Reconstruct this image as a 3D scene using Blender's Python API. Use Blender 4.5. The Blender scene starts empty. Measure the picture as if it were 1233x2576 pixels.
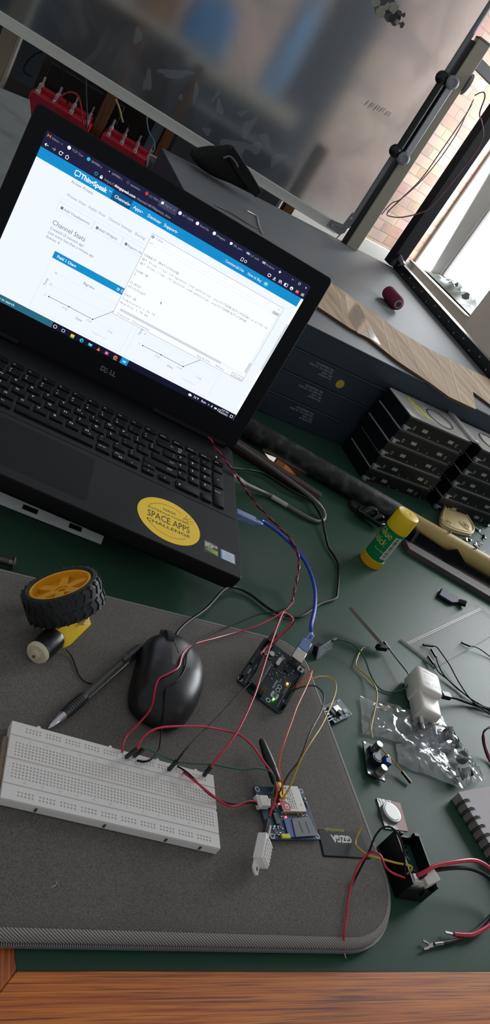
import bpy, bmesh, math, random
from mathutils import Vector, Matrix
from mathutils.geometry import delaunay_2d_cdt
random.seed(7)
SC = bpy.context.scene
COL = SC.collection
S = 0.001                                   # everything below is written in millimetres
R_ = math.radians
PI = math.pi

# ------------------------------------------------------------------ camera
CAM_C = Vector((-208.3600724, -432.5757042, 476.981052))
CAM_F = 1999.4781
CAM_R = ((0.8294084, -0.2261598, 0.5108165), (0.2807947, -0.6217128, -0.7311823), (0.4829452, 0.7498833, -0.4521493))
cd = bpy.data.cameras.new('camera'); cam = bpy.data.objects.new('camera', cd); COL.objects.link(cam)
cd.sensor_fit = 'HORIZONTAL'; cd.sensor_width = 36.0; cd.lens = 36.0 * CAM_F / 1233.0
cd.clip_start = 0.02; cd.clip_end = 100
r0, r1, r2 = CAM_R
cam.matrix_world = Matrix(((r0[0], -r1[0], -r2[0], CAM_C.x * S), (r0[1], -r1[1], -r2[1], CAM_C.y * S),
                           (r0[2], -r1[2], -r2[2], CAM_C.z * S), (0, 0, 0, 1)))
SC.camera = cam

# ------------------------------------------------------------------ world, lights, exposure
w = bpy.data.worlds.new('world'); SC.world = w; w.use_nodes = True
bg = w.node_tree.nodes['Background']; bg.inputs[0].default_value = (0.92, 0.96, 1.0, 1); bg.inputs[1].default_value = 0.33

def area_light(name, loc, target, sx, sy, power, color):
    l = bpy.data.lights.new(name, 'AREA'); l.shape = 'RECTANGLE'; l.size = sx; l.size_y = sy; l.energy = power; l.color = color
    o = bpy.data.objects.new(name, l); COL.objects.link(o); o.location = loc
    o.rotation_euler = (Vector(target) - Vector(loc)).to_track_quat('-Z', 'Y').to_euler()
    return o
# daylight through the far window, and through the next window of the same wall beside the bench
area_light('window_daylight_far', (2.66, 3.45, 0.75), (0.2, 2.7, 0.5), 0.66, 1.6, 34, (0.93, 0.97, 1.0))
area_light('window_daylight_near', (2.45, 1.20, 0.85), (0.2, 0.6, 0.1), 1.1, 1.2, 32, (0.93, 0.97, 1.0))
SC.view_settings.view_transform = 'Standard'; SC.view_settings.look = 'None'
SC.view_settings.exposure = 0.22; SC.view_settings.gamma = 1.0; SC.view_settings.use_curve_mapping = False
SC.cycles.use_denoising = True
SC.cycles.max_bounces = 10; SC.cycles.transparent_max_bounces = 12; SC.cycles.caustics_reflective = False; SC.cycles.caustics_refractive = False

# ------------------------------------------------------------------ helpers
def at(u, v, z=0.0):
    """world point (mm) at height z seen at photo position u, v (survey of the photograph)"""
    a, b = (u - 616.5) / CAM_F, (v - 1288.0) / CAM_F
    k = Vector((a * r0[0] + b * r1[0] + r2[0], a * r0[1] + b * r1[1] + r2[1], a * r0[2] + b * r1[2] + r2[2]))
    return CAM_C + k * ((z - CAM_C.z) / k.z)

def onv(u, v, A, B):
    """the same on the vertical plane through A and B"""
    a, b = (u - 616.5) / CAM_F, (v - 1288.0) / CAM_F
    k = Vector((a * r0[0] + b * r1[0] + r2[0], a * r0[1] + b * r1[1] + r2[1], a * r0[2] + b * r1[2] + r2[2]))
    n = Vector((-(B[1] - A[1]), B[0] - A[0], 0))
    return CAM_C + k * (n.dot(Vector((A[0], A[1], 0)) - Vector((CAM_C.x, CAM_C.y, 0))) / n.dot(k))

def lin(c):
    if isinstance(c, str):
        c = [int(c[i:i + 2], 16) / 255 for i in (0, 2, 4)]
    return tuple(x / 12.92 if x <= 0.04045 else ((x + 0.055) / 1.055) ** 2.4 for x in c) + (1.0,)

MATS = {}
def mat(name, col, rough=0.5, metal=0.0, vary=0.0, scale=40.0, bump=0.0, bscale=None, spec=None, trans=0.0, ior=1.45,
        emit=None, estr=1.0, coat=0.0, dust=None, dscale=12.0, damt=0.5, alpha=1.0):
    if name in MATS: return MATS[name]
    m = bpy.data.materials.new(name); m.use_nodes = True; nt = m.node_tree; b = nt.nodes['Principled BSDF']
    c = lin(col); b.inputs['Base Color'].default_value = c
    b.inputs['Roughness'].default_value = rough; b.inputs['Metallic'].default_value = metal
    b.inputs['IOR'].default_value = ior; b.inputs['Transmission Weight'].default_value = trans
    b.inputs['Alpha'].default_value = alpha
    if coat: b.inputs['Coat Weight'].default_value = coat
    if spec is not None: b.inputs['Specular IOR Level'].default_value = spec
    if emit: b.inputs['Emission Color'].default_value = lin(emit); b.inputs['Emission Strength'].default_value = estr
    if vary or bump or dust:
        tc = nt.nodes.new('ShaderNodeTexCoord'); nz = nt.nodes.new('ShaderNodeTexNoise')
        nz.inputs['Scale'].default_value = scale; nz.inputs['Detail'].default_value = 5
        nt.links.new(tc.outputs['Object'], nz.inputs['Vector'])
        src = None
        if vary:
            mx = nt.nodes.new('ShaderNodeMix'); mx.data_type = 'RGBA'
            mx.inputs[6].default_value = tuple(x * (1 - vary) for x in c[:3]) + (1,)
            mx.inputs[7].default_value = tuple(min(1, x * (1 + vary)) for x in c[:3]) + (1,)
            nt.links.new(nz.outputs['Fac'], mx.inputs[0]); nt.links.new(mx.outputs[2], b.inputs['Base Color']); src = mx.outputs[2]
        if dust:
            dz = nt.nodes.new('ShaderNodeTexNoise'); dz.inputs['Scale'].default_value = dscale; dz.inputs['Detail'].default_value = 8
            nt.links.new(tc.outputs['Object'], dz.inputs['Vector'])
            rp = nt.nodes.new('ShaderNodeMapRange'); rp.inputs[1].default_value = 0.48; rp.inputs[2].default_value = 0.75
            rp.inputs[4].default_value = damt
            nt.links.new(dz.outputs['Fac'], rp.inputs[0])
            mx2 = nt.nodes.new('ShaderNodeMix'); mx2.data_type = 'RGBA'; mx2.inputs[6].default_value = c; mx2.inputs[7].default_value = lin(dust)
            if src: nt.links.new(src, mx2.inputs[6])
            nt.links.new(rp.outputs[0], mx2.inputs[0]); nt.links.new(mx2.outputs[2], b.inputs['Base Color'])
        if bump:
            bz = nt.nodes.new('ShaderNodeTexNoise'); bz.inputs['Scale'].default_value = bscale or scale * 3; bz.inputs['Detail'].default_value = 3
            nt.links.new(tc.outputs['Object'], bz.inputs['Vector'])
            bn = nt.nodes.new('ShaderNodeBump'); bn.inputs['Strength'].default_value = bump; bn.inputs['Distance'].default_value = 0.0006
            nt.links.new(bz.outputs['Fac'], bn.inputs['Height']); nt.links.new(bn.outputs['Normal'], b.inputs['Normal'])
    MATS[name] = m
    return m

def frame_z(d):
    d = Vector(d).normalized(); a = Vector((0, 0, 1)) if abs(d.z) < 0.9 else Vector((1, 0, 0))
    x = a.cross(d).normalized(); return x, d.cross(x), d

class MB:
    """collects geometry in mm, links it as ONE mesh object"""
    def __init__(s): s.v = []; s.f = []; s.mi = []; s.M = Matrix.Identity(4)
    def add(s, vs, fs, mi=0):
        o = len(s.v); s.v += [tuple(s.M @ Vector(p)) for p in vs]
        s.f += [tuple(i + o for i in f) for f in fs]; s.mi += [mi] * len(fs); return s
    def box(s, x0, y0, z0, x1, y1, z1, mi=0):
        return s.add([(x, y, z) for z in (z0, z1) for y in (y0, y1) for x in (x0, x1)],
                     [(0, 2, 3, 1), (4, 5, 7, 6), (0, 1, 5, 4), (2, 6, 7, 3), (0, 4, 6, 2), (1, 3, 7, 5)], mi)
    def cbox(s, cx, cy, cz, sx, sy, sz, mi=0): return s.box(cx - sx / 2, cy - sy / 2, cz - sz / 2, cx + sx / 2, cy + sy / 2, cz + sz / 2, mi)
    def bar(s, p, q, wd, ht, mi=0, up=(0, 0, 1)):
        p, q = Vector(p), Vector(q); d = (q - p).normalized(); u = Vector(up)
        if abs(d.dot(u)) > 0.95: u = Vector((0, 1, 0))
        x = d.cross(u).normalized(); y = x.cross(d).normalized()
        vs = [c + x * (a * wd / 2) + y * (b * ht / 2) for c in (p, q) for b in (-1, 1) for a in (-1, 1)]
        return s.add(vs, [(0, 2, 3, 1), (4, 5, 7, 6), (0, 1, 5, 4), (2, 6, 7, 3), (0, 4, 6, 2), (1, 3, 7, 5)], mi)
    def prism(s, poly, z0, z1, mi=0, mside=None):
        n = len(poly)
        s.add([(p[0], p[1], z0) for p in poly] + [(p[0], p[1], z1) for p in poly], [tuple(range(n - 1, -1, -1)), tuple(range(n, 2 * n))], mi)
        o = len(s.v) - 2 * n
        for i in range(n):
            j = (i + 1) % n; s.f.append((o + i, o + j, o + n + j, o + n + i)); s.mi.append(mi if mside is None else mside)
        return s
    def cyl(s, p, q, ra, rb=None, n=16, mi=0, caps=True):
        rb = ra if rb is None else rb
        p, q = Vector(p), Vector(q); x, y, d = frame_z(q - p)
        vs = [c + (x * math.cos(2 * PI * i / n) + y * math.sin(2 * PI * i / n)) * r for c, r in ((p, ra), (q, rb)) for i in range(n)]
        fs = [(i, (i + 1) % n, n + (i + 1) % n, n + i) for i in range(n)]
        if caps: fs += [tuple(range(n - 1, -1, -1)), tuple(range(n, 2 * n))]
        return s.add(vs, fs, mi)
    def lathe(s, prof, p=(0, 0, 0), d=(0, 0, 1), n=32, mi=0, closed=False):
        x, y, d = frame_z(d); p = Vector(p); vs = []
        for r, h in prof:
            vs += [p + d * h + (x * math.cos(2 * PI * i / n) + y * math.sin(2 * PI * i / n)) * max(r, 1e-3) for i in range(n)]
        fs = []; m = len(prof)
        for k in range(m if closed else m - 1):
            a, b = k * n, ((k + 1) % m) * n
            fs += [(a + i, a + (i + 1) % n, b + (i + 1) % n, b + i) for i in range(n)]
        if not closed: fs += [tuple(range(n - 1, -1, -1)), tuple(range((m - 1) * n, m * n))]
        return s.add(vs, fs, mi)
    def tube(s, pts, r, n=8, mi=0, flat=None):
        pts = [Vector(p) for p in pts]; k = len(pts); vs = []
        nrm = None
        for i, p in enumerate(pts):
            t = (pts[min(i + 1, k - 1)] - pts[max(i - 1, 0)]).normalized()
            if nrm is None: nrm = frame_z(t)[0]
            nrm = (nrm - t * nrm.dot(t)).normalized(); bi = t.cross(nrm)
            if flat: nrm2 = Vector((0, 0, 1)); nrm2 = (nrm2 - t * nrm2.dot(t)).normalized(); b2 = t.cross(nrm2)
            rr = r(i / (k - 1)) if callable(r) else r
            for j in range(n):
                a = 2 * PI * j / n
                vs.append(p + (nrm2 * math.sin(a) * rr + b2 * math.cos(a) * rr * flat if flat else (nrm * math.cos(a) + bi * math.sin(a)) * rr))
        fs = [(i * n + j, i * n + (j + 1) % n, (i + 1) * n + (j + 1) % n, (i + 1) * n + j) for i in range(k - 1) for j in range(n)]
        fs += [tuple(range(n - 1, -1, -1)), tuple(range((k - 1) * n, k * n))]
        return s.add(vs, fs, mi)
    def sphere(s, c, r, n=12, mi=0, sx=1, sy=1, sz=1):
        c = Vector(c); m = n // 2; vs = [c + Vector((0, 0, -r * sz))]
        for i in range(1, m):
            t = PI * i / m - PI / 2
            vs += [c + Vector((r * sx * math.cos(t) * math.cos(2 * PI * j / n), r * sy * math.cos(t) * math.sin(2 * PI * j / n), r * sz * math.sin(t))) for j in range(n)]
        vs.append(c + Vector((0, 0, r * sz))); top = len(vs) - 1
        fs = [(0, 1 + (j + 1) % n, 1 + j) for j in range(n)]
        for i in range(m - 2):
            a = 1 + i * n; fs += [(a + j, a + (j + 1) % n, a + n + (j + 1) % n, a + n + j) for j in range(n)]
        a = 1 + (m - 2) * n; fs += [(a + j, a + (j + 1) % n, top) for j in range(n)]
        return s.add(vs, fs, mi)
    def loft(s, rings, mi=0, caps=True):
        n = len(rings[0]); vs = [p for r in rings for p in r]
        fs = [(k * n + i, k * n + (i + 1) % n, (k + 1) * n + (i + 1) % n, (k + 1) * n + i) for k in range(len(rings) - 1) for i in range(n)]
        if caps: fs += [tuple(range(n - 1, -1, -1)), tuple(range((len(rings) - 1) * n, len(rings) * n))]
        return s.add(vs, fs, mi)
    def build(s, name, mats, parent=None, bevel=0, seg=2, angle=38, loc=None, flat=False, subsurf=0):
        me = bpy.data.meshes.new(name)
        L = Vector(loc) if loc is not None else Vector((0, 0, 0))
        me.from_pydata([((Vector(p) - L) * S) for p in s.v], [], s.f)
        for m in (mats if isinstance(mats, (list, tuple)) else [mats]): me.materials.append(m)
        me.polygons.foreach_set('material_index', s.mi)
        bm = bmesh.new(); bm.from_mesh(me)
        bmesh.ops.recalc_face_normals(bm, faces=bm.faces)
        if not flat:
            for f in bm.faces: f.smooth = True
            for e in bm.edges: e.smooth = not (len(e.link_faces) == 2 and e.calc_face_angle(0) > R_(angle))
        bm.to_mesh(me); bm.free(); me.update()
        o = bpy.data.objects.new(name, me); COL.objects.link(o)
        if parent is not None: o.parent = parent
        if loc is not None: o.location = L * S
        if bevel:
            b = o.modifiers.new('bevel', 'BEVEL'); b.width = bevel * S; b.segments = seg; b.limit_method = 'ANGLE'; b.angle_limit = R_(40); b.harden_normals = False
        if subsurf:
            q = o.modifiers.new('sub', 'SUBSURF'); q.levels = subsurf; q.render_levels = subsurf
        return o

def tag(o, label, cat, group=None):
    o['label'] = label; o['category'] = cat
    if group: o['group'] = group
    return o
def thing(name, label, cat, loc=(0, 0, 0), rz=0.0, group=None):
    o = bpy.data.objects.new(name, None); COL.objects.link(o); o.empty_display_size = 0.02
    o.location = Vector(loc) * S; o.rotation_euler = (0, 0, rz)
    return tag(o, label, cat, group)
def struct(o): o['kind'] = 'structure'; return o
def dup(root, loc, rz, label, group=None):
    r = root.copy(); COL.objects.link(r); r.location = Vector(loc) * S; r.rotation_euler = (0, 0, rz)
    r['label'] = label
    if group: r['group'] = group
    for ch in list(root.children):
        c = ch.copy(); COL.objects.link(c); c.parent = r
        for g in ch.children:
            d = g.copy(); COL.objects.link(d); d.parent = c
    return r

def spline(pts, n=8):
    P = [Vector(p) for p in pts]; out = []
    for i in range(len(P) - 1):
        p0, p1, p2, p3 = P[max(i - 1, 0)], P[i], P[i + 1], P[min(i + 2, len(P) - 1)]
        for k in range(n):
            t = k / n
            out.append(0.5 * (2 * p1 + (p2 - p0) * t + (2 * p0 - 5 * p1 + 4 * p2 - p3) * t * t + (3 * p1 - p0 - 3 * p2 + p3) * t ** 3))
    out.append(P[-1]); return out
def path(px, n=8): return spline([at(*p) for p in px], n)

_TX = {}
def glyphs(t, bold=0.0):
    """outline of a line of lettering, size 1, as verts and faces"""
    if (t, bold) in _TX: return _TX[(t, bold)]
    cu = bpy.data.curves.new('t', 'FONT'); cu.body = t; cu.resolution_u = 2; cu.offset = bold
    ob = bpy.data.objects.new('t', cu); COL.objects.link(ob)
    dg = bpy.context.evaluated_depsgraph_get(); me = bpy.data.meshes.new_from_object(ob.evaluated_get(dg))
    r = ([(v.co.x, v.co.y) for v in me.vertices], [tuple(p.vertices) for p in me.polygons])
    bpy.data.objects.remove(ob); bpy.data.curves.remove(cu); bpy.data.meshes.remove(me)
    _TX[(t, bold)] = r; return r

class Print(MB):
    """flat print, labels and screen images: shapes on a plane (o, ex, ey), layer by layer"""
    def __init__(s, o, ex, ey, step=0.03):
        super().__init__(); s.o = Vector(o); s.ex = Vector(ex).normalized(); s.ey = Vector(ey).normalized(); s.n = s.ex.cross(s.ey); s.step = step
    def pt(s, x, y, l): return s.o + s.ex * x + s.ey * y + s.n * (s.step * l)
    def poly(s, ps, mi, l=1): return s.add([s.pt(x, y, l) for x, y in ps], [tuple(range(len(ps)))], mi)
    def rect(s, x0, y0, x1, y1, mi, l=1): return s.poly([(x0, y0), (x1, y0), (x1, y1), (x0, y1)], mi, l)
    def line(s, a, b, wd, mi, l=1):
        a, b = Vector(a), Vector(b); d = (b - a).normalized(); q = Vector((-d.y, d.x)) * wd / 2
        return s.poly([a - q, b - q, b + q, a + q], mi, l)
    def frame(s, x0, y0, x1, y1, wd, mi, l=1):
        for a, b in (((x0, y0), (x1, y0)), ((x1, y0), (x1, y1)), ((x1, y1), (x0, y1)), ((x0, y1), (x0, y0))): s.line(a, b, wd, mi, l)
        return s
    def disc(s, x, y, r, mi, l=1, n=24, ry=None):
        ry = ry or r; return s.poly([(x + r * math.cos(2 * PI * i / n), y + ry * math.sin(2 * PI * i / n)) for i in range(n)], mi, l)
    def ring(s, x, y, r, wd, mi, l=1, a0=0, a1=360, n=32):
        ps = []
        for i in range(n):
            a, b = R_(a0 + (a1 - a0) * i / n), R_(a0 + (a1 - a0) * (i + 1) / n)
            s.poly([(x + q * math.cos(t), y + q * math.sin(t)) for q, t in ((r - wd / 2, a), (r + wd / 2, a), (r + wd / 2, b), (r - wd / 2, b))], mi, l)
        return s
    def text(s, t, x, y, size, mi, l=2, bold=0.0, sx=1.0, align='l', flip=False, fit=0):
        vs, fs = glyphs(t, bold)
        if not vs: return s
        wid = max(v[0] for v in vs)
        if fit: sx = fit / (wid * size)
        ox = {'l': 0, 'c': -wid / 2, 'r': -wid}[align]
        k = -1 if flip else 1
        return s.add([s.pt(x + k * (vx + ox) * size * sx, y + k * vy * size, l) for vx, vy in vs], fs, mi)

def wire(name, px, r, m, label, cat='wire', group=None, n=8, k=8, pts=None):
    P = pts or path(px, n); b = MB().tube(P, r, k)
    o = b.build(name, m, loc=P[0]); return tag(o, label, cat, group)
# ================================================================== the setting
M_white = mat('white_paint', 'd8d6d2', 0.6, vary=0.05, scale=3)
M_gwall = mat('grey_wall', 'b9b6b2', 0.8, vary=0.08, scale=4)
M_floor = mat('floor_tile', 'd8d2c6', 0.35, vary=0.06, scale=5)
def brick_mat():
    m = bpy.data.materials.new('brick'); m.use_nodes = True; nt = m.node_tree; b = nt.nodes['Principled BSDF']
    tc = nt.nodes.new('ShaderNodeTexCoord'); sp = nt.nodes.new('ShaderNodeSeparateXYZ'); cb = nt.nodes.new('ShaderNodeCombineXYZ')
    nt.links.new(tc.outputs['Object'], sp.inputs[0]); nt.links.new(sp.outputs[0], cb.inputs[0]); nt.links.new(sp.outputs[2], cb.inputs[1])
    br = nt.nodes.new('ShaderNodeTexBrick'); br.inputs['Scale'].default_value = 1.0
    br.inputs['Brick Width'].default_value = 0.15; br.inputs['Row Height'].default_value = 0.055; br.inputs['Mortar Size'].default_value = 0.0035
    br.inputs['Mortar Smooth'].default_value = 0.4; br.inputs['Bias'].default_value = -0.2
    br.inputs['Color1'].default_value = lin('b98a72'); br.inputs['Color2'].default_value = lin('cfae96'); br.inputs['Mortar'].default_value = lin('b39a86')
    nt.links.new(cb.outputs[0], br.inputs['Vector'])
    nz = nt.nodes.new('ShaderNodeTexNoise'); nz.inputs['Scale'].default_value = 9; nz.inputs['Detail'].default_value = 6
    nt.links.new(tc.outputs['Object'], nz.inputs['Vector'])
    mx = nt.nodes.new('ShaderNodeMix'); mx.data_type = 'RGBA'; mx.blend_type = 'OVERLAY'; mx.inputs[0].default_value = 0.5
    nt.links.new(br.outputs['Color'], mx.inputs[6]); nt.links.new(nz.outputs['Color'], mx.inputs[7])
    hs = nt.nodes.new('ShaderNodeHueSaturation'); hs.inputs['Saturation'].default_value = 0.72
    nt.links.new(mx.outputs[2], hs.inputs['Color']); nt.links.new(hs.outputs[0], b.inputs['Base Color'])
    bp = nt.nodes.new('ShaderNodeBump'); bp.inputs['Strength'].default_value = 0.8; bp.inputs['Distance'].default_value = 0.008
    iv = nt.nodes.new('ShaderNodeMath'); iv.operation = 'SUBTRACT'; iv.inputs[0].default_value = 1.0
    nt.links.new(br.outputs['Fac'], iv.inputs[1]); nt.links.new(iv.outputs[0], bp.inputs['Height']); nt.links.new(bp.outputs[0], b.inputs['Normal'])
    b.inputs['Roughness'].default_value = 0.9
    return m
FZ = -760
struct(MB().box(-2600, -1600, FZ - 40, 2500, 4200, FZ).build('floor', M_floor))
XR = 2500
# right wall with two window openings (y from, y to, z from, z to)
ops = [(600, 1900, 150, 1500), (3074, 3826, -64, 1700)]
b = MB(); ys = -1200
for (ya, yb, za, zb) in ops:
    b.box(XR, ys, FZ, XR + 230, ya, 2300); b.box(XR, ya, FZ, XR + 230, yb, za); b.box(XR, ya, zb, XR + 230, yb, 2300); ys = yb
b.box(XR, ys, FZ, XR + 230, 4080, 2300)
struct(b.build('wall_right', M_gwall))
# brick back wall, turned a little
bw = MB().box(-4600, 0, FZ, 0, 230, 2300).build('wall_back', brick_mat()); bw.location = (2.5, 3.83, 0); bw.rotation_euler = (0, 0, R_(14)); struct(bw)
bb = MB().box(-4600, -12, FZ, 0, -1, -70).build('baseboard_back', M_white, bevel=3); bb.location = (2.5, 3.83, 0); bb.rotation_euler = (0, 0, R_(14)); struct(bb)
# white plastered strip between the brick and the window
struct(MB().box(XR + 2, 3808, -62, XR + 190, 3825, 1698).build('trim_1', M_white, bevel=2))
M_glass = mat('window_glass', 'ffffff', 0.02, trans=1.0, ior=1.02, spec=0.2)
for i, (ya, yb, za, zb) in enumerate(ops):
    wd = bpy.data.objects.new('window_%d' % (i + 1), None); COL.objects.link(wd); wd.location = (XR * S, (ya + yb) / 2 * S, za * S); struct(wd)
    hw = (yb - ya) / 2; h = zb - za
    f = MB()
    for (a, c) in ((-hw, -hw + 26), (hw - 26, hw)): f.box(190, a, 0, 228, c, h)
    f.box(190, -hw, 0, 228, hw, 26); f.box(190, -hw, h - 26, 228, hw, h)
    if hw > 400: f.box(190, -25, 0, 228, 25, h)
    f.build('window_frame', M_white, wd, bevel=4)
    MB().box(206, -hw + 24, 24, 210, hw - 24, h - 24).build('window_pane', M_glass, wd)
    MB().box(-30, -hw + 1, 0.5, 188, hw - 1, 5).build('window_sill', M_white, wd, bevel=4)
# glowing backdrop added as the overcast sky outdoors, behind both windows
sky = mat('overcast_sky', 'f4f7ff', 1.0, emit='f6f9ff', estr=2.6)
o = MB().box(4600, -2500, -1500, 4640, 7000, 4200).build('sky_backdrop', sky); struct(o)

# ------------------------------------------------------------------ workbench
M_green = mat('green_laminate', '2a4638', 0.40, vary=0.10, scale=60, bump=0.05, bscale=900, spec=0.16)
M_core = mat('board_core', '5a3d28', 0.8, vary=0.25, scale=90)
def wood_mat(name, c1, c2, along='x', sc=1.0, rough=0.42):
    m = bpy.data.materials.new(name); m.use_nodes = True; nt = m.node_tree; b = nt.nodes['Principled BSDF']
    tc = nt.nodes.new('ShaderNodeTexCoord'); mp = nt.nodes.new('ShaderNodeMapping')
    q = {'x': (3.2, 190, 190), 'y': (190, 3.2, 190), 'z': (190, 190, 3.2)}[along]
    mp.inputs['Scale'].default_value = tuple(k * sc for k in q)
    nt.links.new(tc.outputs['Object'], mp.inputs[0])
    n1 = nt.nodes.new('ShaderNodeTexNoise'); n1.inputs['Scale'].default_value = 2.2; n1.inputs['Detail'].default_value = 8; n1.inputs['Roughness'].default_value = 0.65
    n1.inputs['Distortion'].default_value = 0.25
    nt.links.new(mp.outputs[0], n1.inputs['Vector'])
    n2 = nt.nodes.new('ShaderNodeTexNoise'); n2.inputs['Scale'].default_value = 4.5; n2.inputs['Detail'].default_value = 4
    nt.links.new(mp.outputs[0], n2.inputs['Vector'])
    rp = nt.nodes.new('ShaderNodeValToRGB'); e = rp.color_ramp.elements
    e[0].position = 0.36; e[0].color = lin(c1); e[1].position = 0.62; e[1].color = lin(c2)
    nt.links.new(n1.outputs['Fac'], rp.inputs[0])
    mr = nt.nodes.new('ShaderNodeMapRange'); mr.inputs[1].default_value = 0.53; mr.inputs[2].default_value = 0.66; mr.inputs[4].default_value = 0.7
    nt.links.new(n2.outputs['Fac'], mr.inputs[0])
    mx = nt.nodes.new('ShaderNodeMix'); mx.data_type = 'RGBA'; mx.inputs[7].default_value = lin('3a160a')
    nt.links.new(mr.outputs[0], mx.inputs[0]); nt.links.new(rp.outputs[0], mx.inputs[6]); nt.links.new(mx.outputs[2], b.inputs['Base Color'])
    b.inputs['Roughness'].default_value = rough
    bp = nt.nodes.new('ShaderNodeBump'); bp.inputs['Strength'].default_value = 0.15; bp.inputs['Distance'].default_value = 0.0005
    nt.links.new(n2.outputs['Fac'], bp.inputs['Height']); nt.links.new(bp.outputs[0], b.inputs['Normal'])
    MATS[name] = m; return m
M_woodx = wood_mat('bench_wood', '9a4212', 'd27c2e', 'x')
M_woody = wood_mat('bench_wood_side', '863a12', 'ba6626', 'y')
bench = thing('workbench', 'green topped workbench with wooden edging and a round cable hole', 'workbench', (400, 700, FZ))
EY = -219.5
def plate_with_hole(outer, hole, z0, z1):
    """slab with a hole: top and bottom as triangulated faces, side walls"""
    pts = [Vector(p) for p in outer + hole]; n = len(outer); k = len(hole)
    ed = [(i, (i + 1) % n) for i in range(n)] + [(n + i, n + (i + 1) % k) for i in range(k)]
    co, _, fs, *_ = delaunay_2d_cdt(pts, ed, [], 1, 1e-4)
    hc = sum((Vector(p) for p in hole), Vector((0, 0))) / k; hr = (Vector(hole[0]) - hc).length
    fs = [f for f in fs if ((sum((co[i] for i in f), Vector((0, 0))) / len(f)) - hc).length > hr * 0.97]
    b = MB()
    for z in (z0, z1): b.add([(p.x, p.y, z) for p in co], fs, 0)
    for lst, mi in ((outer, 0), (hole, 1)):
        m = len(lst)
        b.add([(p[0], p[1], z) for z in (z0, z1) for p in lst], [(i, (i + 1) % m, m + (i + 1) % m, m + i) for i in range(m)], mi)
    return b
hole = [(431 + 44 * math.cos(2 * PI * i / 48), 556 + 44 * math.sin(2 * PI * i / 48)) for i in range(48)]
OX, OY, OZ = 400, 700, FZ
def rel(b):                                       # bench parts are written in room coordinates
    b.v = [(x - OX, y - OY, z - OZ) for x, y, z in b.v]; return b
rel(plate_with_hole([(-18.5, EY), (1150, EY), (1150, 1640), (-50, 1640), (-50, 200)], hole, -26, 0)).build('bench_top', [M_green, M_core], bench)
rel(MB().prism([(-18.5, EY), (-66, -275), (1200, -275), (1200, EY)], -45, 0.6)).build('front_edging', M_woodx, bench, bevel=1.0)
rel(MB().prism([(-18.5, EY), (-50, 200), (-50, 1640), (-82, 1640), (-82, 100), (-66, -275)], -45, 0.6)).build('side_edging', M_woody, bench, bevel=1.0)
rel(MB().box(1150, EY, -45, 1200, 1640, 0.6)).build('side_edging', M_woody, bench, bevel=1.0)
for x, y in ((0, -200), (1120, -200), (-20, 1580), (1120, 1580)):
    rel(MB().cbox(x, y, (FZ - 26) / 2, 55, 55, -FZ - 26)).build('leg', M_woodx, bench, bevel=2)
# a second bench stands behind, under the things at the back
M_dk = mat('dark_bench', '241f1c', 0.6, vary=0.2)
rb = thing('rear_bench', 'dark low bench behind the server cases carrying the red terminal boxes', 'workbench', (350, 2120, FZ))
MB().box(-900, -420, 735, 900, 180, 760).build('bench_top', M_dk, rb, bevel=2)
for x in (-860, 860):
    for y in (-380, 140): MB().cbox(x, y, 367, 50, 50, 734).build('leg', M_dk, rb)
# ------------------------------------------------------------------ steel cabinet at the left
M_steel_smudge = mat('smudged_steel', '8d9798', 0.38, metal=0.55, dust='5d6a70', dscale=14, damt=0.8, vary=0.15, scale=20)
cb = thing('steel_cabinet', 'smudged grey steel cabinet top behind the left end of the laptop lid', 'cabinet', (-450, 930, FZ))
MB().prism([(-330, -320), (355, -320), (355, 200), (-330, -40)], 0, 905).build('cabinet_body', M_steel_smudge, cb, bevel=2)
MB().prism([(-350, -340), (405, -340), (405, 277), (349, 241), (-350, -130)], 905, 932).build('cabinet_top', M_steel_smudge, cb, bevel=2)
# ================================================================== laptop
M_lap = mat('laptop_matte_black', '121214', 0.6, spec=.22, vary=0.12, scale=300, bump=0.03, bscale=2500)
M_lid = mat('laptop_bezel', '090a10', 0.5, spec=.22)
M_key = mat('key_black', '070709', 0.6, spec=.12)
M_leg = mat('key_print', 'e8e8e8', 0.6)
M_pad = mat('touchpad_black', '101012', 0.62, spec=.15)
LA = R_(-11.7819)
lap = thing('laptop', 'open black laptop with a yellow round sticker on its palm rest', 'laptop', (263.239, 410.316, 27), LA)
BT = 25.0                                            # deck height above the laptop's underside
def rrect(x0, y0, x1, y1, r, n=5):
    out = []
    for cx, cy, a in ((x1 - r, y1 - r, 0), (x0 + r, y1 - r, 90), (x0 + r, y0 + r, 180), (x1 - r, y0 + r, 270)):
        out += [(cx + r * math.cos(R_(a + 90 * i / n)), cy + r * math.sin(R_(a + 90 * i / n))) for i in range(n + 1)]
    return out
W_, D_ = 384.9, 274.0
def outline(k): return rrect(-W_ + k, -D_ + k, -k, 4 - k, 6)
b = MB()
b.loft([[(x, y, z) for x, y in outline(k)] for z, k in ((0, 14), (2.5, 6), (9, 1.2), (20, 0), (24, 0.2), (25, 1.1))])
base = b.build('base', M_lap, lap, angle=30)
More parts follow.
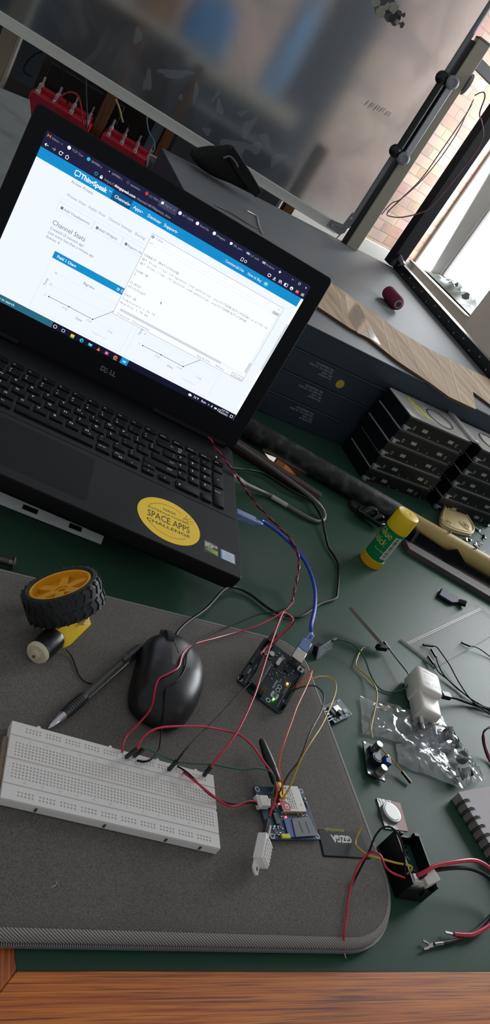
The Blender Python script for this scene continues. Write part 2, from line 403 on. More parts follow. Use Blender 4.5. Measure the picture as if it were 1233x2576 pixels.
# keyboard deck: a shallow panel a step below the palm rest line
MB().prism(rrect(-W_ + 5, -165.5, -2.2, -22, 3), 25.0, 25.35).build('keyboard_deck', M_lap, base, bevel=0.25)
def key(x0, y0, x1, y1, h=2.1):
    b = MB(); r = 1.4
    b.loft([[(x, y, z) for x, y in rrect(x0 + k, y0 + k, x1 - k, y1 - k, r, 2)] for z, k in ((25.3, 0), (25.3 + h * .8, 0.3), (25.3 + h, 0.9))])
    b.build('key', M_key, base, angle=60)
leg = Print((0, 0, 25.3 + 2.1), (1, 0, 0), (0, 1, 0), 0.04)
PX, PY, QX, QY = 18.89, 18.37, -322.6 + .3, -90.4
def kk(x, y, t, wd=15.6, ht=14.6, sh=None, fx=None, size=5.4, sub=None):
    """x, y: place of the letter; the cap reaches from just left of it"""
    x0 = x - 4.6; y1 = y + 5.6
    key(x0, y1 - ht, x0 + wd, y1)
    if t: leg.text(t, x - 1.6, y - 1.9, size, 0, align='l', bold=0.012)
    if sh: leg.text(sh, x - 1.6, y + 1.9, 3.6, 0, bold=0.01)
    if sub: leg.text(sub, x + 3.4, y - 6.0, 3.4, 0)
rows = [('', -0.5, 1, '1234567890-=', '!@#$%^&*()_+'), ('', 0, 0, 'QWERTYUIOP[]', None), ('', 0.25, -1, "ASDFGHJKL;'", None), ('', 0.75, -2, 'ZXCVBNM,./', None)]
subs = {'U': '4', 'I': '5', 'O': '6', 'P': '*', 'M': '0', '8': '', 'E': '', 'N': ''}
for _, c0, r, ks, shs in rows:
    for i, ch in enumerate(ks):
        x = QX + (c0 + i) * PX; y = QY + r * PY
        sh = shs[i] if shs else {'[': '{', ']': '}', ';': ':', "'": '"', ',': '<', '.': '>', '/': '?'}.get(ch)
        kk(x, y - (1.6 if sh else 0), '', sh=None) if False else kk(x, y, ch if not sh else None, sh=None, sub=subs.get(ch))
        if sh:
            leg.text(sh, x - 1.6, y + 0.9, 3.7, 0, bold=0.01); leg.text(ch, x - 1.6, y - 5.2, 3.9, 0, bold=0.01)
x = QX + 11.5 * PX; y = QY + PY; kk(x, y, None, 29); leg.text('<-', x + 13, y - 2, 5, 0)
x = QX + 12 * PX; y = QY; kk(x, y, None, 20.5); leg.text('|', x + 9, y + 0.6, 3.6, 0); leg.text('\\', x + 9, y - 5, 3.6, 0)
x = QX + 11.25 * PX; y = QY - PY; kk(x, y, None, 34); leg.text('<-', x + 18, y - 3, 5, 0); leg.rect(x + 22.6, y - 1.3, x + 23.1, y + 1, 0)
x = QX + 10.75 * PX; y = QY - 2 * PY; kk(x, y, None, 43); leg.text('Shift', x + 25, y - 1, 3.6, 0)
# left modifier keys
for c0, r, wd in ((-1.5, 0, 22), (-1.5, -1, 28), (-1.5, -2, 37), (-1.5, 1, 15.6)):
    x = QX + c0 * PX; y = QY + r * PY; x0 = x - 4.6
    if r == -1: x0 += 0
    key(x0, y - 9, x0 + wd, y + 5.6)
# bottom row
YB = QY - 3 * PY
for x, wd, t in ((QX - 1.5 * PX, 21, ''), (QX - 0.2 * PX, 15.6, 'Fn'), (QX + 0.8 * PX, 15.6, ''), (QX + 1.8 * PX, 15.6, 'Alt'), (QX + 2.8 * PX, 91, ''), (QX + 7.75 * PX, 17.5, 'Alt Gr'), (QX + 8.8 * PX, 15.6, 'Ctrl')):
    key(x - 4.6, YB - 9, x - 4.6 + wd, YB + 5.6)
    if t: leg.text(t, x - 2.5, YB - 1.2, 3.4, 0)
x = QX + 8.8 * PX; leg.frame(x + 3.0, YB - 6.2, x + 6.2, YB - 3.6, 0.45, 0)
# arrow keys, half height
for cx, cy, t in ((-137.2, -150.6, '<'), (-116.6, -140.0, '^'), (-116.6, -150.6, 'v'), (-96.1, -150.2, '>')):
    key(cx - 8, cy - 5.0, cx + 8, cy + 4.6); leg.text(t, cx - 1.2, cy - 1.4, 3.4, 0, bold=0.02)
# function row
for i in range(17):
    x = -345.5 + i * 18.9; key(x - 7.8, -60.5, x + 7.8, -51)
    t = 'Esc F1 F2 F3 F4 F5 F6 F7 F8 F9 F10 F11 F12 PrtScr Insert Delete Home'.split()[i]
    leg.text(t, x - 5.8, -57.2, 2.9, 0)
key(-31.5, -60.5, -17, -51); leg.disc(-27.0, -43, 1.1, 0, ry=2.2); leg.text('End', -29, -57.2, 2.9, 0)
# number pad
for r, ks in enumerate(('789', '456', '123')):
    for c, ch in enumerate(ks):
        x = -77.1 + c * 16.6; y = -87.6 - r * 18.1
        key(x - 5.4, y - 9, x + 8.6, y + 5.6); leg.text(ch, x - 1.8, y - 1.9, 5.2, 0, bold=0.012)
for i, ch in enumerate('#/*-'):
    x = -77.1 + i * 16.6; key(x - 5.4, -79, x + 8.6, -64.4)
    if ch == '#':
        leg.text('Num', x - 4, -69.5, 2.8, 0); leg.text('Lock', x - 4, -72.5, 2.8, 0); leg.frame(x - 3.5, -77.5, x - .5, -75.2, .5, 0)
    else: leg.text(ch, x - 1.8, -73.6, 4.6, 0)
key(-82.5, -156.5, -51.9, -142.0); leg.text('0', -79, -151, 5.2, 0, bold=0.012)
key(-49.3, -156.5, -35.3, -142.0); leg.text('.', -44, -151, 5.2, 0)
key(-32.7, -115.0, -18.7, -82.2); leg.text('+', -27.5, -100, 4.8, 0)
key(-32.7, -156.5, -18.7, -117.8); leg.text('Enter', -31, -128, 3.6, 0)
leg.build('key_lettering', M_leg, base, flat=True)
# touchpad
MB().prism(rrect(-283, -258, -178, -174, 3), 24.2, 25.06).build('touchpad', M_pad, base)
# stickers
M_yel = mat('sticker_yellow', 'f6cb00', 0.45); M_ink = mat('sticker_ink', '2b2410', 0.6)
M_grn = mat('gpu_green', '8db92a', 0.4); M_pale = mat('pale_label', 'b9c6d2', 0.35); M_blue = mat('label_blue', '2f8fb5', 0.4); M_blk = mat('black_print', '0c0c0c', 0.4)
st = Print((-87.4, -227.4, 25.02), (1, 0, 0), (0, 1, 0), 0.06)
st.disc(0, 0, 37, 0, 1, 64)
st.text('NASA', 0, 15.6, 5.4, 1, 2, align='c', fit=15.5, bold=0.012)
st.text('INTERNATIONAL', -0.5, 8.0, 5.4, 1, 2, align='c', fit=50)
st.text('SPACE APPS', -0.5, -6.6, 16.5, 1, 2, align='c', fit=50, bold=0.004)
st.text('CHALLENGE', -0.5, -15.2, 7.0, 1, 2, align='c', fit=51, bold=0.01)
st.ring(0, 0, 27.6, 0.5, 1, 2, 58, 152); st.ring(0, 0, 27.6, 0.5, 1, 2, 205, 318)
for a, b_ in (((18, 15), (21, 25)), ((19.5, 15.5), (26, 23)), ((21, 14.5), (30, 18)), ((20, 12.5), (28.5, 12.5))): st.line(a, b_, 0.5, 1, 2)
st.ring(19.5, 14, 3.2, 0.5, 1, 2, 20, 300)
for k in range(4): pass
s_ = st.build('round_sticker', [M_yel, M_ink], base, flat=True); s_['label'] = 'round yellow sticker'
gp = Print((-45.5, -243, 25.02), (1, 0, 0), (0, 1, 0), 0.06)
gp.rect(0, -10, 17, 10, 0, 1)
gp.text('NVIDIA', 0.8, 7.2, 3.0, 1, 2); gp.text('GEFORCE', 0.6, 3.6, 4.6, 1, 2, sx=0.78, bold=0.05); gp.text('GTX', 0.6, -0.4, 4.8, 1, 2, bold=0.05)
for k in range(4):
    gp.poly([(3 + k * 3.4, -1.5 - k * 1.3), (16.6, -1.5), (16.6, -3.2), (5.5 + k * 3.4, -3.2 - k * 1.5)], 2, 2) if k == 0 else None
gp.poly([(0.5, -2.5), (2, -3.4), (16.6, -8.6), (16.6, -9.6), (3, -5.2)], 2, 2)
gp.poly([(4.5, -3.6), (9, -1.4), (9.8, -2.2), (6, -4.2)], 2, 2); gp.poly([(6.5, -4.6), (11, -2.4), (13, -2.4), (8.5, -5.3)], 2, 3)
gp.poly([(9, -5.6), (13, -3.4), (16.6, -3.4), (16.6, -4.4), (11, -6.2)], 2, 3); gp.poly([(12, -6.6), (14, -5.2), (16.6, -5.2), (16.6, -8)], 2, 3)
gp.build('graphics_badge', [M_blk, mat('badge_white', 'c8c8c8', 0.5), M_grn], base, flat=True)
ip = Print((-25.6, -253.5, 25.02), (1, 0, 0), (0, 1, 0), 0.06)
ip.rect(0, 0, 18.2, 17.6, 0, 1); ip.rect(0, .6, 2.0, 17.2, 2, 2); ip.rect(2.0, .8, 17.0, 17.0, 1, 2)
ip.text('intel', 5, 10.2, 4.2, 3, 3); ip.text('CORE i7', 5, 6.6, 2.9, 3, 3); ip.text('7th Gen', 5, 3.4, 2.6, 3, 3)
ip.build('processor_badge', [mat('badge_dark', '3a444c', 0.35), M_pale, M_blue, mat('badge_text', '7d8a96', .5)], base, flat=True)
# hinge barrel
for xa, xb in ((-365, -300), (-120, -14)): MB().cyl((xa, 1.0, 27.0), (xb, 1.0, 27.0), 5.2, n=20).build('hinge', M_lid, lap)
# lid with the screen
T = R_(8.9534); ZH = BT + 4.0
LX, LU, LN = Vector((1, 0, 0)), Vector((0, math.sin(T), math.cos(T))), Vector((0, -math.cos(T), math.sin(T)))
LO = Vector((0, 0, ZH))
b = MB(); b.M = Matrix(((LX.x, LU.x, LN.x, LO.x), (LX.y, LU.y, LN.y, LO.y), (LX.z, LU.z, LN.z, LO.z), (0, 0, 0, 1)))
lo = rrect(-W_, -2, 0, 247.4, 7)
b.loft([[(x, y, z) for x, y in (rrect(-W_ + k, -2 + k, -k, 247.4 - k, 6))] for z, k in ((-8.5, 5), (-6.5, 1), (-1.2, 0), (0, 0.9))])
b.box(-300, -6, -6, -120, 3, -1)
lid = b.build('lid', M_lid, lap, angle=30)
SX0, SY0 = -W_ + 20.35, 33.7
em = lambda n, c, k=1.0: mat('screen_' + n, '000000', 0.35, emit=c, estr=k, spec=0.25)
UM = [em('navy', '20224a', .55), em('blue', '0d8ecf', .85), em('page', 'eaf1fb', .92), em('white', 'f4f8ff', .92), em('grey', '9aa0a8', .8), em('text', '767d85', .8),
      em('deepblue', '0a5d94', .7), em('line', 'cdd6e2', .85), em('task', '151a38', .5), em('tabgrey', '4a4d70', .55), em('teal', '2b6f86', .75), em('red', 'd0383a', .8),
      em('yellow', 'f0c64a', .85), em('orange', 'ee7a30', .85), em('cyan', '36c0d8', .8), em('bar', 'd3d9e0', .85), em('magenta', 'a02a58', .8), em('dark', '20242c', .5)]
NAVY, BLUE, PAGE, WHITE, GREY, TEXT, DEEP, LINE, TASK, TABG, TEAL, RED, YEL, ORA, CYA, BAR, MAG, DARK = range(18)
u = Print(LO + LX * SX0 + LU * SY0 + LN * 0.05, LX, LU, 0.03)
u.rect(0, 0, 344.2, 193.6, NAVY, 0)
u.rect(0.5, 8.1, 344.2, 164, PAGE, 1); u.rect(0.5, 164, 340.9, 175.6, BLUE, 1); u.rect(340.9, 8.1, 344.2, 175.6, WHITE, 2)
u.rect(341.2, 75, 343.9, 140, BAR, 3); u.text('^', 341.4, 171.5, 3.6, DARK, 3); u.text('v', 341.6, 9.4, 2.6, DARK, 3)
u.rect(0, 0, 344.2, 8.0, TASK, 1); u.rect(4, 0, 91, 8.0, TEAL, 2); u.text('Type here to search', 9, 2.4, 4.2, WHITE, 3)
# browser tabs
tabs = [('Inbox - c', 4.3), ('TCP Con', 27.6), ('SIM900 a', 50.7), ('SIM900 (', 75.9), ('question', 99.0), ('(1) Old s', 122.5), ('Bigrek', 142.5), ('AT CISFR', 165.1), ('Send Da', 188.0), ('thingspe', 210.5), ('SSL pori', 233.4), ('IoT with', 256.7), ('Arduino', 278.9)]
u.rect(138.9, 184.2, 161.5, 193.2, TABG, 1); u.text('x', 157.2, 188.2, 3.4, GREY, 2)
for i, (t, x) in enumerate(tabs):
    c = [RED, WHITE, CYA, NAVY, TABG, RED, WHITE, WHITE, WHITE, WHITE, WHITE, WHITE, WHITE][i]
    if i in (6, 10): u.rect(x - 1.4, 188.2, x + 1.6, 190.8, c, 2); u.poly([(x - .8, 188.3), (x + .4, 188.3), (x - .8, 187.2)], c, 2)
    elif i == 0: u.poly([(x - 2, 188), (x - 2, 191.2), (x, 189.8), (x + 2, 191.2), (x + 2, 188), (x + 1.2, 188), (x + 1.2, 189.8), (x, 188.8), (x - 1.2, 189.8), (x - 1.2, 188)], ORA, 2)
    elif i in (11, 12): u.ring(x - 1, 189.5, 1, .5, c, 2, n=12); u.ring(x + 1.1, 189.5, 1, .5, c, 2, n=12)
    elif i != 3: u.disc(x, 189.5, 2.0, c, 2, 16)
    else: u.disc(x, 189.5, .6, WHITE, 2, 10)
    u.text(t, x + 3.4, 188.1, 3.5, GREY if i != 6 else TEXT, 2)
u.text('+', 299.6, 187.4, 6, WHITE, 2, bold=.03); u.line((318.6, 189.6), (321.2, 189.6), .3, WHITE, 2); u.frame(328.6, 188.2, 331, 190.6, .35, WHITE, 2); u.text('x', 338.4, 188.2, 4, WHITE, 2)
# address bar
for x, d in ((5.6, -1), (13.7, 1)):
    c = WHITE if d < 0 else GREY
    u.line((x - 2, 180), (x + 2, 180), .6, c, 2); u.line((x + 2 * d, 180), (x + .4 * d, 181.7), .6, c, 2); u.line((x + 2 * d, 180), (x + .4 * d, 178.3), .6, c, 2)
u.ring(22, 180, 1.8, .6, WHITE, 2, 40, 350); u.poly([(22.8, 180.6), (24.4, 180.6), (24.4, 182.2)], WHITE, 2)
for a, b_ in (((27.6, 180), (29.6, 182)), ((29.6, 182), (31.6, 180)), ((28.2, 180), (28.2, 177.8)), ((31, 180), (31, 177.8)), ((28.2, 177.8), (31, 177.8))): u.line(a, b_, .55, WHITE, 2)
u.ring(64.2, 180.3, 1.6, .5, CYA, 2); u.rect(69.2, 178.2, 72.2, 180.4, WHITE, 2); u.ring(70.7, 180.6, 1, .5, WHITE, 2, 0, 180)
u.text('https://', 74.4, 178.3, 4.2, GREY, 2); u.text('thingspeak.com', 87.2, 178.3, 4.2, WHITE, 2, bold=.02); u.text('/channels/1481906/private_show', 114.6, 178.3, 4.0, GREY, 2, sx=.82)
u.frame(252.4, 178.2, 255.2, 182, .5, WHITE, 2); u.ring(258.7, 180, 1.6, .6, WHITE, 2, n=5)
for i, x in enumerate((292, 299.6, 307.6, 315.8, 324, 332.4, 340)):
    if i == 5: u.rect(x - 2.2, 178, x + 2.2, 182, RED, 2); u.text('m', x - 1.8, 179, 3.6, WHITE, 3)
    elif i == 6:
        for k in (-1.2, 0, 1.2): u.line((x - 1.9, 180 + k), (x + 1.9, 180 + k), .5, WHITE, 2)
    elif i == 0: u.ring(x, 180.2, 1.8, .7, WHITE, 2, 150, 390); u.line((x - 1.8, 181.6), (x + 1.8, 181.6), .7, WHITE, 2)
    elif i == 1: u.line((x, 182), (x, 179.4), .6, WHITE, 2); u.line((x - 1.3, 180.4), (x, 179.2), .6, WHITE, 2); u.line((x + 1.3, 180.4), (x, 179.2), .6, WHITE, 2); u.line((x - 1.9, 178.2), (x + 1.9, 178.2), .6, WHITE, 2)
    elif i == 2:
        for k in (-1.5, 0): u.line((x + k, 178.2), (x + k, 182), .7, WHITE, 2)
        u.line((x + 1, 182), (x + 2.2, 178.2), .7, WHITE, 2)
    elif i == 3: u.frame(x - 2.2, 178.4, x + 2.2, 181.8, .5, WHITE, 2); u.rect(x - 1.8, 178.8, x - .3, 181.4, WHITE, 2)
    else: u.disc(x, 180, 2.1, WHITE, 2, 16); u.disc(x, 179.4, .9, NAVY, 3, 10)
# site header
u.frame(43.9, 168.0, 49.6, 172.9, .8, WHITE, 3); u.poly([(45, 168), (47.4, 168), (45.2, 166.2)], WHITE, 3)
u.text('ThingSpeak', 50.8, 167.5, 7.4, WHITE, 3, bold=.03, sx=.92); u.text('TM', 84.3, 170.6, 2.2, WHITE, 3)
u.rect(88.9, 164, 112.5, 175.6, DEEP, 2)
for t, x in (('Channels', 92), ('Apps', 115.7), ('Devices', 133.9), ('Support', 155)):
    u.text(t, x, 167.8, 5.0, WHITE, 3, bold=.01); wd = {'Channels': 17, 'Apps': 9.4, 'Devices': 14.4, 'Support': 15}[t]
    u.poly([(x + wd + 1, 169.6), (x + wd + 3, 169.6), (x + wd + 2, 168.5)], WHITE, 3)
u.text('Commercial Use', 236.8, 167.8, 4.7, WHITE, 3, fit=25.6); u.text('How to Buy', 267.8, 167.8, 4.7, WHITE, 3, fit=19.4)
u.disc(293.6, 169.2, 3.0, CYA, 3); u.text('PC', 291.7, 168.1, 3.2, WHITE, 4, bold=.02)
# page
u.text('Access: Private', 43.9, 158.4, 4.3, TEXT, 2)
for t, x in (('Private View', 45.9), ('Public View', 71.8), ('Channel Settings', 96.6), ('Sharing', 130)): u.text(t, x, 143.4, 4.4, GREY, 2)
u.line((42, 138.6), (146, 138.6), .25, LINE, 2)
for t, x0, x1 in (('Add Visualizations', 41.8, 84.2), ('Add Widgets', 85.2, 120.6), ('Export recent', 121.6, 148)):
    u.frame(x0, 124.6, x1, 134.4, .3, LINE, 2); u.rect(x0 + 3.4, 127.6, x0 + 6.2, 130.4, DARK, 2); u.line((x0 + 4, 129), (x0 + 5.6, 129), .4, WHITE, 3); u.line((x0 + 4.8, 128.2), (x0 + 4.8, 129.8), .4, WHITE, 3)
    u.text(t, x0 + 7.2, 127.4, 4.3, TEXT, 2)
u.text('Channel Stats', 43.4, 108.2, 7.6, TEXT, 2, sx=.96)
u.text('Created:', 43.9, 102.2, 4.2, TEXT, 2); u.text('33 minutes ago', 59.2, 102.2, 4.2, TEXT, 2)
u.text('Last entry:', 43.9, 97, 4.2, TEXT, 2); u.text('less than a minute ago', 62.6, 97, 4.2, TEXT, 2); u.text('Entries: 4', 43.9, 91.6, 4.2, TEXT, 2)
def chart(x0, wd):
    u.frame(x0, 11, x0 + wd, 83, .25, LINE, 2); u.rect(x0, 74.6, x0 + wd, 83, BLUE, 3); u.text('Field 1 Chart', x0 + 4.6, 77.2, 4.4, WHITE, 4, bold=.02)
    for y, t in ((60.7, '40'), (46.2, '20'), (32.2, '0')): u.line((x0 + 14, y), (x0 + wd - 6, y), .18, LINE, 2); u.text(t, x0 + 9.6, y - 1, 3, GREY, 2)
    u.text('Bigreko', x0 + 43.5, 64.4, 4.6, TEXT, 2); u.text('Date', x0 + 52.8, 23.2, 4, TEXT, 2); u.text('ThingSpeak.com', x0 + 76, 17.6, 3, LINE, 2)
    t = Print(u.pt(x0 + 6.2, 41.4, 2), LU, -LX, .03); t.text('Temp', 0, 0, 4, TEXT, 0); u.add(t.v, t.f, TEXT)
    P = [(x0 + 15, 32.2), (x0 + 40.2, 32.5), (x0 + 71, 32.2), (x0 + 91, 55.4)]
    for a, b_ in zip(P, P[1:]): u.line(a, b_, .45, DARK, 3)
    for p in P: u.disc(p[0], p[1], .8, DARK, 3, 10)
    for x, tt in ((33, '17:22'), (64, '17:24'), (92, '17:26')): u.text(tt, x0 + x, 27.4, 3.2, GREY, 2)
chart(59, 117); chart(182, 117)
u.rect(139.6, 77.2, 142.6, 80, WHITE, 4); u.rect(140.1, 77.7, 141.8, 79.4, BLUE, 5); u.ring(146.4, 78.8, 1.4, .5, WHITE, 4)
# serial monitor window
u.rect(147.6, 49.8, 328.6, 154.6, GREY, 5); u.rect(148, 50.2, 328.2, 154.2, WHITE, 6)
u.ring(150, 151.3, 1.2, .8, TEAL, 7); u.text('COM6', 153.4, 150, 3.4, GREY, 7); u.frame(148.8, 142.6, 316, 146.6, .2, LINE, 7); u.text('um', 149.6, 143.4, 3.2, GREY, 7)
u.rect(317.6, 142.4, 327.4, 146.8, BAR, 7); u.text('Send', 319.6, 143.6, 3, TEXT, 8); u.frame(306.5, 150, 309, 152.4, .25, LINE, 7); u.text('x', 322.6, 149.8, 3.6, TEXT, 7)
for y, t in ((127.6, 'CONNECT OKAT+CIPSEND'), (122.4, 'GET https://api.thingspeak.com/update?api_key=31TXGMJDLPIJPZ9D&field1=39.10'), (117.2, 'GET https://api.thingspeak.com/update?api_key=31TXGMJDLPIJPZ9D&'), (107.2, 'SEND OK'), (102.2, '4'), (91.8, 'CLOSED'), (86.6, 'AT+CIPSHUT'), (76, 'SHUT OK'), (70.6, 'Temperature = 36.70'), (65.4, 'Humidity = 79.80')):
    for i, ch in enumerate(t):                    # fixed-pitch lettering
        if ch != ' ': u.text(ch, 150.4 + i * 2.31, y, 4.0, TEXT, 7, sx=.9, align='c') if False else u.text(ch, 149.6 + i * 2.31, y, 3.9, TEXT, 7, sx=.85)
u.rect(152, 56.6, 325, 60.4, PAGE, 7); u.rect(153.6, 57, 293, 60, BAR, 8); u.rect(324.4, 62, 327.8, 141, PAGE, 7); u.rect(324.6, 62, 327.6, 76, BAR, 8)
u.frame(152.4, 51.6, 154.8, 54, .25, TEXT, 7); u.text('Autoscroll', 156, 51.8, 3, TEXT, 7); u.frame(172, 51.6, 174.4, 54, .25, TEXT, 7); u.text('Show timestamp', 175.4, 51.8, 3, TEXT, 7)
u.text('Both NL & CR', 262, 51.8, 3, TEXT, 7); u.text('9600 baud', 288, 51.8, 3, TEXT, 7); u.frame(311.6, 50.8, 327.4, 55.4, .35, TEAL, 7); u.text('Clear output', 312.8, 51.9, 3, TEXT, 7, fit=13.4)
u.poly([(192, 90.6), (192, 87), (192.9, 87.9), (193.6, 86.6), (194.1, 86.9), (193.5, 88.2), (194.6, 88.3)], GREY, 7)
# task bar
u.ring(94.9, 3.4, 1.9, .6, WHITE, 3); u.frame(103.6, 2, 107, 5, .45, WHITE, 3)
u.rect(115.2, 1.2, 119.8, 4.8, YEL, 3); u.disc(129.4, 3, 2.4, CYA, 3, 16); u.disc(129.9, 2.6, 1.0, TASK, 4, 10); u.rect(138.4, 1.4, 143, 4.6, CYA, 3); u.line((138.4, 4.6), (140.7, 2.8), .4, WHITE, 4); u.line((143, 4.6), (140.7, 2.8), .4, WHITE, 4)
u.poly([(149.8, 1), (152, 5.4), (154, 1)], ORA, 3); u.rect(160.2, .8, 164.8, 5.4, MAG, 3); u.text('m', 160.9, 2, 4.4, WHITE, 4); u.disc(174.3, 3.2, 2.5, ORA, 3, 16); u.disc(174.6, 2.9, 1.3, MAG, 4, 12)
u.rect(181.2, 0, 191, 8, BLUE, 3); u.ring(185.2, 3.6, .9, .5, WHITE, 4, n=12); u.ring(187.2, 3.6, .9, .5, WHITE, 4, n=12)
u.rect(115, 0, 120, .5, CYA, 4); u.rect(172, 0, 177.4, .5, CYA, 4); u.rect(181.2, 0, 191, .5, CYA, 4)
u.disc(277.6, 4, 1.7, WHITE, 3, 14); u.disc(279.4, 3.8, 1.2, WHITE, 3, 12); u.text('76°F', 283, 2.6, 4.2, WHITE, 3); u.text('Rain', 294.4, 2.6, 4.2, WHITE, 3)
u.text('^', 304.4, 1.4, 5, WHITE, 3); u.text('d', 309, 2.4, 4, WHITE, 3, bold=.03); u.rect(314, 2.4, 317.4, 4.4, WHITE, 3); u.frame(319.4, 2, 322.6, 4.6, .5, WHITE, 3)
u.text('5:27 PM', 333.6, 4.4, 3.2, WHITE, 3, align='r'); u.text('6/20/2021', 334.4, .9, 3.2, WHITE, 3, align='r'); u.frame(337.6, 2, 341, 5, .6, WHITE, 3); u.line((343.6, 0), (343.6, 8), .3, GREY, 3)
u.build('screen', UM, lid, flat=True)
dl = Print(LO + LX * (SX0 + 164) + LU * (SY0 - 19.2) + LN * 0.05, LX, LU, 0.03)
dl.text('D', 0, 0, 8.2, 0, 1, bold=.05); dl.text('LL', 12.4, 0, 8.2, 0, 1, bold=.05)
E_ = [(0, 0), (5.2, 0), (5.2, 1.1), (1.3, 1.1), (1.3, 2.3), (4.8, 2.3), (4.8, 3.4), (1.3, 3.4), (1.3, 4.7), (5.2, 4.7), (5.2, 5.8), (0, 5.8)]
c, s = math.cos(R_(32)), math.sin(R_(32))
vs = [dl.pt(6.7 + c * x - s * y, -1.6 + s * x + c * y, 1) for x, y in E_]
dl.add(vs, [tuple(range(12))], 0)
dl.build('maker_logo', mat('logo_grey', '7b7b80', 0.3, metal=0.6), lid, flat=True)
# ------------------------------------------------------------------ metal channel the laptop stands on
M_tray = mat('galvanised_sheet', 'd3d5d6', 0.45, metal=0.1, vary=0.12, scale=60)
def loc2(x, y): return (263.239 + x * math.cos(LA) - y * math.sin(LA), 410.316 + x * math.sin(LA) + y * math.cos(LA))
# the laptop's supporting channel
tr = thing('metal_channel', 'grey slotted metal channel poking out from under the front of the laptop', 'bracket', (0, 0, 0))
ta, tb = Vector(at(263, 1343, 9)), Vector(at(-60, 1213, 9)); ba_, bb0 = Vector(at(249, 1368, 1.4)), Vector(at(-60, 1240, 1.4))
d = (tb - ta); d.z = 0; d.normalize(); nrm = Vector((-d.y, d.x, 0)); nrm = nrm if nrm.y > 0 else -nrm
L_ = 280; dn = ba_ - ta; dn = dn - d * dn.dot(d)                 # down the sloping front
b = MB()
def strip(s0, s1, f0, f1):
    p = [ta + d * s0 + dn * f0, ta + d * s1 + dn * f0, ta + d * s1 + dn * f1, ta + d * s0 + dn * f1]
    b.add([q + Vector((0, 0, k)) for k in (0, 1.4) for q in p], [(3, 2, 1, 0), (4, 5, 6, 7), (0, 1, 5, 4), (1, 2, 6, 5), (2, 3, 7, 6), (3, 0, 4, 7)])
strip(0, L_, 0, .22); strip(0, L_, .74, 1)
for s0, s1 in ((0, 24), (38, 72), (88, L_)): strip(s0, s1, .22, .74)
b.build('front_flange', M_tray, tr)
te = ta + d * L_
b = MB(); b.prism([(p.x, p.y) for p in (ta, te, te + nrm * 150, ta + nrm * 150)], 8.6, 10.2); b.build('top_flange', M_tray, tr)
b = MB(); p = ta + d * 30 + nrm * 30; e = te - d * 30 + nrm * 30
b.bar((p.x, p.y, 18.4), (e.x, e.y, 18.4), 30, 16.4); b.bar((p.x + nrm.x * 90, p.y + nrm.y * 90, 18.4), (e.x + nrm.x * 90, e.y + nrm.y * 90, 18.4), 30, 16.4); b.build('riser', M_tray, tr)
p, e = ta + nrm * 150, te + nrm * 150; b = MB(); b.bar((p.x, p.y, 4.5), (e.x, e.y, 4.5), 1.6, 9); b.build('rear_flange', M_tray, tr)

# ================================================================== laptop sleeve
def fabric():
    m = bpy.data.materials.new('sleeve_neoprene'); m.use_nodes = True; nt = m.node_tree; b = nt.nodes['Principled BSDF']
    tc = nt.nodes.new('ShaderNodeTexCoord')
    def noise(sc, det): 
        n = nt.nodes.new('ShaderNodeTexNoise'); n.inputs['Scale'].default_value = sc; n.inputs['Detail'].default_value = det; nt.links.new(tc.outputs['Object'], n.inputs['Vector']); return n
    a = noise(1100, 2); c = noise(9, 3)
    rp = nt.nodes.new('ShaderNodeValToRGB'); e = rp.color_ramp.elements; e[0].position = .3; e[0].color = lin('4a4642'); e[1].position = .72; e[1].color = lin('6e6963')
    nt.links.new(a.outputs['Fac'], rp.inputs[0]); 
    mx = nt.nodes.new('ShaderNodeMix'); mx.data_type = 'RGBA'; mx.blend_type = 'SOFT_LIGHT'; mx.inputs[0].default_value = .3
    nt.links.new(rp.outputs[0], mx.inputs[6]); nt.links.new(c.outputs['Fac'], mx.inputs[7]); nt.links.new(mx.outputs[2], b.inputs['Base Color'])
    b.inputs['Roughness'].default_value = .95; b.inputs['Specular IOR Level'].default_value = .2; b.inputs['Sheen Weight'].default_value = .25
    bp = nt.nodes.new('ShaderNodeBump'); bp.inputs['Strength'].default_value = .3; bp.inputs['Distance'].default_value = .0003
    nt.links.new(a.outputs['Fac'], bp.inputs['Height']); nt.links.new(bp.outputs[0], b.inputs['Normal'])
    return m
M_sleeve = fabric()
def herring():
    m = bpy.data.materials.new('zip_tape'); m.use_nodes = True; nt = m.node_tree; b = nt.nodes['Principled BSDF']
    tc = nt.nodes.new('ShaderNodeTexCoord'); w = nt.nodes.new('ShaderNodeTexWave'); w.wave_type = 'BANDS'; w.bands_direction = 'DIAGONAL'
    w.inputs['Scale'].default_value = 260; w.inputs['Distortion'].default_value = 1.0
    nt.links.new(tc.outputs['Object'], w.inputs['Vector'])
    rp = nt.nodes.new('ShaderNodeValToRGB'); e = rp.color_ramp.elements; e[0].color = lin('4a4844'); e[1].color = lin('a5a19a')
    nt.links.new(w.outputs['Fac'], rp.inputs[0]); nt.links.new(rp.outputs[0], b.inputs['Base Color']); b.inputs['Roughness'].default_value = .85
    bp = nt.nodes.new('ShaderNodeBump'); bp.inputs['Strength'].default_value = .6; bp.inputs['Distance'].default_value = .0005
    nt.links.new(w.outputs['Fac'], bp.inputs['Height']); nt.links.new(bp.outputs[0], b.inputs['Normal']); return m
M_tape = herring()
M_teeth = mat('zip_teeth', '97979b', 0.35, metal=0.3)
SLX0, SLX1, SLY0, SLY1 = -105, 300, -206, 113
TS = 14.0
def sl_outline(k, n=10):
    out = []
    for cx, cy, a, r in ((SLX1 - 34, SLY1 - 34, 0, 34), (SLX0 + 30, SLY1 - 30, 90, 30), (SLX0 + 50, SLY0 + 50, 180, 50), (SLX1 - 62, SLY0 + 62, 270, 62)):
        r2 = r - k
        out += [(cx + r2 * math.cos(R_(a + 90 * i / n)), cy + r2 * math.sin(R_(a + 90 * i / n))) for i in range(n + 1)]
    return out
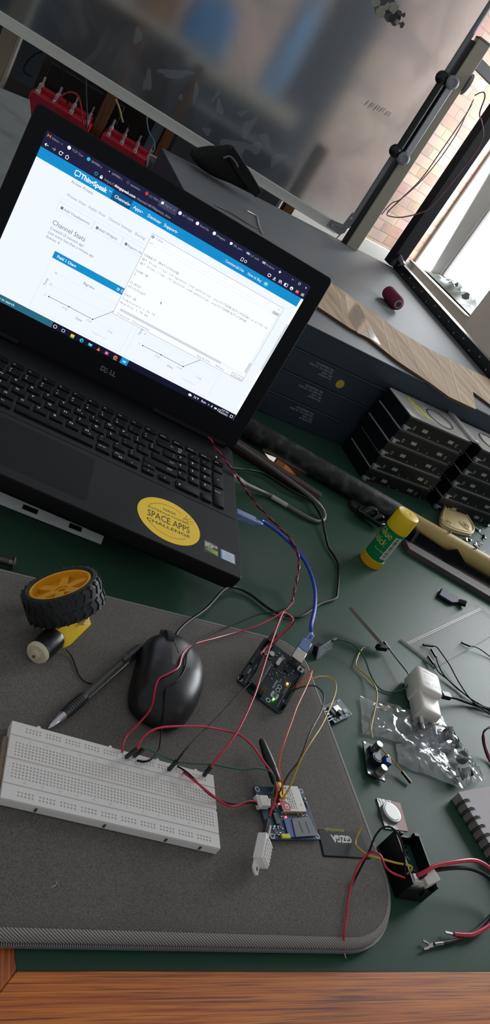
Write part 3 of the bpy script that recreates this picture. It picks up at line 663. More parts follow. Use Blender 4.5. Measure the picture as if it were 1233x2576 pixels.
sl = thing('laptop_sleeve', 'grey padded laptop sleeve with a zip lying flat on the green bench', 'laptop sleeve', (100, -50, 0))
def rs(b): b.v = [(x - 100, y + 50, z) for x, y, z in b.v]; return b
b = MB(); b.loft([[(x, y, z) for x, y in sl_outline(k)] for z, k in ((0.2, 7), (1.5, 2.5), (4, 0.6), (10, 0.6), (12, 2.0), (13.4, 6), (14, 14))])
rs(b).build('sleeve_body', M_sleeve, sl, angle=60)
def band(z0, z1, out, th):
    o = sl_outline(0.6 - out, 14); b = MB(); n = len(o); i_ = sl_outline(0.6 - out + th, 14)
    b.add([(x, y, z0) for x, y in o] + [(x, y, z1) for x, y in o] + [(x, y, z1 + .4) for x, y in i_] + [(x, y, z0 - .4) for x, y in i_],
          [(k * n + j, k * n + (j + 1) % n, ((k + 1) % 4) * n + (j + 1) % n, ((k + 1) % 4) * n + j) for k in range(4) for j in range(n)]); return b
zt_ = [(6.4, -.4), (9.5, -.6), (11.6, .5), (12.7, 2.2), (13.5, 4.8), (13.1, 5.0), (11.5, 2.4), (10, 1), (6.4, 1)]
rg = [[(x, y, z) for x, y in sl_outline(k, 14)] for z, k in zt_]
b = MB(); b.loft(rg + [rg[0]], caps=False); rs(b).build('zip_tape', M_tape, sl, angle=70)
rs(band(1.4, 6.2, 0.6, 1.0)).build('lower_tape', M_sleeve, sl, angle=70)
o = sl_outline(-1.0, 60); b = MB(); acc = 0
P = [Vector((x, y)) for x, y in o] + [Vector(o[0])]
for p, q in zip(P, P[1:]):
    L = (q - p).length; 
    if L < 1e-6: continue
    dd = (q - p) / L; t = 1.5 - acc
    while t < L:
        c = p + dd * t; 
        b.bar((c.x - dd.x * .42, c.y - dd.y * .42, 4.4), (c.x + dd.x * .42, c.y + dd.y * .42, 4.4), 2.6, 3.2); t += 1.5
    acc = (acc + L) % 1.5
z = rs(b).build('zip_teeth', M_teeth, sl, flat=True); z['kind'] = 'stuff'
# rubber brand tag at the right edge
M_rub = mat('tag_rubber', '100f0f', 0.6, spec=.25, vary=.1); M_tagw = mat('tag_white', 'c9c7c2', .6); M_tago = mat('tag_olive', '7f8a2e', .6)
tg = [Vector(at(u, v, TS)) for u, v in ((797, 2086), (893, 2092), (906, 2160), (812, 2156))]
b = MB(); b.prism([(p.x, p.y) for p in (tg[0], tg[3], tg[2] + Vector((12, 0, 0)), tg[1] + Vector((8, 0, 0)))], 12.6, 15.0)
tgo = rs(b).build('brand_tag', M_rub, sl, bevel=1.2)
ctr = Vector((tg[2].x - 100, tg[2].y + 50, 15.05)); ex = (tg[3] - tg[2]).normalized(); ey = Vector((-ex.y, ex.x, 0))
pr = Print(ctr + ex * -1 + Vector((0, 6, 0)), ex, ey, .05)
pr.text('GIZGA', 4, -13.2, 8.6, 0, 1, bold=.05, sx=.82); pr.text('essentials', 8.4, -19.6, 5.8, 1, 1, bold=.01)
pr.build('brand_lettering', [M_tagw, M_tago], tgo, flat=True)
# ================================================================== breadboard
M_bb = mat('breadboard_white', 'd9d4d0', 0.5, vary=.03, scale=30); M_hole = mat('breadboard_hole', '4a4643', .8); M_foam = mat('foam_tape', '8a7868', .9, vary=.3, scale=200)
BA = R_(-7.6835)
bb_ = thing('breadboard', 'white solderless breadboard lying on the grey laptop sleeve', 'breadboard', (-27.694, -90.842, 14), BA)
body = MB()
body.loft([[(x, y, z) for x, y in ((-5.2 + k, -32 + k), (161.8 - k, -32 + k), (161.8 - k, 32 - k), (-5.2 + k, 32 - k))] for z, k in ((1.0, 0), (7.6, 0), (8.0, .4))])
bo = body.build('board_body', M_bb, bb_, angle=20)
def holes(x0, y0, nx, ny, b, hs=1.35, p=2.54, zt=8.55, dp=1.6):
    for i in range(nx):
        for j in range(ny):
            x, y = x0 + i * p, y0 + j * p; h, q = hs / 2, p / 2
            o = [(x - q, y - q), (x + q, y - q), (x + q, y + q), (x - q, y + q)]; n = [(x - h, y - h), (x + h, y - h), (x + h, y + h), (x - h, y + h)]
            b.add([(a, c, zt) for a, c in o] + [(a, c, zt) for a, c in n] + [(a, c, zt - dp) for a, c in n],
                  [(0, 1, 5, 4), (1, 2, 6, 5), (2, 3, 7, 6), (3, 0, 4, 7)], 0)
            m = len(b.v) - 12
            b.f += [tuple(m + k for k in f) for f in ((4, 5, 9, 8), (5, 6, 10, 9), (6, 7, 11, 10), (7, 4, 8, 11), (8, 9, 10, 11))]; b.mi += [0, 0, 0, 0, 1]
def plate(x0, y0, x1, y1, hx0, hy0, hx1, hy1, b, zt=8.55, z0=7.9):
    """raised strip whose middle hx0..hx1, hy0..hy1 is filled by the hole field"""
    for a, c, d_, e in ((x0, y0, x1, hy0), (x0, hy1, x1, y1), (x0, hy0, hx0, hy1), (hx1, hy0, x1, hy1)):
        if d_ > a and e > c: b.box(a, c, z0, d_, e, zt)
h = 1.27
for sgn in (1, -1):                                        # terminal strips
    y0 = 3.81 if sgn > 0 else -13.97
    b = MB(); holes(0, y0, 63, 5, b); plate(-5.2, y0 - h - 1.2 if sgn > 0 else y0 - h - 4.2, 161.8, y0 + 10.16 + h + (4.2 if sgn > 0 else 1.2), -h, y0 - h, 157.48 + h, y0 + 10.16 + h, b)
    b.build('terminal_strip', [M_bb, M_hole], bb_, flat=True)
    y0 = 25.1 if sgn > 0 else -27.64
    b = MB()
    xs = [6.2 + g * 15.24 for g in range(10)]
    for x in xs: holes(x, y0, 5, 2, b)
    edges = [-5.2] + [v for x in xs for v in (x - h, x + 4 * 2.54 + h)] + [161.8]
    for k in range(0, len(edges), 2): b.box(edges[k], y0 - h, 7.9, edges[k + 1], y0 + 2.54 + h, 8.55)
    ya, yb = (20.4, 31.8) if sgn > 0 else (-31.8, -20.4)
    b.box(-5.2, ya, 7.9, 161.8, y0 - h, 8.55); b.box(-5.2, y0 + 2.54 + h, 7.9, 161.8, yb, 8.55)
    b.build('power_rail', [M_bb, M_hole], bb_, flat=True)
# raised numbers beside the strips, side clips, foam backing
nb = Print((0, 0, 8.56), (1, 0, 0), (0, 1, 0), .05)
M_num = mat('moulded_number', 'c3beb9', .5)
for k in range(0, 13):
    t = str(1 if k == 0 else k * 5); x = (0 if k == 0 else (k * 5 - 1) * 2.54)
    for y in (17.0, -17.0): nb.text(t, 157.48 - x - .8, y + .8, 2.2, 0, 1, flip=True) if False else nb.text(t, 157.48 - x + 1.0, y - .6, 2.2, 0, 1)
for k, ch in enumerate('abcdefghij'):
    y = -13.97 + (k if k < 5 else k + 2) * 2.54
    for x in (-2.6, 160.0): nb.text(ch, x - .5, y - .6, 2.0, 0, 1)
nb.build('moulded_numbers', M_num, bb_, flat=True)
for x in (20, 70, 118, 146):
    MB().box(x, -32.6, 2.5, x + 1.6, -31.9, 6.0).build('side_slot', M_hole, bb_)
for x in (15, 72, 112, 146):
    MB().cyl((x, 32.2, 5.5), (x, 32.2, 8.4), 1.4, n=12).build('side_clip', M_bb, bb_)
MB().box(-5.8, -31, 0, 161, 31, 1.0).build('foam_backing', M_foam, bb_)
MB().box(-8.6, -24, 0.4, -5.3, 20, 5.4).build('end_foam', M_foam, bb_, bevel=.8)

# ================================================================== mouse
M_mouse = mat('mouse_black', '101013', 0.36, vary=.05); M_mtrim = mat('mouse_trim', '3a4656', .35); M_wheel = mat('mouse_wheel', '1d1d1d', .6); M_cable = mat('black_cable', '0d0d0d', .5, spec=.28)
MO = (107, 9, 14)
mo = thing('computer_mouse', 'black wired computer mouse sitting on the laptop sleeve', 'mouse', MO, R_(-4))
NN = 40
opx = [(352, 1638), (366, 1612), (402, 1602), (440, 1607), (474, 1634), (497, 1676), (504, 1722), (493, 1778), (462, 1824), (425, 1838), (380, 1822), (342, 1798), (325, 1772), (328, 1726), (340, 1682)]
mrot = Matrix.Rotation(R_(4), 4, 'Z')
ow = [mrot @ (Vector(at(u, v, 21)) - Vector((MO[0], MO[1], 21))) for u, v in opx]
oc = spline(ow + [ow[0]], 12)[:-1]
# closed outline of the body, sampled evenly round its middle
mc = sum(oc, Vector()) / len(oc)
def outl_at(a):
    return max((p for p in oc), key=lambda p: math.cos(math.atan2((p - mc).y, (p - mc).x) - a))
low = [outl_at(2 * PI * i / NN) for i in range(NN)]
low = [(p.x, p.y, 4.0) for p in low]
def mouse_ring(t):
    k = math.cos(t * PI / 2) ** 0.55; z = 5 + 28 * math.sin(t * PI / 2)
    return [(mc.x + (x - mc.x) * k, mc.y - 5 * (1 - k) + (y - mc.y) * k, z - .11 * max(0, (y - mc.y) * k) * t) for x, y, _ in low]
def mouse_top(u, v):
    """place on the mouse's back seen at photo position u, v, with room for a lead"""
    z = 40.0
    for _ in range(25):
        p = mrot @ (Vector(at(u, v, z)) - Vector(MO)); p.z = 0; lo_, hi_ = 0.0, 1.0
        for _i in range(24):
            k = (lo_ + hi_) / 2; c_ = Vector((mc.x, mc.y - 5 * (1 - k), 0)); q = outl_at(math.atan2((p - c_).y, (p - c_).x)); R0 = (Vector((q.x, q.y, 0)) - Vector((mc.x, mc.y, 0))).length
            if (p - c_).length <= R0 * k: hi_ = k
            else: lo_ = k
        k = min(1, max(1e-4, hi_)); t = math.acos(k ** (1 / .55)) * 2 / PI
        zn = 14 + 5 + 28 * math.sin(t * PI / 2) - .11 * max(0, p.y - mc.y) * t + 1.3
        z = z * .5 + zn * .5
    return (u, v, z)
rings = [[(mc.x + (x - mc.x) * .93, mc.y + (y - mc.y) * .93, .8) for x, y, z in low], [(x, y, 3.0) for x, y, z in low]] + [mouse_ring(t) for t in (0.03, .15, .3, .45, .6, .74, .86, .95, .995)]
MB().loft(rings).build('mouse_body', M_mouse, mo, angle=70, subsurf=1)
tr_ = [p for p in spline([mrot @ (Vector(at(u, v, 19)) - Vector((MO[0], MO[1], 14))) for u, v in ((328, 1778), (344, 1799), (380, 1822), (412, 1836), (440, 1837), (458, 1828))], 6)]
MB().tube(tr_, .9, 6).build('rear_trim', M_mtrim, mo)
b = MB(); b.cyl((-3.4, 36, 19.5), (3.4, 36, 19.5), 10.5, n=28)
for i in range(28):
    a = 2 * PI * i / 28; b.cbox(0, 36 + 10.5 * math.cos(a), 19.5 + 10.5 * math.sin(a), 6.4, .6, .6)
b.build('scroll_wheel', M_wheel, mo)
MB().tube([(.6, 24 - 2.2 * i, 32.6 + .62 * i - .012 * i * i) for i in range(8)], .55, 6).build('button_seam', M_hole, mo)
MB().cyl((1, 49, 12), (2.5, 57, 12.5), 3.4, 2.4, n=14).build('cable_relief', M_wheel, mo)
cab = [(440, 1607, 26), (446, 1592, 27), (470, 1567, 24), (520, 1530, 20), (560, 1487, 9), (587, 1477, 5), (625, 1492, 3), (686, 1536, 3), (740, 1552, 3), (767, 1546, 4), (806, 1519, 3), (842, 1507, 3), (849, 1490, 3), (852, 1427, 3), (842, 1400, 3), (827, 1377, 3), (818, 1340, 5), (811, 1307, 7), (795, 1277, 6), (778, 1257, 6), (724, 1230, 6), (658, 1189, 6), (593, 1178, 10), (560, 1172, 14)]
P = path(cab, 8); mi_ = Matrix.Rotation(R_(4), 4, 'Z')
MB().tube([mi_ @ (p - Vector(MO)) for p in P], 1.7, 8).build('mouse_cable', M_cable, mo)

# ================================================================== gear motor with wheel
M_tyre = mat('tyre_rubber', '18191a', .55, vary=.15, scale=200); M_rim = mat('rim_yellow', 'e0a01c', .42); M_gear = mat('gearbox_yellow', 'ecc319', .38); M_tape = mat('black_tape', '121214', .3, bump=.5, bscale=120); M_cap = mat('motor_cap', 'c8bda2', .5); M_brass = mat('brass', 'b58a3c', .35, metal=1)
av = Vector((-.581, .343, .738)).normalized(); mv = Vector((-.58, -.80, -.11)); mv = (mv - av * mv.dot(av)).normalized(); nv = av.cross(mv)
WC = Vector((6.3, 55.7, 48.0))
gm = thing('gear_motor', 'yellow gear motor with a black tyred wheel standing tilted on the sleeve', 'motor', (WC.x, WC.y, 14))
O_ = Vector((WC.x, WC.y, 14)); wc = WC - O_
def tyre():
    b = MB(); prof = [(26.5, -12), (28.5, -13), (31.2, -12.2), (32.3, -9), (32.5, 0), (32.3, 9), (31.2, 12.2), (28.5, 13), (26.5, 12), (26, 0)]
    b.lathe(prof, wc, av, 48, closed=True)
    x, y, d_ = frame_z(av)
    for i in range(26):                                       # tread blocks, two staggered rows of V marks
        for row in (-1, 1):
            a = 2 * PI * (i + .5 * (row > 0)) / 26; rad = x * math.cos(a) + y * math.sin(a); tn = -x * math.sin(a) + y * math.cos(a)
            c = wc + rad * 32.4
            b.bar(c + d_ * row * 1.2 - tn * 1.0, c + d_ * row * 8.0 + tn * 2.0, 3.6, 1.8, up=rad)
            b.bar(c + d_ * row * 8.0 + tn * 1.4, c + d_ * row * 11.4 - tn * 1.2, 3.0, 1.5, up=rad)
    return b
tyre().build('tyre', M_tyre, gm, angle=30)
b = MB(); b.lathe([(26.4, -10.5), (26.4, 11.5), (24.6, 12.2), (23.6, 11.5), (23.2, 3.5), (6, 3.0), (5.5, 6), (3, 6), (3, -10)], wc, av, 48)
x, y, d_ = frame_z(av)
for i in range(6):
    a = 2 * PI * i / 6 + .3; rad = x * math.cos(a) + y * math.sin(a); tn = -x * math.sin(a) + y * math.cos(a)
    p = wc + d_ * 5.0
    b.bar(p + rad * 5, p + rad * 23.4, 7.5, 5.0, up=d_)
b.build('rim', M_rim, gm, bevel=.5)
gp_ = wc - av * 24
G = Matrix(((mv.x, nv.x, av.x, gp_.x), (mv.y, nv.y, av.y, gp_.y), (mv.z, nv.z, av.z, gp_.z), (0, 0, 0, 1)))
b = MB(); b.M = G; b.prism([(-11, -11), (22, -11), (27, -8), (27, 8), (22, 11), (-11, 11)], -9.4, 9.4); b.cyl((0, 0, 9), (0, 0, 13), 4, n=16)
b.build('gearbox', M_gear, gm, bevel=.8)
b = MB(); b.M = G; b.box(-3, 11, -1.4, 4, 15.5, 1.4); b.build('mounting_tab', M_cap, gm, bevel=.6)
b = MB(); b.M = G; b.lathe([(10.2, 26), (10.6, 28), (10.5, 34), (10.8, 38), (10.4, 44), (10.3, 47)], (0, 0, 0), (1, 0, 0), 24); b.build('taped_motor', M_tape, gm, angle=60)
b = MB(); b.M = G; b.lathe([(9.8, 46.5), (9.8, 49), (8.6, 51), (4.4, 51), (4.0, 53), (1.8, 53.4)], (0, 0, 0), (1, 0, 0), 24); b.build('motor_end_cap', M_cap, gm)
b = MB(); b.M = G; b.cyl((53, 0, 0), (54.6, 0, 0), 1.1, n=10); b.build('motor_shaft', M_brass, gm)
P = path([(166, 1632, 18), (180, 1650, 15.5), (192, 1680, 15), (200, 1700, 15), (215, 1715, 15), (235, 1721, 15)])
MB().tube([p - O_ for p in P], .6, 6).build('motor_wire', M_cable, gm)

# ================================================================== pen
M_clear = mat('clear_plastic', 'e6e4da', .08, trans=.92, ior=1.3); M_grip = mat('grip_rubber', '15151a', .5); M_chrome = mat('chrome', 'c8c8cc', .18, metal=1); M_refill = mat('pen_refill', '7c7868', .4)
pa, pb = Vector(at(121, 1833, 18)), Vector(at(354, 1627, 18.5))
pn = thing('ballpoint_pen', 'clear barrelled ballpoint pen with black grip and silver tip left of the mouse', 'pen', pa)
d_ = (pb - pa); Lp = d_.length; d_ = d_ / Lp
MB().lathe([(.5, 0), (.7, 2), (1.6, 3), (3.6, 16), (3.9, 19)], (0, 0, 0), d_, 20).build('metal_tip', M_chrome, pn)
b = MB(); b.lathe([(4.0, 19), (4.3, 22), (4.2, 40), (4.5, 47), (4.3, 48)], (0, 0, 0), d_, 20)
for k in range(8): b.lathe([(4.2, 24 + k * 2.6), (4.7, 25 + k * 2.6), (4.7, 25.6 + k * 2.6), (4.2, 26.6 + k * 2.6)], (0, 0, 0), d_, 20)
b.build('grip', M_grip, pn)
MB().lathe([(3.8, 48), (3.8, Lp - 22)], (0, 0, 0), d_, 10).build('barrel', M_clear, pn, angle=20)
MB().cyl(d_ * 40, d_ * (Lp - 24), 1.5, n=10).build('refill', M_refill, pn)
b = MB(); b.lathe([(4.0, Lp - 22), (4.0, Lp - 4), (2.6, Lp)], (0, 0, 0), d_, 16); b.bar(d_ * (Lp - 3) + Vector((0, 0, 4)), d_ * (Lp - 34) + Vector((0, 0, 5.0)), 3, 1.1); b.build('cap_and_clip', M_grip, pn)
# ================================================================== microcontroller board
M_pcb = mat('pcb_navy', '14262f', .35, vary=.1, scale=120, spec=.5); M_silk = mat('silk_white', 'b9c0c4', .6); M_hdr = mat('header_black', '0f0f10', .45)
M_met = mat('plated_metal', 'c4c0b8', .25, metal=1); M_gold = mat('gold_pin', 'd0a452', .3, metal=1); M_chip = mat('chip_black', '1c1d1f', .4); M_tin = mat('tin', 'b9bcc0', .35, metal=.9)
M_smd = mat('smd_part', '8b8478', .5); M_lg = mat('led_green', '000000', .5, emit='5aff3c', estr=14); M_lo = mat('led_orange', '000000', .5, emit='ff9a28', estr=14); M_lr = mat('led_red', '000000', .5, emit='ff2a3c', estr=12)
def board_frame(A, B, Dp):
    A, B, Dp = Vector(A), Vector(B), Vector(Dp)
    ex = (B - A).normalized(); ey = (Dp - A); ey = (ey - ex * ey.dot(ex)).normalized(); ez = ex.cross(ey)
    return ex, ey, ez
def frame_empty(o, name, A, ex, ey, ez):
    o.matrix_world = Matrix(((ex.x, ey.x, ez.x, A.x * S), (ex.y, ey.y, ez.y, A.y * S), (ex.z, ey.z, ez.z, A.z * S), (0, 0, 0, 1)))
A = Vector(at(600, 1714, 17.5)); B = Vector(at(703, 1793, 17.5)); Dp = Vector(at(677, 1606, 31.5))
ex, ey, ez = board_frame(A, B, Dp)
A = A - ex * ((53.3 - (B - A).length) / 2)
ar = thing('microcontroller_board', 'dark blue microcontroller board with lit green and orange lights beside the mouse', 'circuit board')
frame_empty(ar, '', A, ex, ey, ez); ARM = ar.matrix_world.copy()
def arw(x, y, z): return (ARM @ Vector((x * S, y * S, z * S))) / S       # place on the board -> room
b = MB(); b.prism([(0, 2.5), (1.5, 0), (14, 0), (15, -1.5), (50, -1.5), (53.3, 2), (53.3, 62), (51, 64), (51, 68.6), (2, 68.6), (0, 66)], -1.6, 0)
b.build('circuit_board', M_pcb, ar)
for i, (x, y) in enumerate(((2.6, 3.5), (50.5, 15), (7.6, 54.5), (35.6, 4.0))):
    MB().lathe([(1.6, .02), (2.6, .02), (2.6, .12), (1.6, .12)], (x, y, 0), (0, 0, 1), 20, closed=True).build('mounting_ring', M_tin, ar)
b = MB(); b.box(32, 59.5, .2, 44, 75.0, 11.0); b.build('usb_socket', M_met, ar, bevel=.5)
b = MB(); b.box(3.2, 57, .1, 12.2, 70.6, 11); b.cyl((7.7, 57, 6.5), (7.7, 70.6, 6.5), 4.5, n=20); b.build('power_socket', M_hdr, ar, bevel=.4)
b = MB(); b.box(11.8, 3.5, 3.2, 19.6, 39, 6.6); b.build('main_chip', mat('chip_grey', '3a3633', .35), ar, bevel=.3)
for k in range(14):
    y = 4.8 + k * 2.54
    for x, s_ in ((11.2, -1), (20.2, 1)): MB().box(x - .5, y - .5, 0, x + .5, y + .5, 4.8).build('chip_leg', M_tin, ar)
MB().box(10.6, 3, .1, 20.8, 39.6, 3.2).build('chip_holder', M_hdr, ar)
for y0, y1 in ((3, 18.4), (20.5, 41)): pass
def header(x, y0, n, parent=ar, name='pin_header'):
    b = MB(); b.box(x - 1.25, y0, 0, x + 1.25, y0 + n * 2.54, 8.5)
    for k in range(n): b.box(x - .45, y0 + 1.27 + k * 2.54 - .45, 8.5, x + .45, y0 + 1.27 + k * 2.54 + .45, 8.53, 1)
    return b.build(name, [M_hdr, M_chip], parent, flat=True)
header(50.8, 5.2, 8); header(50.8, 27.4, 10); header(2.5, 2.6, 6); header(2.5, 21.0, 8)
for x, y in ((9.2, 47.2), (14.6, 51.0)): 
    MB().lathe([(3.3, .1), (3.3, 1.0), (3.1, 1.2), (3.1, 5.2), (2.7, 5.6)], (x, y, 0), (0, 0, 1), 20).build('capacitor', M_met, ar)
MB().prism(rrect(22.6, 44.6, 27.0, 55.6, 2.1), .1, 3.6).build('crystal', M_met, ar, bevel=.4)
MB().box(33.6, 47.2, .1, 38.8, 52.4, 1.3).build('usb_chip', M_chip, ar)
b = MB(); b.box(44.0, 56.4, .1, 50.4, 62.4, 3.4); b.cyl((47.2, 59.4, 3.4), (47.2, 59.4, 4.4), 1.6, n=14, mi=1); b.build('reset_button', [M_met, M_hdr], ar)
b = MB(); 
for i in range(3):
    for j in range(2): b.box(24.4 + j * 2.54, 1.6 + i * 2.54, .1, 25.1 + j * 2.54, 2.3 + i * 2.54, 8.4)
b.box(23.6, .9, .1, 28.4, 8.2, 2.6, 1); b.build('programming_header', [M_gold, M_hdr], ar)
random.seed(3)
b = MB()
for x, y in [(24, 31), (26, 34), (29, 38), (31, 36), (28, 28), (30, 42), (33, 42), (36, 44), (40, 46), (42, 50), (42, 54), (31, 56), (29, 60), (25, 62), (21, 62), (20, 57), (24, 40), (38, 40), (22, 43), (41, 36), (34, 54)]:
    b.cbox(x, y, .4, random.uniform(.9, 1.8), random.uniform(.7, 1.3), .7, random.choice((0, 1)))
q = b.build('small_components', [M_smd, M_tin], ar, flat=True); q['kind'] = 'stuff'
pr = Print((0, 0, .03), (0, 1, 0), (-1, 0, 0), .02)       # print runs along the board
pr.poly([(x, y) for x, y in rrect(10, -42.6, 18, -34.6, 2)], 0, 1)
pr.text('UNO', 11, -40.2, 4.6, 1, 3, bold=.05, sx=.7)
for y in (21.6, 26.4): pr.ring(y, -38.6, 2.1, .9, 0, 2)
pr.text('ARDUINO', 19.6, -34.4, 2.6, 0, 2, bold=.03)
pr.line((4, -46.2), (40, -46.2), .35, 0, 2); pr.text('DIGITAL (PWM~)', 22, -45.4, 2.3, 0, 2)
pr.text('ANALOG IN', 4, -9.2, 2.2, 0, 2); pr.text('POWER', 24, -9.2, 2.2, 0, 2); pr.text('TX RX', 30, -37, 2.2, 0, 2)
for k in range(5): pr.rect(15 + k * 1.6, -6.8, 16.1 + k * 1.6, -4.8, 0, 2)
for k in range(4): pr.rect(56 + k * 1.6, -28 - k * .2, 57.1 + k * 1.6, -24.4, 0, 2)
pr.build('board_lettering', [M_silk, M_pcb], ar, flat=True)
for nm, m_, x, y in (('green_light', M_lg, 39.5, 8.2), ('orange_light', M_lo, 43.4, 35.5)):
    b = MB(); b.cbox(x, y, .7, 1.7, 1.2, 1.1); b.build(nm, m_, ar)

# blue lead from the laptop to the board
M_bluec = mat('blue_jacket', '1f45b0', .22, spec=.6); M_bplug = mat('blue_clear_plug', '8fa4d6', .2, trans=.35, ior=1.3)
ub = thing('blue_usb_cable', 'translucent blue cable from the laptop to the microcontroller board', 'cable')
p0 = arw(38, 76, 5.5); p1 = arw(38, 92, 5.5); p2 = arw(38, 104, 8)
exa, eya, eza = [(ARM.to_3x3() @ Vector(v)).normalized() for v in ((1, 0, 0), (0, 1, 0), (0, 0, 1))]
lside = Vector((math.cos(LA), math.sin(LA), 0)); lb = Vector((-lside.y, lside.x, 0))
base0 = Vector(at(596, 1291, 41))
path_px = [(660, 1311, 38), (700, 1338, 34), (740, 1376, 28), (772, 1420, 24), (790, 1470, 26), (793, 1520, 30), (783, 1575, 36)]
P = spline([base0 + lside * 20, base0 + lside * 34] + [Vector(at(*q)) for q in path_px] + [p2, p1], 8)
b = MB().tube(P, 2.3, 10); b.build('cable_jacket', M_bluec, ub)
b = MB(); b.bar(base0 - lside * 2, base0 + lside * 26, 12, 7); b.bar(base0 + lside * 26, base0 + lside * 34, 7, 5.4); b.build('laptop_plug', M_bplug, ub, bevel=1.2)
b = MB(); b.bar(p0, p1, 11.5, 10.5, up=eza); b.bar(p1, p2, 7, 7, up=eza); b.build('board_plug', M_bplug, ub, bevel=1.2)

# ================================================================== phone network module
M_pcb2 = mat('pcb_blue', '1c3a52', .32, vary=.1, scale=120); M_shield = mat('shield_label', 'd9d5d2', .4); M_redp = mat('red_print', 'b5384c', .5); M_slot = mat('slot_grey', '55565b', .4, metal=.5); M_sim = mat('sim_blue', '2a4a86', .45); M_jst = mat('jst_white', 'dcd8d0', .45)
gsm = thing('network_module', 'blue network module with a silver labelled can, red lights and a black aerial', 'circuit board')
A = Vector(at(681, 2112, 17)); B = Vector(at(808, 2112, 17)); Dp = Vector(at(645, 1978, 18.5))
ex, ey, ez = board_frame(A, B, Dp); frame_empty(gsm, '', A, ex, ey, ez); GM = gsm.matrix_world.copy(); GMi = GM.inverted()
def gsl(u, v, z=18.5): return (GMi @ (Vector(at(u, v, z)) * S)) / S
GW, GH = (B - A).length, (Dp - A).length
MB().box(0, 0, -1.6, GW, GH, 0).build('circuit_board', M_pcb2, gsm, bevel=.3)
for x, y in ((2.8, 2.8), (GW - 2.8, 2.8), (2.8, GH - 2.8), (GW - 2.8, GH - 2.8)):
    MB().lathe([(1.5, .02), (2.3, .02), (2.3, .15), (1.5, .15)], (x, y, 0), (0, 0, 1), 20, closed=True).build('mounting_ring', M_silk, gsm)
    MB().cyl((x, y, .0), (x, y, .1), 1.5, n=14).build('mounting_hole', M_hdr, gsm)
c0, c1 = gsl(715, 2042, 21), gsl(748, 1978, 21); c2 = gsl(772, 2040, 21)
sx0, sx1, sy0, sy1 = c0.x, c2.x, (c0.y + c2.y) / 2, c1.y
MB().box(sx0, sy0, .2, sx1, sy1, 3.0).build('shield_can', M_met, gsm, bevel=.4)
for k in range(17): MB().box(sx0 + 1 + k * 1.3, sy0 - .7, .1, sx0 + 1.7 + k * 1.3, sy0, 1.0).build('can_tab', M_gold, gsm)
pr = Print((sx0, sy0, 3.02), (1, 0, 0), (0, 1, 0), .02); sw, sh_ = sx1 - sx0, sy1 - sy0
pr.rect(.6, .8, sw - .6, sh_ - .6, 0, 1); pr.poly([(.6, .8), (8, .8), (8, 7), (5, 9.5), (.6, 9.5)], 1, 2); pr.rect(3.4, 2.4, 6.8, 6.2, 0, 3); pr.rect(4.2, 3, 6, 4.8, 1, 4)
random.seed(5)
for k in range(4):
    x = 10 + k * 2.3 if k < 3 else 8
    y = 2.4
    while y < sh_ - 2:
        h_ = random.uniform(.3, 1.1); pr.rect(x, y, x + 1.3, min(y + h_, sh_ - 1.5), 2, 2); y += h_ + random.uniform(.3, .8)
pr.text('CE', sw - 5.2, 5.5, 2.2, 2, 2)
pr.build('can_label', [M_shield, M_redp, M_ink], gsm, flat=True)
a0, a1, a2, a3 = gsl(733, 2060), gsl(776, 2054), gsl(800, 2102), gsl(744, 2106)
b = MB(); b.prism([(a3.x, a3.y), (a2.x, a2.y), (a1.x, a1.y), (a0.x, a0.y)], 1.0, 1.6)
b.build('sim_slot', M_slot, gsm, bevel=.2)
cx_, cy_ = (a0 + a2).x / 2, (a0 + a2).y / 2
for k in (-4.0, 3.0): MB().bar((cx_ + k, cy_ - 5, 1.65), (cx_ + k - .3, cy_ + 5, 1.65), .9, .12).build('slot_cut', M_hdr, gsm)
s0, s1, s2, s3 = gsl(714, 2060), gsl(733, 2058), gsl(746, 2104), gsl(728, 2106)
MB().prism([(s3.x, s3.y), (s2.x, s2.y), (s1.x, s1.y), (s0.x, s0.y)], .4, 1.0).build('sim_card', M_sim, gsm)
for k in range(3): q = gsl(783 + k * 3.2, 2072 + k * 7); MB().cyl((q.x, q.y, .05), (q.x, q.y, .5), .95, n=12).build('solder_pad', mat('solder', 'd5dde2', .25, metal=.8), gsm)
q = gsl(719, 2104); MB().box(q.x - 4.2, q.y - 1.6, .1, q.x + 4.2, q.y + 2.0, 2.2).build('yellow_block', mat('yellow_block', 'c9bd1e', .45), gsm, bevel=.3)
q0, q1 = gsl(690, 2046), gsl(704, 2070)
MB().box(q0.x - 1.8, q1.y - 1, .1, q0.x + 2.2, q0.y, 1.6).build('chip', M_chip, gsm)
for k in range(7): MB().box(q0.x + 2.2, q1.y - .4 + k * 1.35, .1, q0.x + 3.1, q1.y + k * 1.35, .9).build('chip_leg', M_tin, gsm)
b = MB(); random.seed(9)
for k in range(46):
    u, v = random.choice(((random.uniform(688, 716), random.uniform(2072, 2100)), (random.uniform(708, 722), random.uniform(2040, 2056)), (random.uniform(748, 785), random.uniform(2048, 2053)), (random.uniform(772, 786), random.uniform(2000, 2050))))
    q = gsl(u, v); b.cbox(min(max(q.x, 2), GW - 2), min(max(q.y, 2), GH - 2), .4, 1.2, .8, .7, random.choice((0, 1)))
q = b.build('small_components', [M_smd, M_tin], gsm, flat=True); q['kind'] = 'stuff'
for u, v in ((705, 2020), (722, 2053)):
    q = gsl(u, v, 20); b = MB(); b.cbox(q.x, q.y, .8, 1.5, 1.1, .9); b.build('red_light', M_lr, gsm)
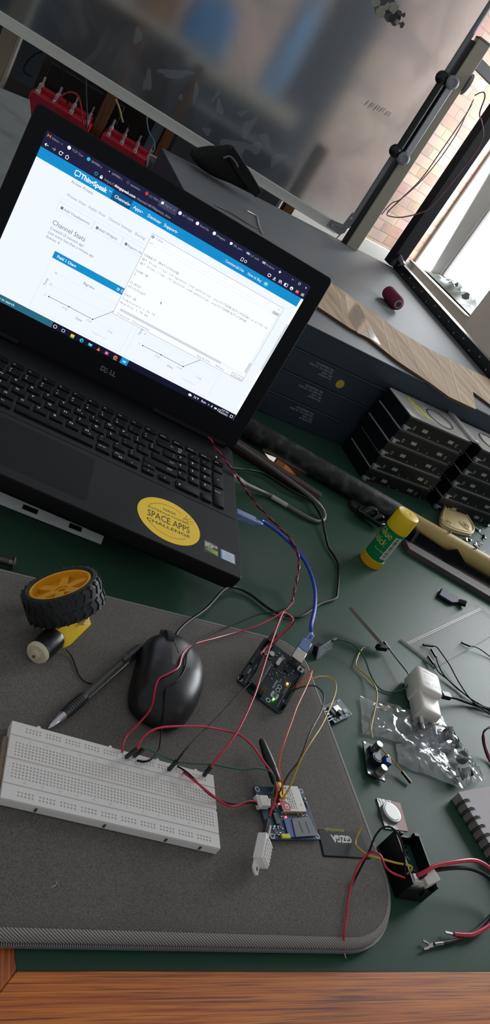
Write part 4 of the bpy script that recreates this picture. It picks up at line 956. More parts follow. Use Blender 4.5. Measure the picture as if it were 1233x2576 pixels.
# plug with its lead, gold aerial socket and the aerial
q = gsl(664, 2017, 22); b = MB(); b.box(q.x - 5, q.y - 4.6, .2, q.x + 4.2, q.y + 4.6, 6.4); b.box(q.x - 7.2, q.y - 5.4, .6, q.x - 4.6, q.y + 5.4, 5.6); b.box(q.x + 4, q.y - 3, .2, q.x + 8, q.y + 3, 4.8)
b.build('white_connector', M_jst, gsm, bevel=.5); JST = (GM @ (Vector((q.x - 7.2, q.y, 3.4)) * S)) / S
q = gsl(704, 1990, 22); b = MB(); b.box(q.x - 3.4, q.y - 7, .1, q.x + 3.4, q.y - .5, 6.2); b.cyl((q.x, q.y - 1, 3.6), (q.x - .6, q.y + 7.5, 4.4), 3.1, n=6); b.lathe([(2.6, 0), (3.3, .4), (3.3, 1.4), (2.6, 1.8)], (q.x - .5, q.y + 1.5, 3.8), (0, 1, .1), 16)
b.build('aerial_socket', M_gold, gsm, bevel=.2); AQ = q
t0 = Vector((q.x - .6, q.y + 6.8, 4.4)); tip = (GMi @ (Vector(at(657, 1860, 25)) * S)) / S; dv = (tip - t0).normalized(); L_ = (tip - t0).length
b = MB(); b.lathe([(3.6, 0), (4.4, 2), (4.5, 12), (4.2, 13), (4.6, 14), (4.1, L_ * .6), (3.3, L_ - 6), (2.8, L_ - 1.5), (1.8, L_)], t0, dv, 24)
b.build('aerial', mat('aerial_black', '101012', .42), gsm)
q = gsl(689, 2022, 22); header_p = MB()
for k in range(6): header_p.box(q.x - .35, q.y - 4 + k * 2.54 - .35, .1, q.x + .35, q.y - 4 + k * 2.54 + .35, 6.5)
header_p.box(q.x - 1.25, q.y - 5.4, .1, q.x + 1.25, q.y + 10, 2.6, 1); header_p.build('pin_header', [M_gold, M_hdr], gsm)
def gsw(u, v, z): return Vector(at(u, v, z))

# ================================================================== humidity sensor
M_dht = mat('sensor_white', 'e2deda', .42); M_jump = mat('jumper_black', '131314', .4)
dh = thing('humidity_sensor', 'white slotted humidity sensor hanging on jumper leads below the network module', 'sensor')
A = Vector(at(634, 2183, 26)); Dp = Vector(at(652, 2098, 30)); ey = (Dp - A).normalized()
side = ey.cross(Vector((0, 0, 1))).normalized()
ex = (side * math.cos(R_(44)) + ey.cross(side) * math.sin(R_(44))).normalized(); ez = ex.cross(ey).normalized()
if ez.z < 0: ex, ez = -ex, -ez
frame_empty(dh, '', A, ex, ey, ez); DM = dh.matrix_world.copy(); DL = (Dp - A).length
b = MB(); b.box(-1, 8, -1, 14, DL + 1, 6.6); b.build('sensor_body', M_dht, dh, bevel=.7)
b = MB(); b.prism([(1.5, 9), (1.5, 2), (4.5, 0), (9.5, 0), (12, 2), (12, 9)], -1, 1.2); b.build('mounting_tab', M_dht, dh, bevel=.4)
MB().cyl((6.8, 3.6, 1.0), (6.8, 3.6, 1.35), 1.5, n=14).build('tab_hole', M_hole, dh)
for j in range(6):
    for i in range(3): MB().box(1.0 + i * 4.3, 9.5 + j * 2.9, 6.4, 4.2 + i * 4.3, 11.2 + j * 2.9, 8.0).build('grille_rib', M_dht, dh, bevel=.25)
for j in range(6): MB().box(13.6, 9.5 + j * 2.9, .6, 15.0, 11.2 + j * 2.9, 6.4).build('side_rib', M_dht, dh, bevel=.25)
def dhw(x, y, z): return (DM @ (Vector((x, y, z)) * S)) / S
for i, m_ in ((2.6, M_jump), (5.2, M_jump), (10.2, mat('jumper_white', 'cfcac4', .4))):
    b = MB(); b.bar((i, DL + .5, 2.6), (i + .6, DL + 15, 2.8), 2.5, 2.5); b.build('lead_housing', m_, dh, bevel=.2)
# ================================================================== leads between the boards
M_red = mat('wire_red', 'b81838', .32); M_blkw = mat('wire_black', '0c0c0c', .5, spec=.25); M_org = mat('wire_orange', 'd0643c', .35); M_brn = mat('wire_brown', '3a2420', .35); M_yelw = mat('wire_yellow', 'b8952a', .35); M_grnw = mat('wire_green', '12503e', .35); M_bare = mat('bare_copper', 'c9b49a', .3, metal=1)
# twisted pair: comes over the laptop, untwists by the board and runs to the breadboard
tp = thing('twisted_wire_pair', 'red and black wire pair twisted together, running over the laptop edge to the breadboard', 'wire')
cl = path([(525, 1100, 60), (560, 1150, 58), (588, 1186, 55), (640, 1262, 40), (690, 1315, 32), (725, 1350, 33), (748, 1390, 34), (752, 1425, 33), (744, 1470, 29), (735, 1515, 26)], 14)
def twist(ph, tail):
    out = []; acc = 0
    for i, p in enumerate(cl):
        if i: acc += (p - cl[i - 1]).length
        t = (cl[min(i + 1, len(cl) - 1)] - cl[max(i - 1, 0)]).normalized(); x = t.cross(Vector((0, 0, 1))).normalized(); y = x.cross(t)
        a = acc / 22 * 2 * PI + ph; out.append(p + x * math.cos(a) * .95 + y * math.sin(a) * .95)
    return out + tail
mt = mouse_top
tail_r = path([(722, 1532, 25), (690, 1553, 22), (640, 1577, 19), (590, 1592, 17), (540, 1606, 22), (490, 1620, 38), mt(461, 1643), mt(449, 1678), mt(425, 1694), mt(400, 1708), mt(390, 1735), mt(385, 1765), mt(375, 1790), (345, 1825, 26), (320, 1850, 24), (309, 1873, 25), (308, 1893, 23)], 8)
tail_b = path([(722, 1529, 25), (690, 1540, 22), (650, 1546, 19), (590, 1570, 16), (540, 1590, 18), (500, 1612, 34), mt(473, 1640), mt(466, 1680), mt(450, 1708), mt(424, 1726), mt(415, 1745), mt(411, 1800), (406, 1842, 24), (400, 1885, 24), (380, 1910, 26), (362, 1916, 25), (345, 1913, 23)], 8)
MB().tube(twist(0, tail_r), .85, 8).build('red_wire', M_red, tp); MB().tube(twist(PI, tail_b), .8, 8).build('black_wire', M_blkw, tp)

def jumper(name, px, m, label, ends=(), r=.75, group=None, extra=()):
    """ends: (pixel a, pixel b) housings, as (u, v, z) pairs"""
    t = thing(name, label, 'wire', (0, 0, 0), 0, group)
    P = [Vector(p) if isinstance(p, Vector) else Vector(at(*p)) for p in px]
    L = P[0].copy(); t.location = L * S
    b = MB().tube([p - L for p in spline(P, 8)], r, 8); b.build('insulation', m, t)
    for a, c in ends:
        a = (Vector(a) if isinstance(a, Vector) else Vector(at(*a))) - L; c = (Vector(c) if isinstance(c, Vector) else Vector(at(*c))) - L
        MB().bar(a, c, 2.6, 2.6).build('housing', M_jump, t, bevel=.25)
        d_ = (c - a).normalized()
    for a, c in extra:
        a = Vector(at(*a)) - L; c = Vector(at(*c)) - L; MB().cyl(a, c, .4, n=8).build('pin', M_tin, t)
    return t
jumper('jumper_wire', [(530, 1930, 34), (553, 1900, 38), (597, 1841, 42), (636, 1760, 46), (652, 1714, 48), (680, 1625, 54), (708, 1549, 60), (719, 1542, 60), (735, 1555, 58), (733, 1568, 56), (709, 1592, 50), (696, 1607, 47), (675, 1623, 44), (655, 1645, 42)], M_red,
       'red jumper wire from the right end of the breadboard, looping over the microcontroller board', [((513, 1951, 23), (531, 1928, 34))], .9)
jumper('jumper_wire', [(445, 1915, 36), (472, 1880, 40), (540, 1812, 38), (600, 1747, 38), (633, 1713, 40), (657, 1662, 46), (678, 1622, 50), (695, 1590, 54), (707, 1560, 57), (716, 1548, 58), (730, 1549, 57), (738, 1556, 55), (735, 1572, 50), (712, 1596, 46), (697, 1612, 44), (680, 1630, 42)], M_blkw,
       'black jumper wire from the breadboard rail running up to the microcontroller board', [((424, 1937, 23), (447, 1913, 36))], .75)
jumper('jumper_wire', [(346, 1884, 37), (355, 1862, 42), (375, 1842, 44), (402, 1831, 44), (450, 1827, 42), (510, 1828, 40), (560, 1837, 38), (601, 1848, 38), (634, 1875, 38), (668, 1922, 38), (684, 1944, 38), (695, 1974, 38), (696, 1996, 36), (686, 2030, 32), (678, 2054, 29)], M_red,
       'red jumper wire arching from the breadboard to the humidity sensor', [((317, 1905, 23), (345, 1884, 37))], .9)
jumper('jumper_wire', [(360, 1884, 36), (375, 1885, 36), (400, 1898, 34), (440, 1914, 32), (480, 1921, 32), (530, 1923, 34), (565, 1929, 36), (610, 1936, 38), (650, 1933, 40), (677, 1939, 40), (690, 1955, 40), (692, 1972, 38), (688, 1990, 35), (684, 2010, 31), (683, 2040, 29), (676, 2056, 28)], M_grnw,
       'green jumper wire from the breadboard to the humidity sensor', [((337, 1902, 23), (361, 1884, 36))], .75)
t = jumper('power_lead', [(462, 1943, 23), (480, 1957, 28), (500, 1973, 29), (530, 1997, 28), (555, 2017, 24), (580, 2028, 22), (600, 2026, 21), (625, 2016, 21), JST], M_red, 'short red and black power lead from breadboard to the white connector', (), .85)
L = t.location / S
P = [Vector(at(*p)) for p in [(447, 1928, 23), (462, 1937, 28), (480, 1951, 29), (505, 1978, 28), (535, 2004, 26), (565, 2018, 22), (600, 2024, 20), (630, 2019, 21)]] + [JST + Vector((0, -2.2, 0))]
MB().tube([p - L for p in spline(P, 8)], .75, 8).build('black_insulation', M_blkw, t)
G1, G2, G3 = gsw(711, 1999, 26), gsw(702, 1995, 26), gsw(712, 2008, 26)
jumper('jumper_wire', [G1, (709, 1963, 38), (702, 1930, 46), (705, 1903, 50), (714, 1870, 54), (735, 1812, 56), (748, 1776, 56), (774, 1721, 52), (784, 1692, 50), (782, 1687, 49), (772, 1702, 44), (757, 1718, 38), arw(50.8, 30, 9)], M_org, 'orange jumper wire between the microcontroller board and the network module')
jumper('jumper_wire', [G2, (725, 1950, 38), (750, 1917, 44), (764, 1886, 48), (781, 1841, 50), (808, 1790, 46), (815, 1755, 44), (808, 1737, 43), (790, 1725, 42), (761, 1728, 38), arw(50.8, 26, 9)], M_brn, 'dark brown jumper wire between the microcontroller board and the network module')
jumper('jumper_wire', [G3, (731, 1976, 36), (745, 1941, 42), (758, 1908, 46), (781, 1869, 48), (810, 1824, 46), (831, 1778, 44), (844, 1742, 42), (844, 1718, 42), (828, 1704, 42), (802, 1702, 42), (780, 1711, 40), arw(50.8, 33, 9)], M_yelw, 'yellow jumper wire between the microcontroller board and the network module')
for k, y in enumerate((22, 24.5)):
    pass
# ================================================================== things on the green bench, right half
random.seed(11)
def wrap(b, t, ang, z0, r, size, mi=0, bold=0.0, sx=1.0):
    """lettering wrapped round an upright cylinder, starting at angle ang and running to the right"""
    vs, fs = glyphs(t, bold)
    b.add([((r) * math.cos(ang + x * size * sx / r), (r) * math.sin(ang + x * size * sx / r), z0 + y * size) for x, y in vs], fs, mi)
GLW = (511.5, 338.5)
gs = thing('glue_stick', 'green glue stick with a yellow cap standing upright on the bench', 'glue stick', (GLW[0], GLW[1], 0))
M_gy = mat('glue_yellow', 'e8c41c', .35); M_gb = mat('glue_base_yellow', 'd9a81e', .4); M_gg = mat('glue_green', '0f7a42', .3, vary=.12, scale=70); M_gt = mat('glue_gold', 'd8c27a', .5); M_wl = mat('white_label', 'e4e4e0', .5)
b = MB(); b.lathe([(16.0, 0), (16.6, .6), (16.6, 13), (16.0, 13.6)], n=40)
for k in range(30): a = 2 * PI * k / 30; b.bar((16.5 * math.cos(a), 16.5 * math.sin(a), 1), (16.5 * math.cos(a), 16.5 * math.sin(a), 12.5), .9, .9)
b.build('twist_base', M_gb, gs)
MB().lathe([(16.2, 13.6), (16.2, 66), (15.5, 66.5)], n=48).build('barrel', M_gg, gs)
MB().lathe([(17.2, 66), (17.4, 67), (17.2, 90), (16.2, 93.4), (13, 94.4), (3, 94.4), (2.6, 93.9), (.1, 93.8)], n=48).build('cap', M_gy, gs, angle=50)
ca = math.atan2(-432 - GLW[1], -208 - GLW[0])
b = MB(); wrap(b, 'Glue', ca - 1.30, 52, 16.25, 15, 0, .008, .84); wrap(b, 'stick', ca - 1.28, 38.5, 16.25, 15, 0, .008, .84); wrap(b, 'Non-Toxic', ca - .55, 29, 16.25, 4.2, 0, 0)
b.build('gold_lettering', M_gt, gs, flat=True)
b = MB()
def patch(a0, a1, z0, z1, r, mi):
    n = 6; vs = [(r * math.cos(a0 + (a1 - a0) * i / n), r * math.sin(a0 + (a1 - a0) * i / n), z) for z in (z0, z1) for i in range(n + 1)]
    b.add(vs, [(i, i + 1, n + 2 + i, n + 1 + i) for i in range(n)], mi)
patch(ca + .48, ca + 1.12, 20, 60, 16.27, 0)
z = 22.0
while z < 58: h_ = random.choice((.5, .8, 1.3)); patch(ca + .56, ca + .98, z, z + h_, 16.33, 1); z += h_ + random.choice((.5, .9, 1.2))
b.build('barcode_label', [M_wl, M_ink], gs, flat=True)

# long pole with a black grip
M_gripb = mat('pole_grip', '19191a', .55, dust='6c6c68', dscale=60, damt=.5, bump=.2, bscale=300); M_bam = mat('bamboo', 'b39a5c', .45, vary=.18, scale=25)
q0, q1 = Vector(at(648, 1090, 17.6)), Vector(at(1235, 1428, 17.6)); pd = (q1 - q0).normalized(); tb = (Vector(at(995, 1290, 17)) - q0).length
st = q0 - pd * 150; po = thing('bamboo_pole', 'bamboo pole with a black rubber grip lying across the bench behind the glue stick', 'pole', st)
MB().lathe([(15.6, 0), (17, 1.5), (17, tb + 148), (16.4, tb + 150)], (0, 0, 0), pd, 32).build('rubber_grip', M_gripb, po, angle=50)
Lb = (q1 - q0).length + 350
b = MB(); b.lathe([(15.8, tb + 146), (16, tb + 235), (16.8, tb + 238), (16.4, tb + 242), (16.2, Lb), (13, Lb), (12, Lb - 6)], (0, 0, 0), pd, 32); b.build('bamboo', M_bam, po, angle=50)
for t_, a_ in ((tb + 245, 1.3), (tb + 300, .5)): MB().cyl(pd * t_ + Vector((0, 0, 15.5)), pd * t_ + Vector((0, 0, 21)), 2.2, n=8).build('nail_head', M_chrome, po)
# brown stick behind the laptop, grey cable looped over it
M_stick = mat('brown_stick', '4a3228', .7, vary=.3, scale=90)
p, e = Vector(at(560, 1098, 9)), Vector(at(803, 1252, 9)); d_ = (e - p)
o = MB().cyl((0, 0, 0), d_, 10.5, 8.6, n=8).build('wooden_stick', M_stick, None, bevel=.8, angle=25); o.location = p * S
tag(o, 'short dark brown wooden stick lying beside the right side of the laptop', 'stick')
M_gcab = mat('grey_cable', '5c5e5c', .5); M_glab = mat('cable_label', 'a9aca4', .6)
gc = thing('grey_cable', 'grey cable with a printed label looping out of the side of the laptop', 'cable', at(592, 1204, 40))
L = gc.location / S
P = spline([Vector(at(*q)) - L for q in ((590, 1202, 40), (604, 1210, 36), (625, 1221, 22), (655, 1235, 8), (690, 1252, 4), (740, 1283, 4), (780, 1305, 4), (803, 1312, 4), (816, 1303, 5), (812, 1283, 10), (795, 1262, 18), (765, 1236, 22), (700, 1188, 23), (640, 1146, 23), (596, 1117, 23), (560, 1096, 24))], 8)
MB().tube(P, 3.1, 10).build('cable_jacket', M_gcab, gc)
a, c = Vector(at(683, 1249, 4.4)) - L, Vector(at(722, 1272, 4.4)) - L; MB().cyl(a, c, 3.5, n=14).build('printed_label', M_glab, gc)
a, c = Vector(at(584, 1196, 41)) - L, Vector(at(596, 1206, 39)) - L; MB().bar(a, c, 11, 7).build('plug', M_glab, gc, bevel=1)
b = MB(); a, c = Vector(at(597, 1206, 39)) - L, Vector(at(611, 1214, 34)) - L
for k in range(6): q = a.lerp(c, k / 5); b.cyl(q, q + (c - a).normalized() * 1.4, 5 - k * .3, n=14)
b.build('strain_relief', M_glab, gc)

# clear plate under the loose leads
M_acr = mat('clear_plate', '6f6c64', .36, alpha=.42, spec=.22); M_acr2 = mat('clear_plate_edge', 'd8d8cc', .2, alpha=.8)
P0 = Vector((490, 181, 0)); ea = Vector((184, 109, 0)).normalized(); eb = Vector((44, -35, 0)).normalized()
ac = thing('acrylic_plate', 'clear rectangular acrylic plate lying behind the white wall charger', 'plate', P0)
cs = [Vector((0, 0, 0)), eb * 57, eb * 57 + ea * 262, ea * 262]
b = MB(); b.prism([(p.x, p.y) for p in cs], .1, 3.0, 0, 1); b.f.pop(0); b.mi.pop(0); b.build('plate', [M_acr, M_acr2], ac, flat=True)
b = MB()
for k in (9, 11.5): p = eb * 3 + ea * 0 + eb * 0; b.bar((eb * k + ea * 2) + Vector((0, 0, 3.05)), (eb * k + ea * 258) + Vector((0, 0, 3.05)), .4, .1)
b.build('scored_lines', M_acr2, ac)

# wall charger
M_chg = mat('charger_white', 'dcd6cc', .38, vary=.03); M_chp = mat('charger_print', 'b9b4ac', .6)
ctop = [Vector(at(u, v, 29)) for u, v in ((1056, 1680), (1101, 1694), (1112, 1746), (1068, 1730))]
ey = ((ctop[0] + ctop[1]) - (ctop[2] + ctop[3])).normalized(); ex = Vector((ey.y, -ey.x, 0))
cc = (ctop[0] + ctop[1] + ctop[2] + ctop[3]) / 4
ch = thing('wall_charger', 'white plug-in wall charger lying on the clear bag with its prongs towards the viewer', 'charger', (cc.x, cc.y, 0), math.atan2(ex.y, ex.x))
b = MB(); b.loft([[(x, y, z) for x, y in rrect(-17 + k, -19 + k, 15 - k, 19 - k, 5)] for z, k in ((1, 2), (3, 0), (26, 0), (28.4, 1), (29, 3))]); b.build('charger_body', M_chg, ch, angle=50)
b = MB(); b.loft([[(x, y, z) for x, y in rrect(-15 + k, -48 + k, 12 - k, -14, 4)] for z, k in ((1, 2), (3, 0), (20, 0), (22.5, 1), (23, 2.5))]); b.build('plug_block', M_chg, ch, angle=50)
for x in (-9, 8):
    b = MB(); b.cyl((x, -48, 11), (x, -58, 11), 2.2, n=12); b.build('prong', M_chg, ch); MB().cyl((x, -58, 11), (x, -66, 11), 2.0, n=12).build('prong_tip', M_tin, ch)
pr = Print((0, 0, 29.03), (1, 0, 0), (0, 1, 0), .02)
pr.text('SAMSUNG', -10, 10, 3.6, 0, 1); pr.text('Travel Adapter', -10, 5.5, 2.2, 0, 1); pr.text('INPUT 100-240V', -10, 2, 2.0, 0, 1); pr.text('OUTPUT 5.0V', -10, -1, 2.0, 0, 1); pr.text('CE', -9, -9, 5, 0, 1); pr.ring(3, -7, 2.4, .4, 0, 1); pr.frame(7, -9.4, 11, -5, .4, 0, 1)
pr.build('rating_print', M_chp, ch, flat=True)
chl = thing('charger_cable', 'black cable leading away to the right from the white wall charger', 'cable', at(1112, 1748, 12)); L = chl.location / S
P = spline([Vector(at(*q)) - L for q in ((1128, 1752, 12), (1150, 1757, 8), (1180, 1768, 4), (1215, 1779, 3), (1260, 1790, 3))], 8)
MB().tube(P, 2.0, 8).build('cable_jacket', M_cable, chl); a, c = Vector(at(1110, 1747, 13)) - L, Vector(at(1131, 1752, 12)) - L; MB().bar(a, c, 9, 6).build('plug', M_jump, chl, bevel=1)

# loose black jumper leads on the clear plate
for px, hs, lab in ((((1091, 1625, 8), (1100, 1629, 8), (1113, 1646, 8), (1132, 1674, 6), (1157, 1720, 4), (1191, 1766, 6), (1240, 1800, 2)), ((1064, 1622, 5), (1090, 1625, 7)), 'black jumper lead topmost of the bundle lying on the clear plate'),
                    (((1098, 1654, 6), (1103, 1672, 5), (1119, 1701, 4), (1151, 1731, 3), (1189, 1761, 3), (1240, 1788, 2)), ((1085, 1633, 5), (1097, 1653, 6)), 'black jumper lead second in the bundle on the clear plate, thick housing'),
                    (((1092, 1671, 5), (1104, 1691, 4), (1125, 1708, 3), (1157, 1737, 2), (1208, 1774, 2), (1240, 1794, 2)), ((1077, 1650, 5), (1091, 1670, 5)), 'black jumper lead nearest the white charger on the clear plate'),
                    (((1183, 1625, 6), (1204, 1631, 5), (1233, 1652, 2), (1250, 1668, 2)), ((1161, 1616, 5), (1183, 1625, 6)), 'black jumper lead lying apart on the far edge of the clear plate')):
    jumper('jumper_lead', px, M_blkw, lab, (hs,), .8, 'loose black jumper leads')

# moisture probe, small modules
def mk(name, label, o, e, h, cat='circuit board'):
    t = thing(name, label, cat, o); return t
pt, pb_ = Vector(at(880, 1529, 26)), Vector(at(960, 1620, 10))
mp_ = thing('moisture_probe', 'thin dark probe board standing on edge, a black plug at its lower end', 'sensor', pb_)
upv = (CAM_C - pb_).normalized()
b = MB(); d_ = pt - pb_
x_ = d_.cross(upv).normalized(); u_ = x_.cross(d_).normalized()
b.add([c_ + x_ * s_ * .9 + u_ * w_ for s_ in (-2.2, 2.2) for c_, w_ in ((Vector((0, 0, 0)), -7), (Vector((0, 0, 0)), 7), (d_ * .8, 7), (d_, 0), (d_ * .8, -7))], [(0, 1, 2, 3, 4), (9, 8, 7, 6, 5), (0, 5, 6, 1), (1, 6, 7, 2), (2, 7, 8, 3), (3, 8, 9, 4), (4, 9, 5, 0)])
b.build('probe_board', mat('probe_board', '6a6250', .5, vary=.25, scale=200), mp_)
MB().bar((-6, -3, -4), (8, -3, -2), 6, 6).build('plug', M_jump, mp_, bevel=.4)
jumper('jumper_wire', [(845, 1609, 12), (868, 1612, 14), (894, 1625, 14), (916, 1653, 10), (931, 1693, 5), (949, 1726, 2), (975, 1741, 1.5), (1008, 1737, 4), (1027, 1722, 8), (1030, 1706, 10), (1024, 1690, 10), (1000, 1660, 8), (982, 1636, 7)], M_grnw, 'green jumper wire from the small sensor board to the moisture probe', (((836, 1612, 13), (846, 1606, 13)), ((966, 1614, 8), (981, 1634, 7))), .9)
jumper('crimped_wire', [(912, 1631, 4), (901, 1649, 3), (896, 1675, 3), (920, 1697, 4), (942, 1722, 8), (949, 1752, 8), (942, 1792, 8), (934, 1829, 12), (937, 1856, 16)], M_yelw, 'yellow wire with a bare crimp, running over the clear bag to the converter board', (), .85, None, (((913, 1630, 4), (930, 1627, 4)),))
# small sensor board leaning
M_pcbw = mat('pcb_grey', '7d878a', .4, vary=.1, scale=150)
a, c = Vector(at(797, 1660, .8)), Vector(at(834, 1635, .8)); ex = (c - a).normalized(); back = Vector((-ex.y, ex.x, 0)); ey = (Vector((0, 0, 1)) * .9 + back * .44).normalized(); ez = ex.cross(ey)
sb = thing('sensor_board', 'small grey sensor board propped on edge right of the blue cable plug', 'circuit board'); frame_empty(sb, '', a, ex, ey, ez)
wl = (c - a).length
MB().box(0, 0, -1.4, wl, 14, 0).build('circuit_board', M_pcbw, sb, bevel=.2)
b = MB(); b.box(4, 3, -9, 16, 13, -1.4); b.build('black_socket', M_hdr, sb, bevel=.4)
b = MB()
for k in range(4): b.cyl((wl - 6 - k * 2.54, 2, -3), (wl - 6 - k * 2.54, 2, 1), .5, n=8)
for k in range(7): b.cbox(random.uniform(5, wl - 4), random.uniform(4, 12), .35, 1.6, 1, .7)
q = b.build('small_components', M_tin, sb, flat=True); q['kind'] = 'stuff'
pr = Print((0, 0, .03), (1, 0, 0), (0, 1, 0), .02); pr.ring(9, 6, 2.6, .7, 0, 1); pr.text('AO DO', 16, 9, 2.4, 0, 1); pr.text('VCC', 26, 4, 2.4, 0, 1); pr.build('board_lettering', M_silk, sb, flat=True)
# motor driver style module
M_pcb3 = mat('pcb_teal', '1c3c44', .35, vary=.1, scale=150)
a, c, e = [Vector(at(u, v, 4)) for u, v in ((843, 1820), (888, 1797), (815, 1776))]; ex, ey, ez = board_frame(a, c, e)
dm = thing('radio_module', 'small dark module with a row of silver pins lying right of the sleeve zip', 'circuit board'); frame_empty(dm, '', a, ex, ey, ez)
wl, hl = (c - a).length, (e - a).length
MB().box(0, 0, -1.4, wl, hl, 0).build('circuit_board', M_pcb3, dm, bevel=.2)
for k in range(5): MB().bar((-8, 5 + k * 3.2, .6), (2.6, 5 + k * 3.2, .6), .7, .7).build('pin', M_tin, dm)
b = MB(); b.box(6, hl - 15, 0, 16, hl - 4, 1.8); b.build('chip', M_chip, dm, bevel=.2); MB().box(12, hl - 13, 0, 22, hl - 6, 2.6).build('silver_can', M_met, dm, bevel=.3)
MB().cyl((15, 7, 0), (15, 7, 4), 3, n=16).build('capacitor', M_chip, dm)
b = MB()
for k in range(26): b.cbox(random.uniform(4, wl - 3), random.uniform(2, hl - 2), .4, 1.5, .9, .8, random.choice((0, 1)))
q = b.build('small_components', [M_smd, M_tin], dm, flat=True); q['kind'] = 'stuff'
MB().box(wl - 11, 5, .05, wl - 5, 9, 1.2).build('label_patch', M_silk, dm)
for x, y in ((2, 2), (wl - 2, 2), (wl - 2, hl - 2)): MB().cyl((x, y, 0), (x, y, .1), 1.3, n=12).build('mounting_ring', M_silk, dm)
# converter board
a, c, e = [Vector(at(u, v, 4)) for u, v in ((925, 1946), (970, 1966), (913, 1862))]; ex, ey, ez = board_frame(a, c, e)
bk = thing('converter_board', 'small converter board with two silver capacitors and a blue block beside the clear bag', 'circuit board'); frame_empty(bk, '', a, ex, ey, ez)
wl, hl = (c - a).length, (e - a).length
MB().box(0, 0, -1.4, wl, hl, 0).build('circuit_board', mat('pcb_black', '101c26', .35), bk, bevel=.2)
for x, y in ((wl * .66, 7), (wl * .62, hl - 6)):
    MB().lathe([(4.3, 0), (4.3, 1.2), (4.0, 1.6), (4.0, 9.6), (3.6, 10)], (x, y, 0), n=24).build('capacitor', M_met, bk)
b = MB(); b.prism([(wl * .5 + 6.4 * math.cos(2 * PI * i / 8 + .39), hl * .48 + 6.4 * math.sin(2 * PI * i / 8 + .39)) for i in range(8)], 0, 6.4); b.cyl((wl * .5, hl * .48, 6.4), (wl * .5, hl * .48, 6.9), 4.2, n=20, mi=1); b.build('inductor', [M_chip, mat('ferrite_grey', '6a6d70', .45)], bk, bevel=.3)
b = MB(); b.box(wl - 3, hl * .38, 0, wl + 3.6, hl * .38 + 9.5, 9.6); b.build('blue_trimmer', mat('trimmer_blue', '1f3f86', .4), bk, bevel=.3); MB().cyl((wl - .5, hl * .38 + 8, 9.6), (wl - .5, hl * .38 + 8, 11), 1.1, n=10).build('trimmer_screw', M_gold, bk)
MB().box(wl * .28, hl * .66, 0, wl * .28 + 8.4, hl * .66 + 8.6, 3.2).build('chip', M_chip, bk)
for x, y in ((2, 2), (wl - 2, 2), (2, hl - 2), (wl - 2, hl - 2)): MB().cbox(x, y, .06, 2.6, 2.6, .12).build('solder_pad', M_tin, bk)
jumper('jumper_wire', [(960, 1884, 9), (986, 1910, 9), (1012, 1940, 5)], M_yelw, 'short yellow wire with a black housing leaving the converter board', (((1011, 1940, 5), (1034, 1969, 3)),), .8)

# clear bag with dark parts in it
def clear_film():
    m = bpy.data.materials.new('clear_film'); m.use_nodes = True; nt = m.node_tree
    for n in list(nt.nodes):
        if n.type != 'OUTPUT_MATERIAL': nt.nodes.remove(n)
    out = nt.nodes[0]; t = nt.nodes.new('ShaderNodeBsdfTransparent'); t.inputs[0].default_value = (.93, .94, .95, 1); g = nt.nodes.new('ShaderNodeBsdfGlossy'); g.inputs['Roughness'].default_value = .12
    d = nt.nodes.new('ShaderNodeBsdfDiffuse'); d.inputs[0].default_value = (.8, .82, .85, 1)
    lw = nt.nodes.new('ShaderNodeLayerWeight'); lw.inputs[0].default_value = .42
    m1 = nt.nodes.new('ShaderNodeMixShader'); m2 = nt.nodes.new('ShaderNodeMixShader'); m1.inputs[0].default_value = .09
    nt.links.new(t.outputs[0], m1.inputs[1]); nt.links.new(d.outputs[0], m1.inputs[2])
    mm = nt.nodes.new('ShaderNodeMath'); mm.operation = 'MULTIPLY'; mm.inputs[1].default_value = .75; nt.links.new(lw.outputs['Facing'], mm.inputs[0])
    nt.links.new(mm.outputs[0], m2.inputs[0]); nt.links.new(m1.outputs[0], m2.inputs[1]); nt.links.new(g.outputs[0], m2.inputs[2]); nt.links.new(m2.outputs[0], out.inputs[0]); return m
M_film = clear_film()
from mathutils import noise as mnoise
def film(name, corners, nx, ny, amp, z0, seed, parent, loc):
    A_, B_, C_, D_ = [Vector(at(u, v, 0)) for u, v in corners]; b = MB(); vs = []
    for j in range(ny + 1):
        for i in range(nx + 1):
            s_, t_ = i / nx, j / ny; p = A_.lerp(B_, s_).lerp(D_.lerp(C_, s_), t_)
            n1 = mnoise.noise(Vector((p.x * .05, p.y * .05, seed))); n2 = mnoise.noise(Vector((p.x * .16, p.y * .16, seed + 5))); cr = abs(mnoise.noise(Vector((p.x * .07 + p.y * .05, p.y * .08, seed + 9))))
            edge = min(1, 4 * min(s_, 1 - s_, t_, 1 - t_) + .15)
            p = p + Vector((n2 * 2.0, n1 * 3.0, 0)) * (1 if 0 < i < nx and 0 < j < ny else .8)
            vs.append((p.x - loc.x, p.y - loc.y, max(.5, z0 + amp * edge * (.5 + n1 * .6 + (.5 - cr) * .7 + n2 * .3))))
    b.add(vs, [(j * (nx + 1) + i, j * (nx + 1) + i + 1, (j + 1) * (nx + 1) + i + 1, (j + 1) * (nx + 1) + i) for j in range(ny) for i in range(nx)])
    return b.build(name, M_film, parent, angle=28)
BL = Vector(at(1050, 1870, 0))
bag = thing('clear_bag', 'crumpled clear plastic bag holding dark parts, lying in front of the white charger', 'bag', BL)
film('upper_film', [(903, 1757), (1110, 1806), (1150, 1905), (908, 1850)], 34, 16, 9, 1.5, 1.3, bag, BL)
film('lower_film', [(995, 1868), (1085, 1800), (1212, 1965), (1160, 1990)], 30, 22, 24, 2.0, 4.2, bag, BL)
film('front_film', [(992, 1872), (1100, 1868), (1165, 1988), (1000, 1926)], 26, 14, 8, 1.0, 7.7, bag, BL)
M_knob = mat('knob_dark', '1c1a24', .4)
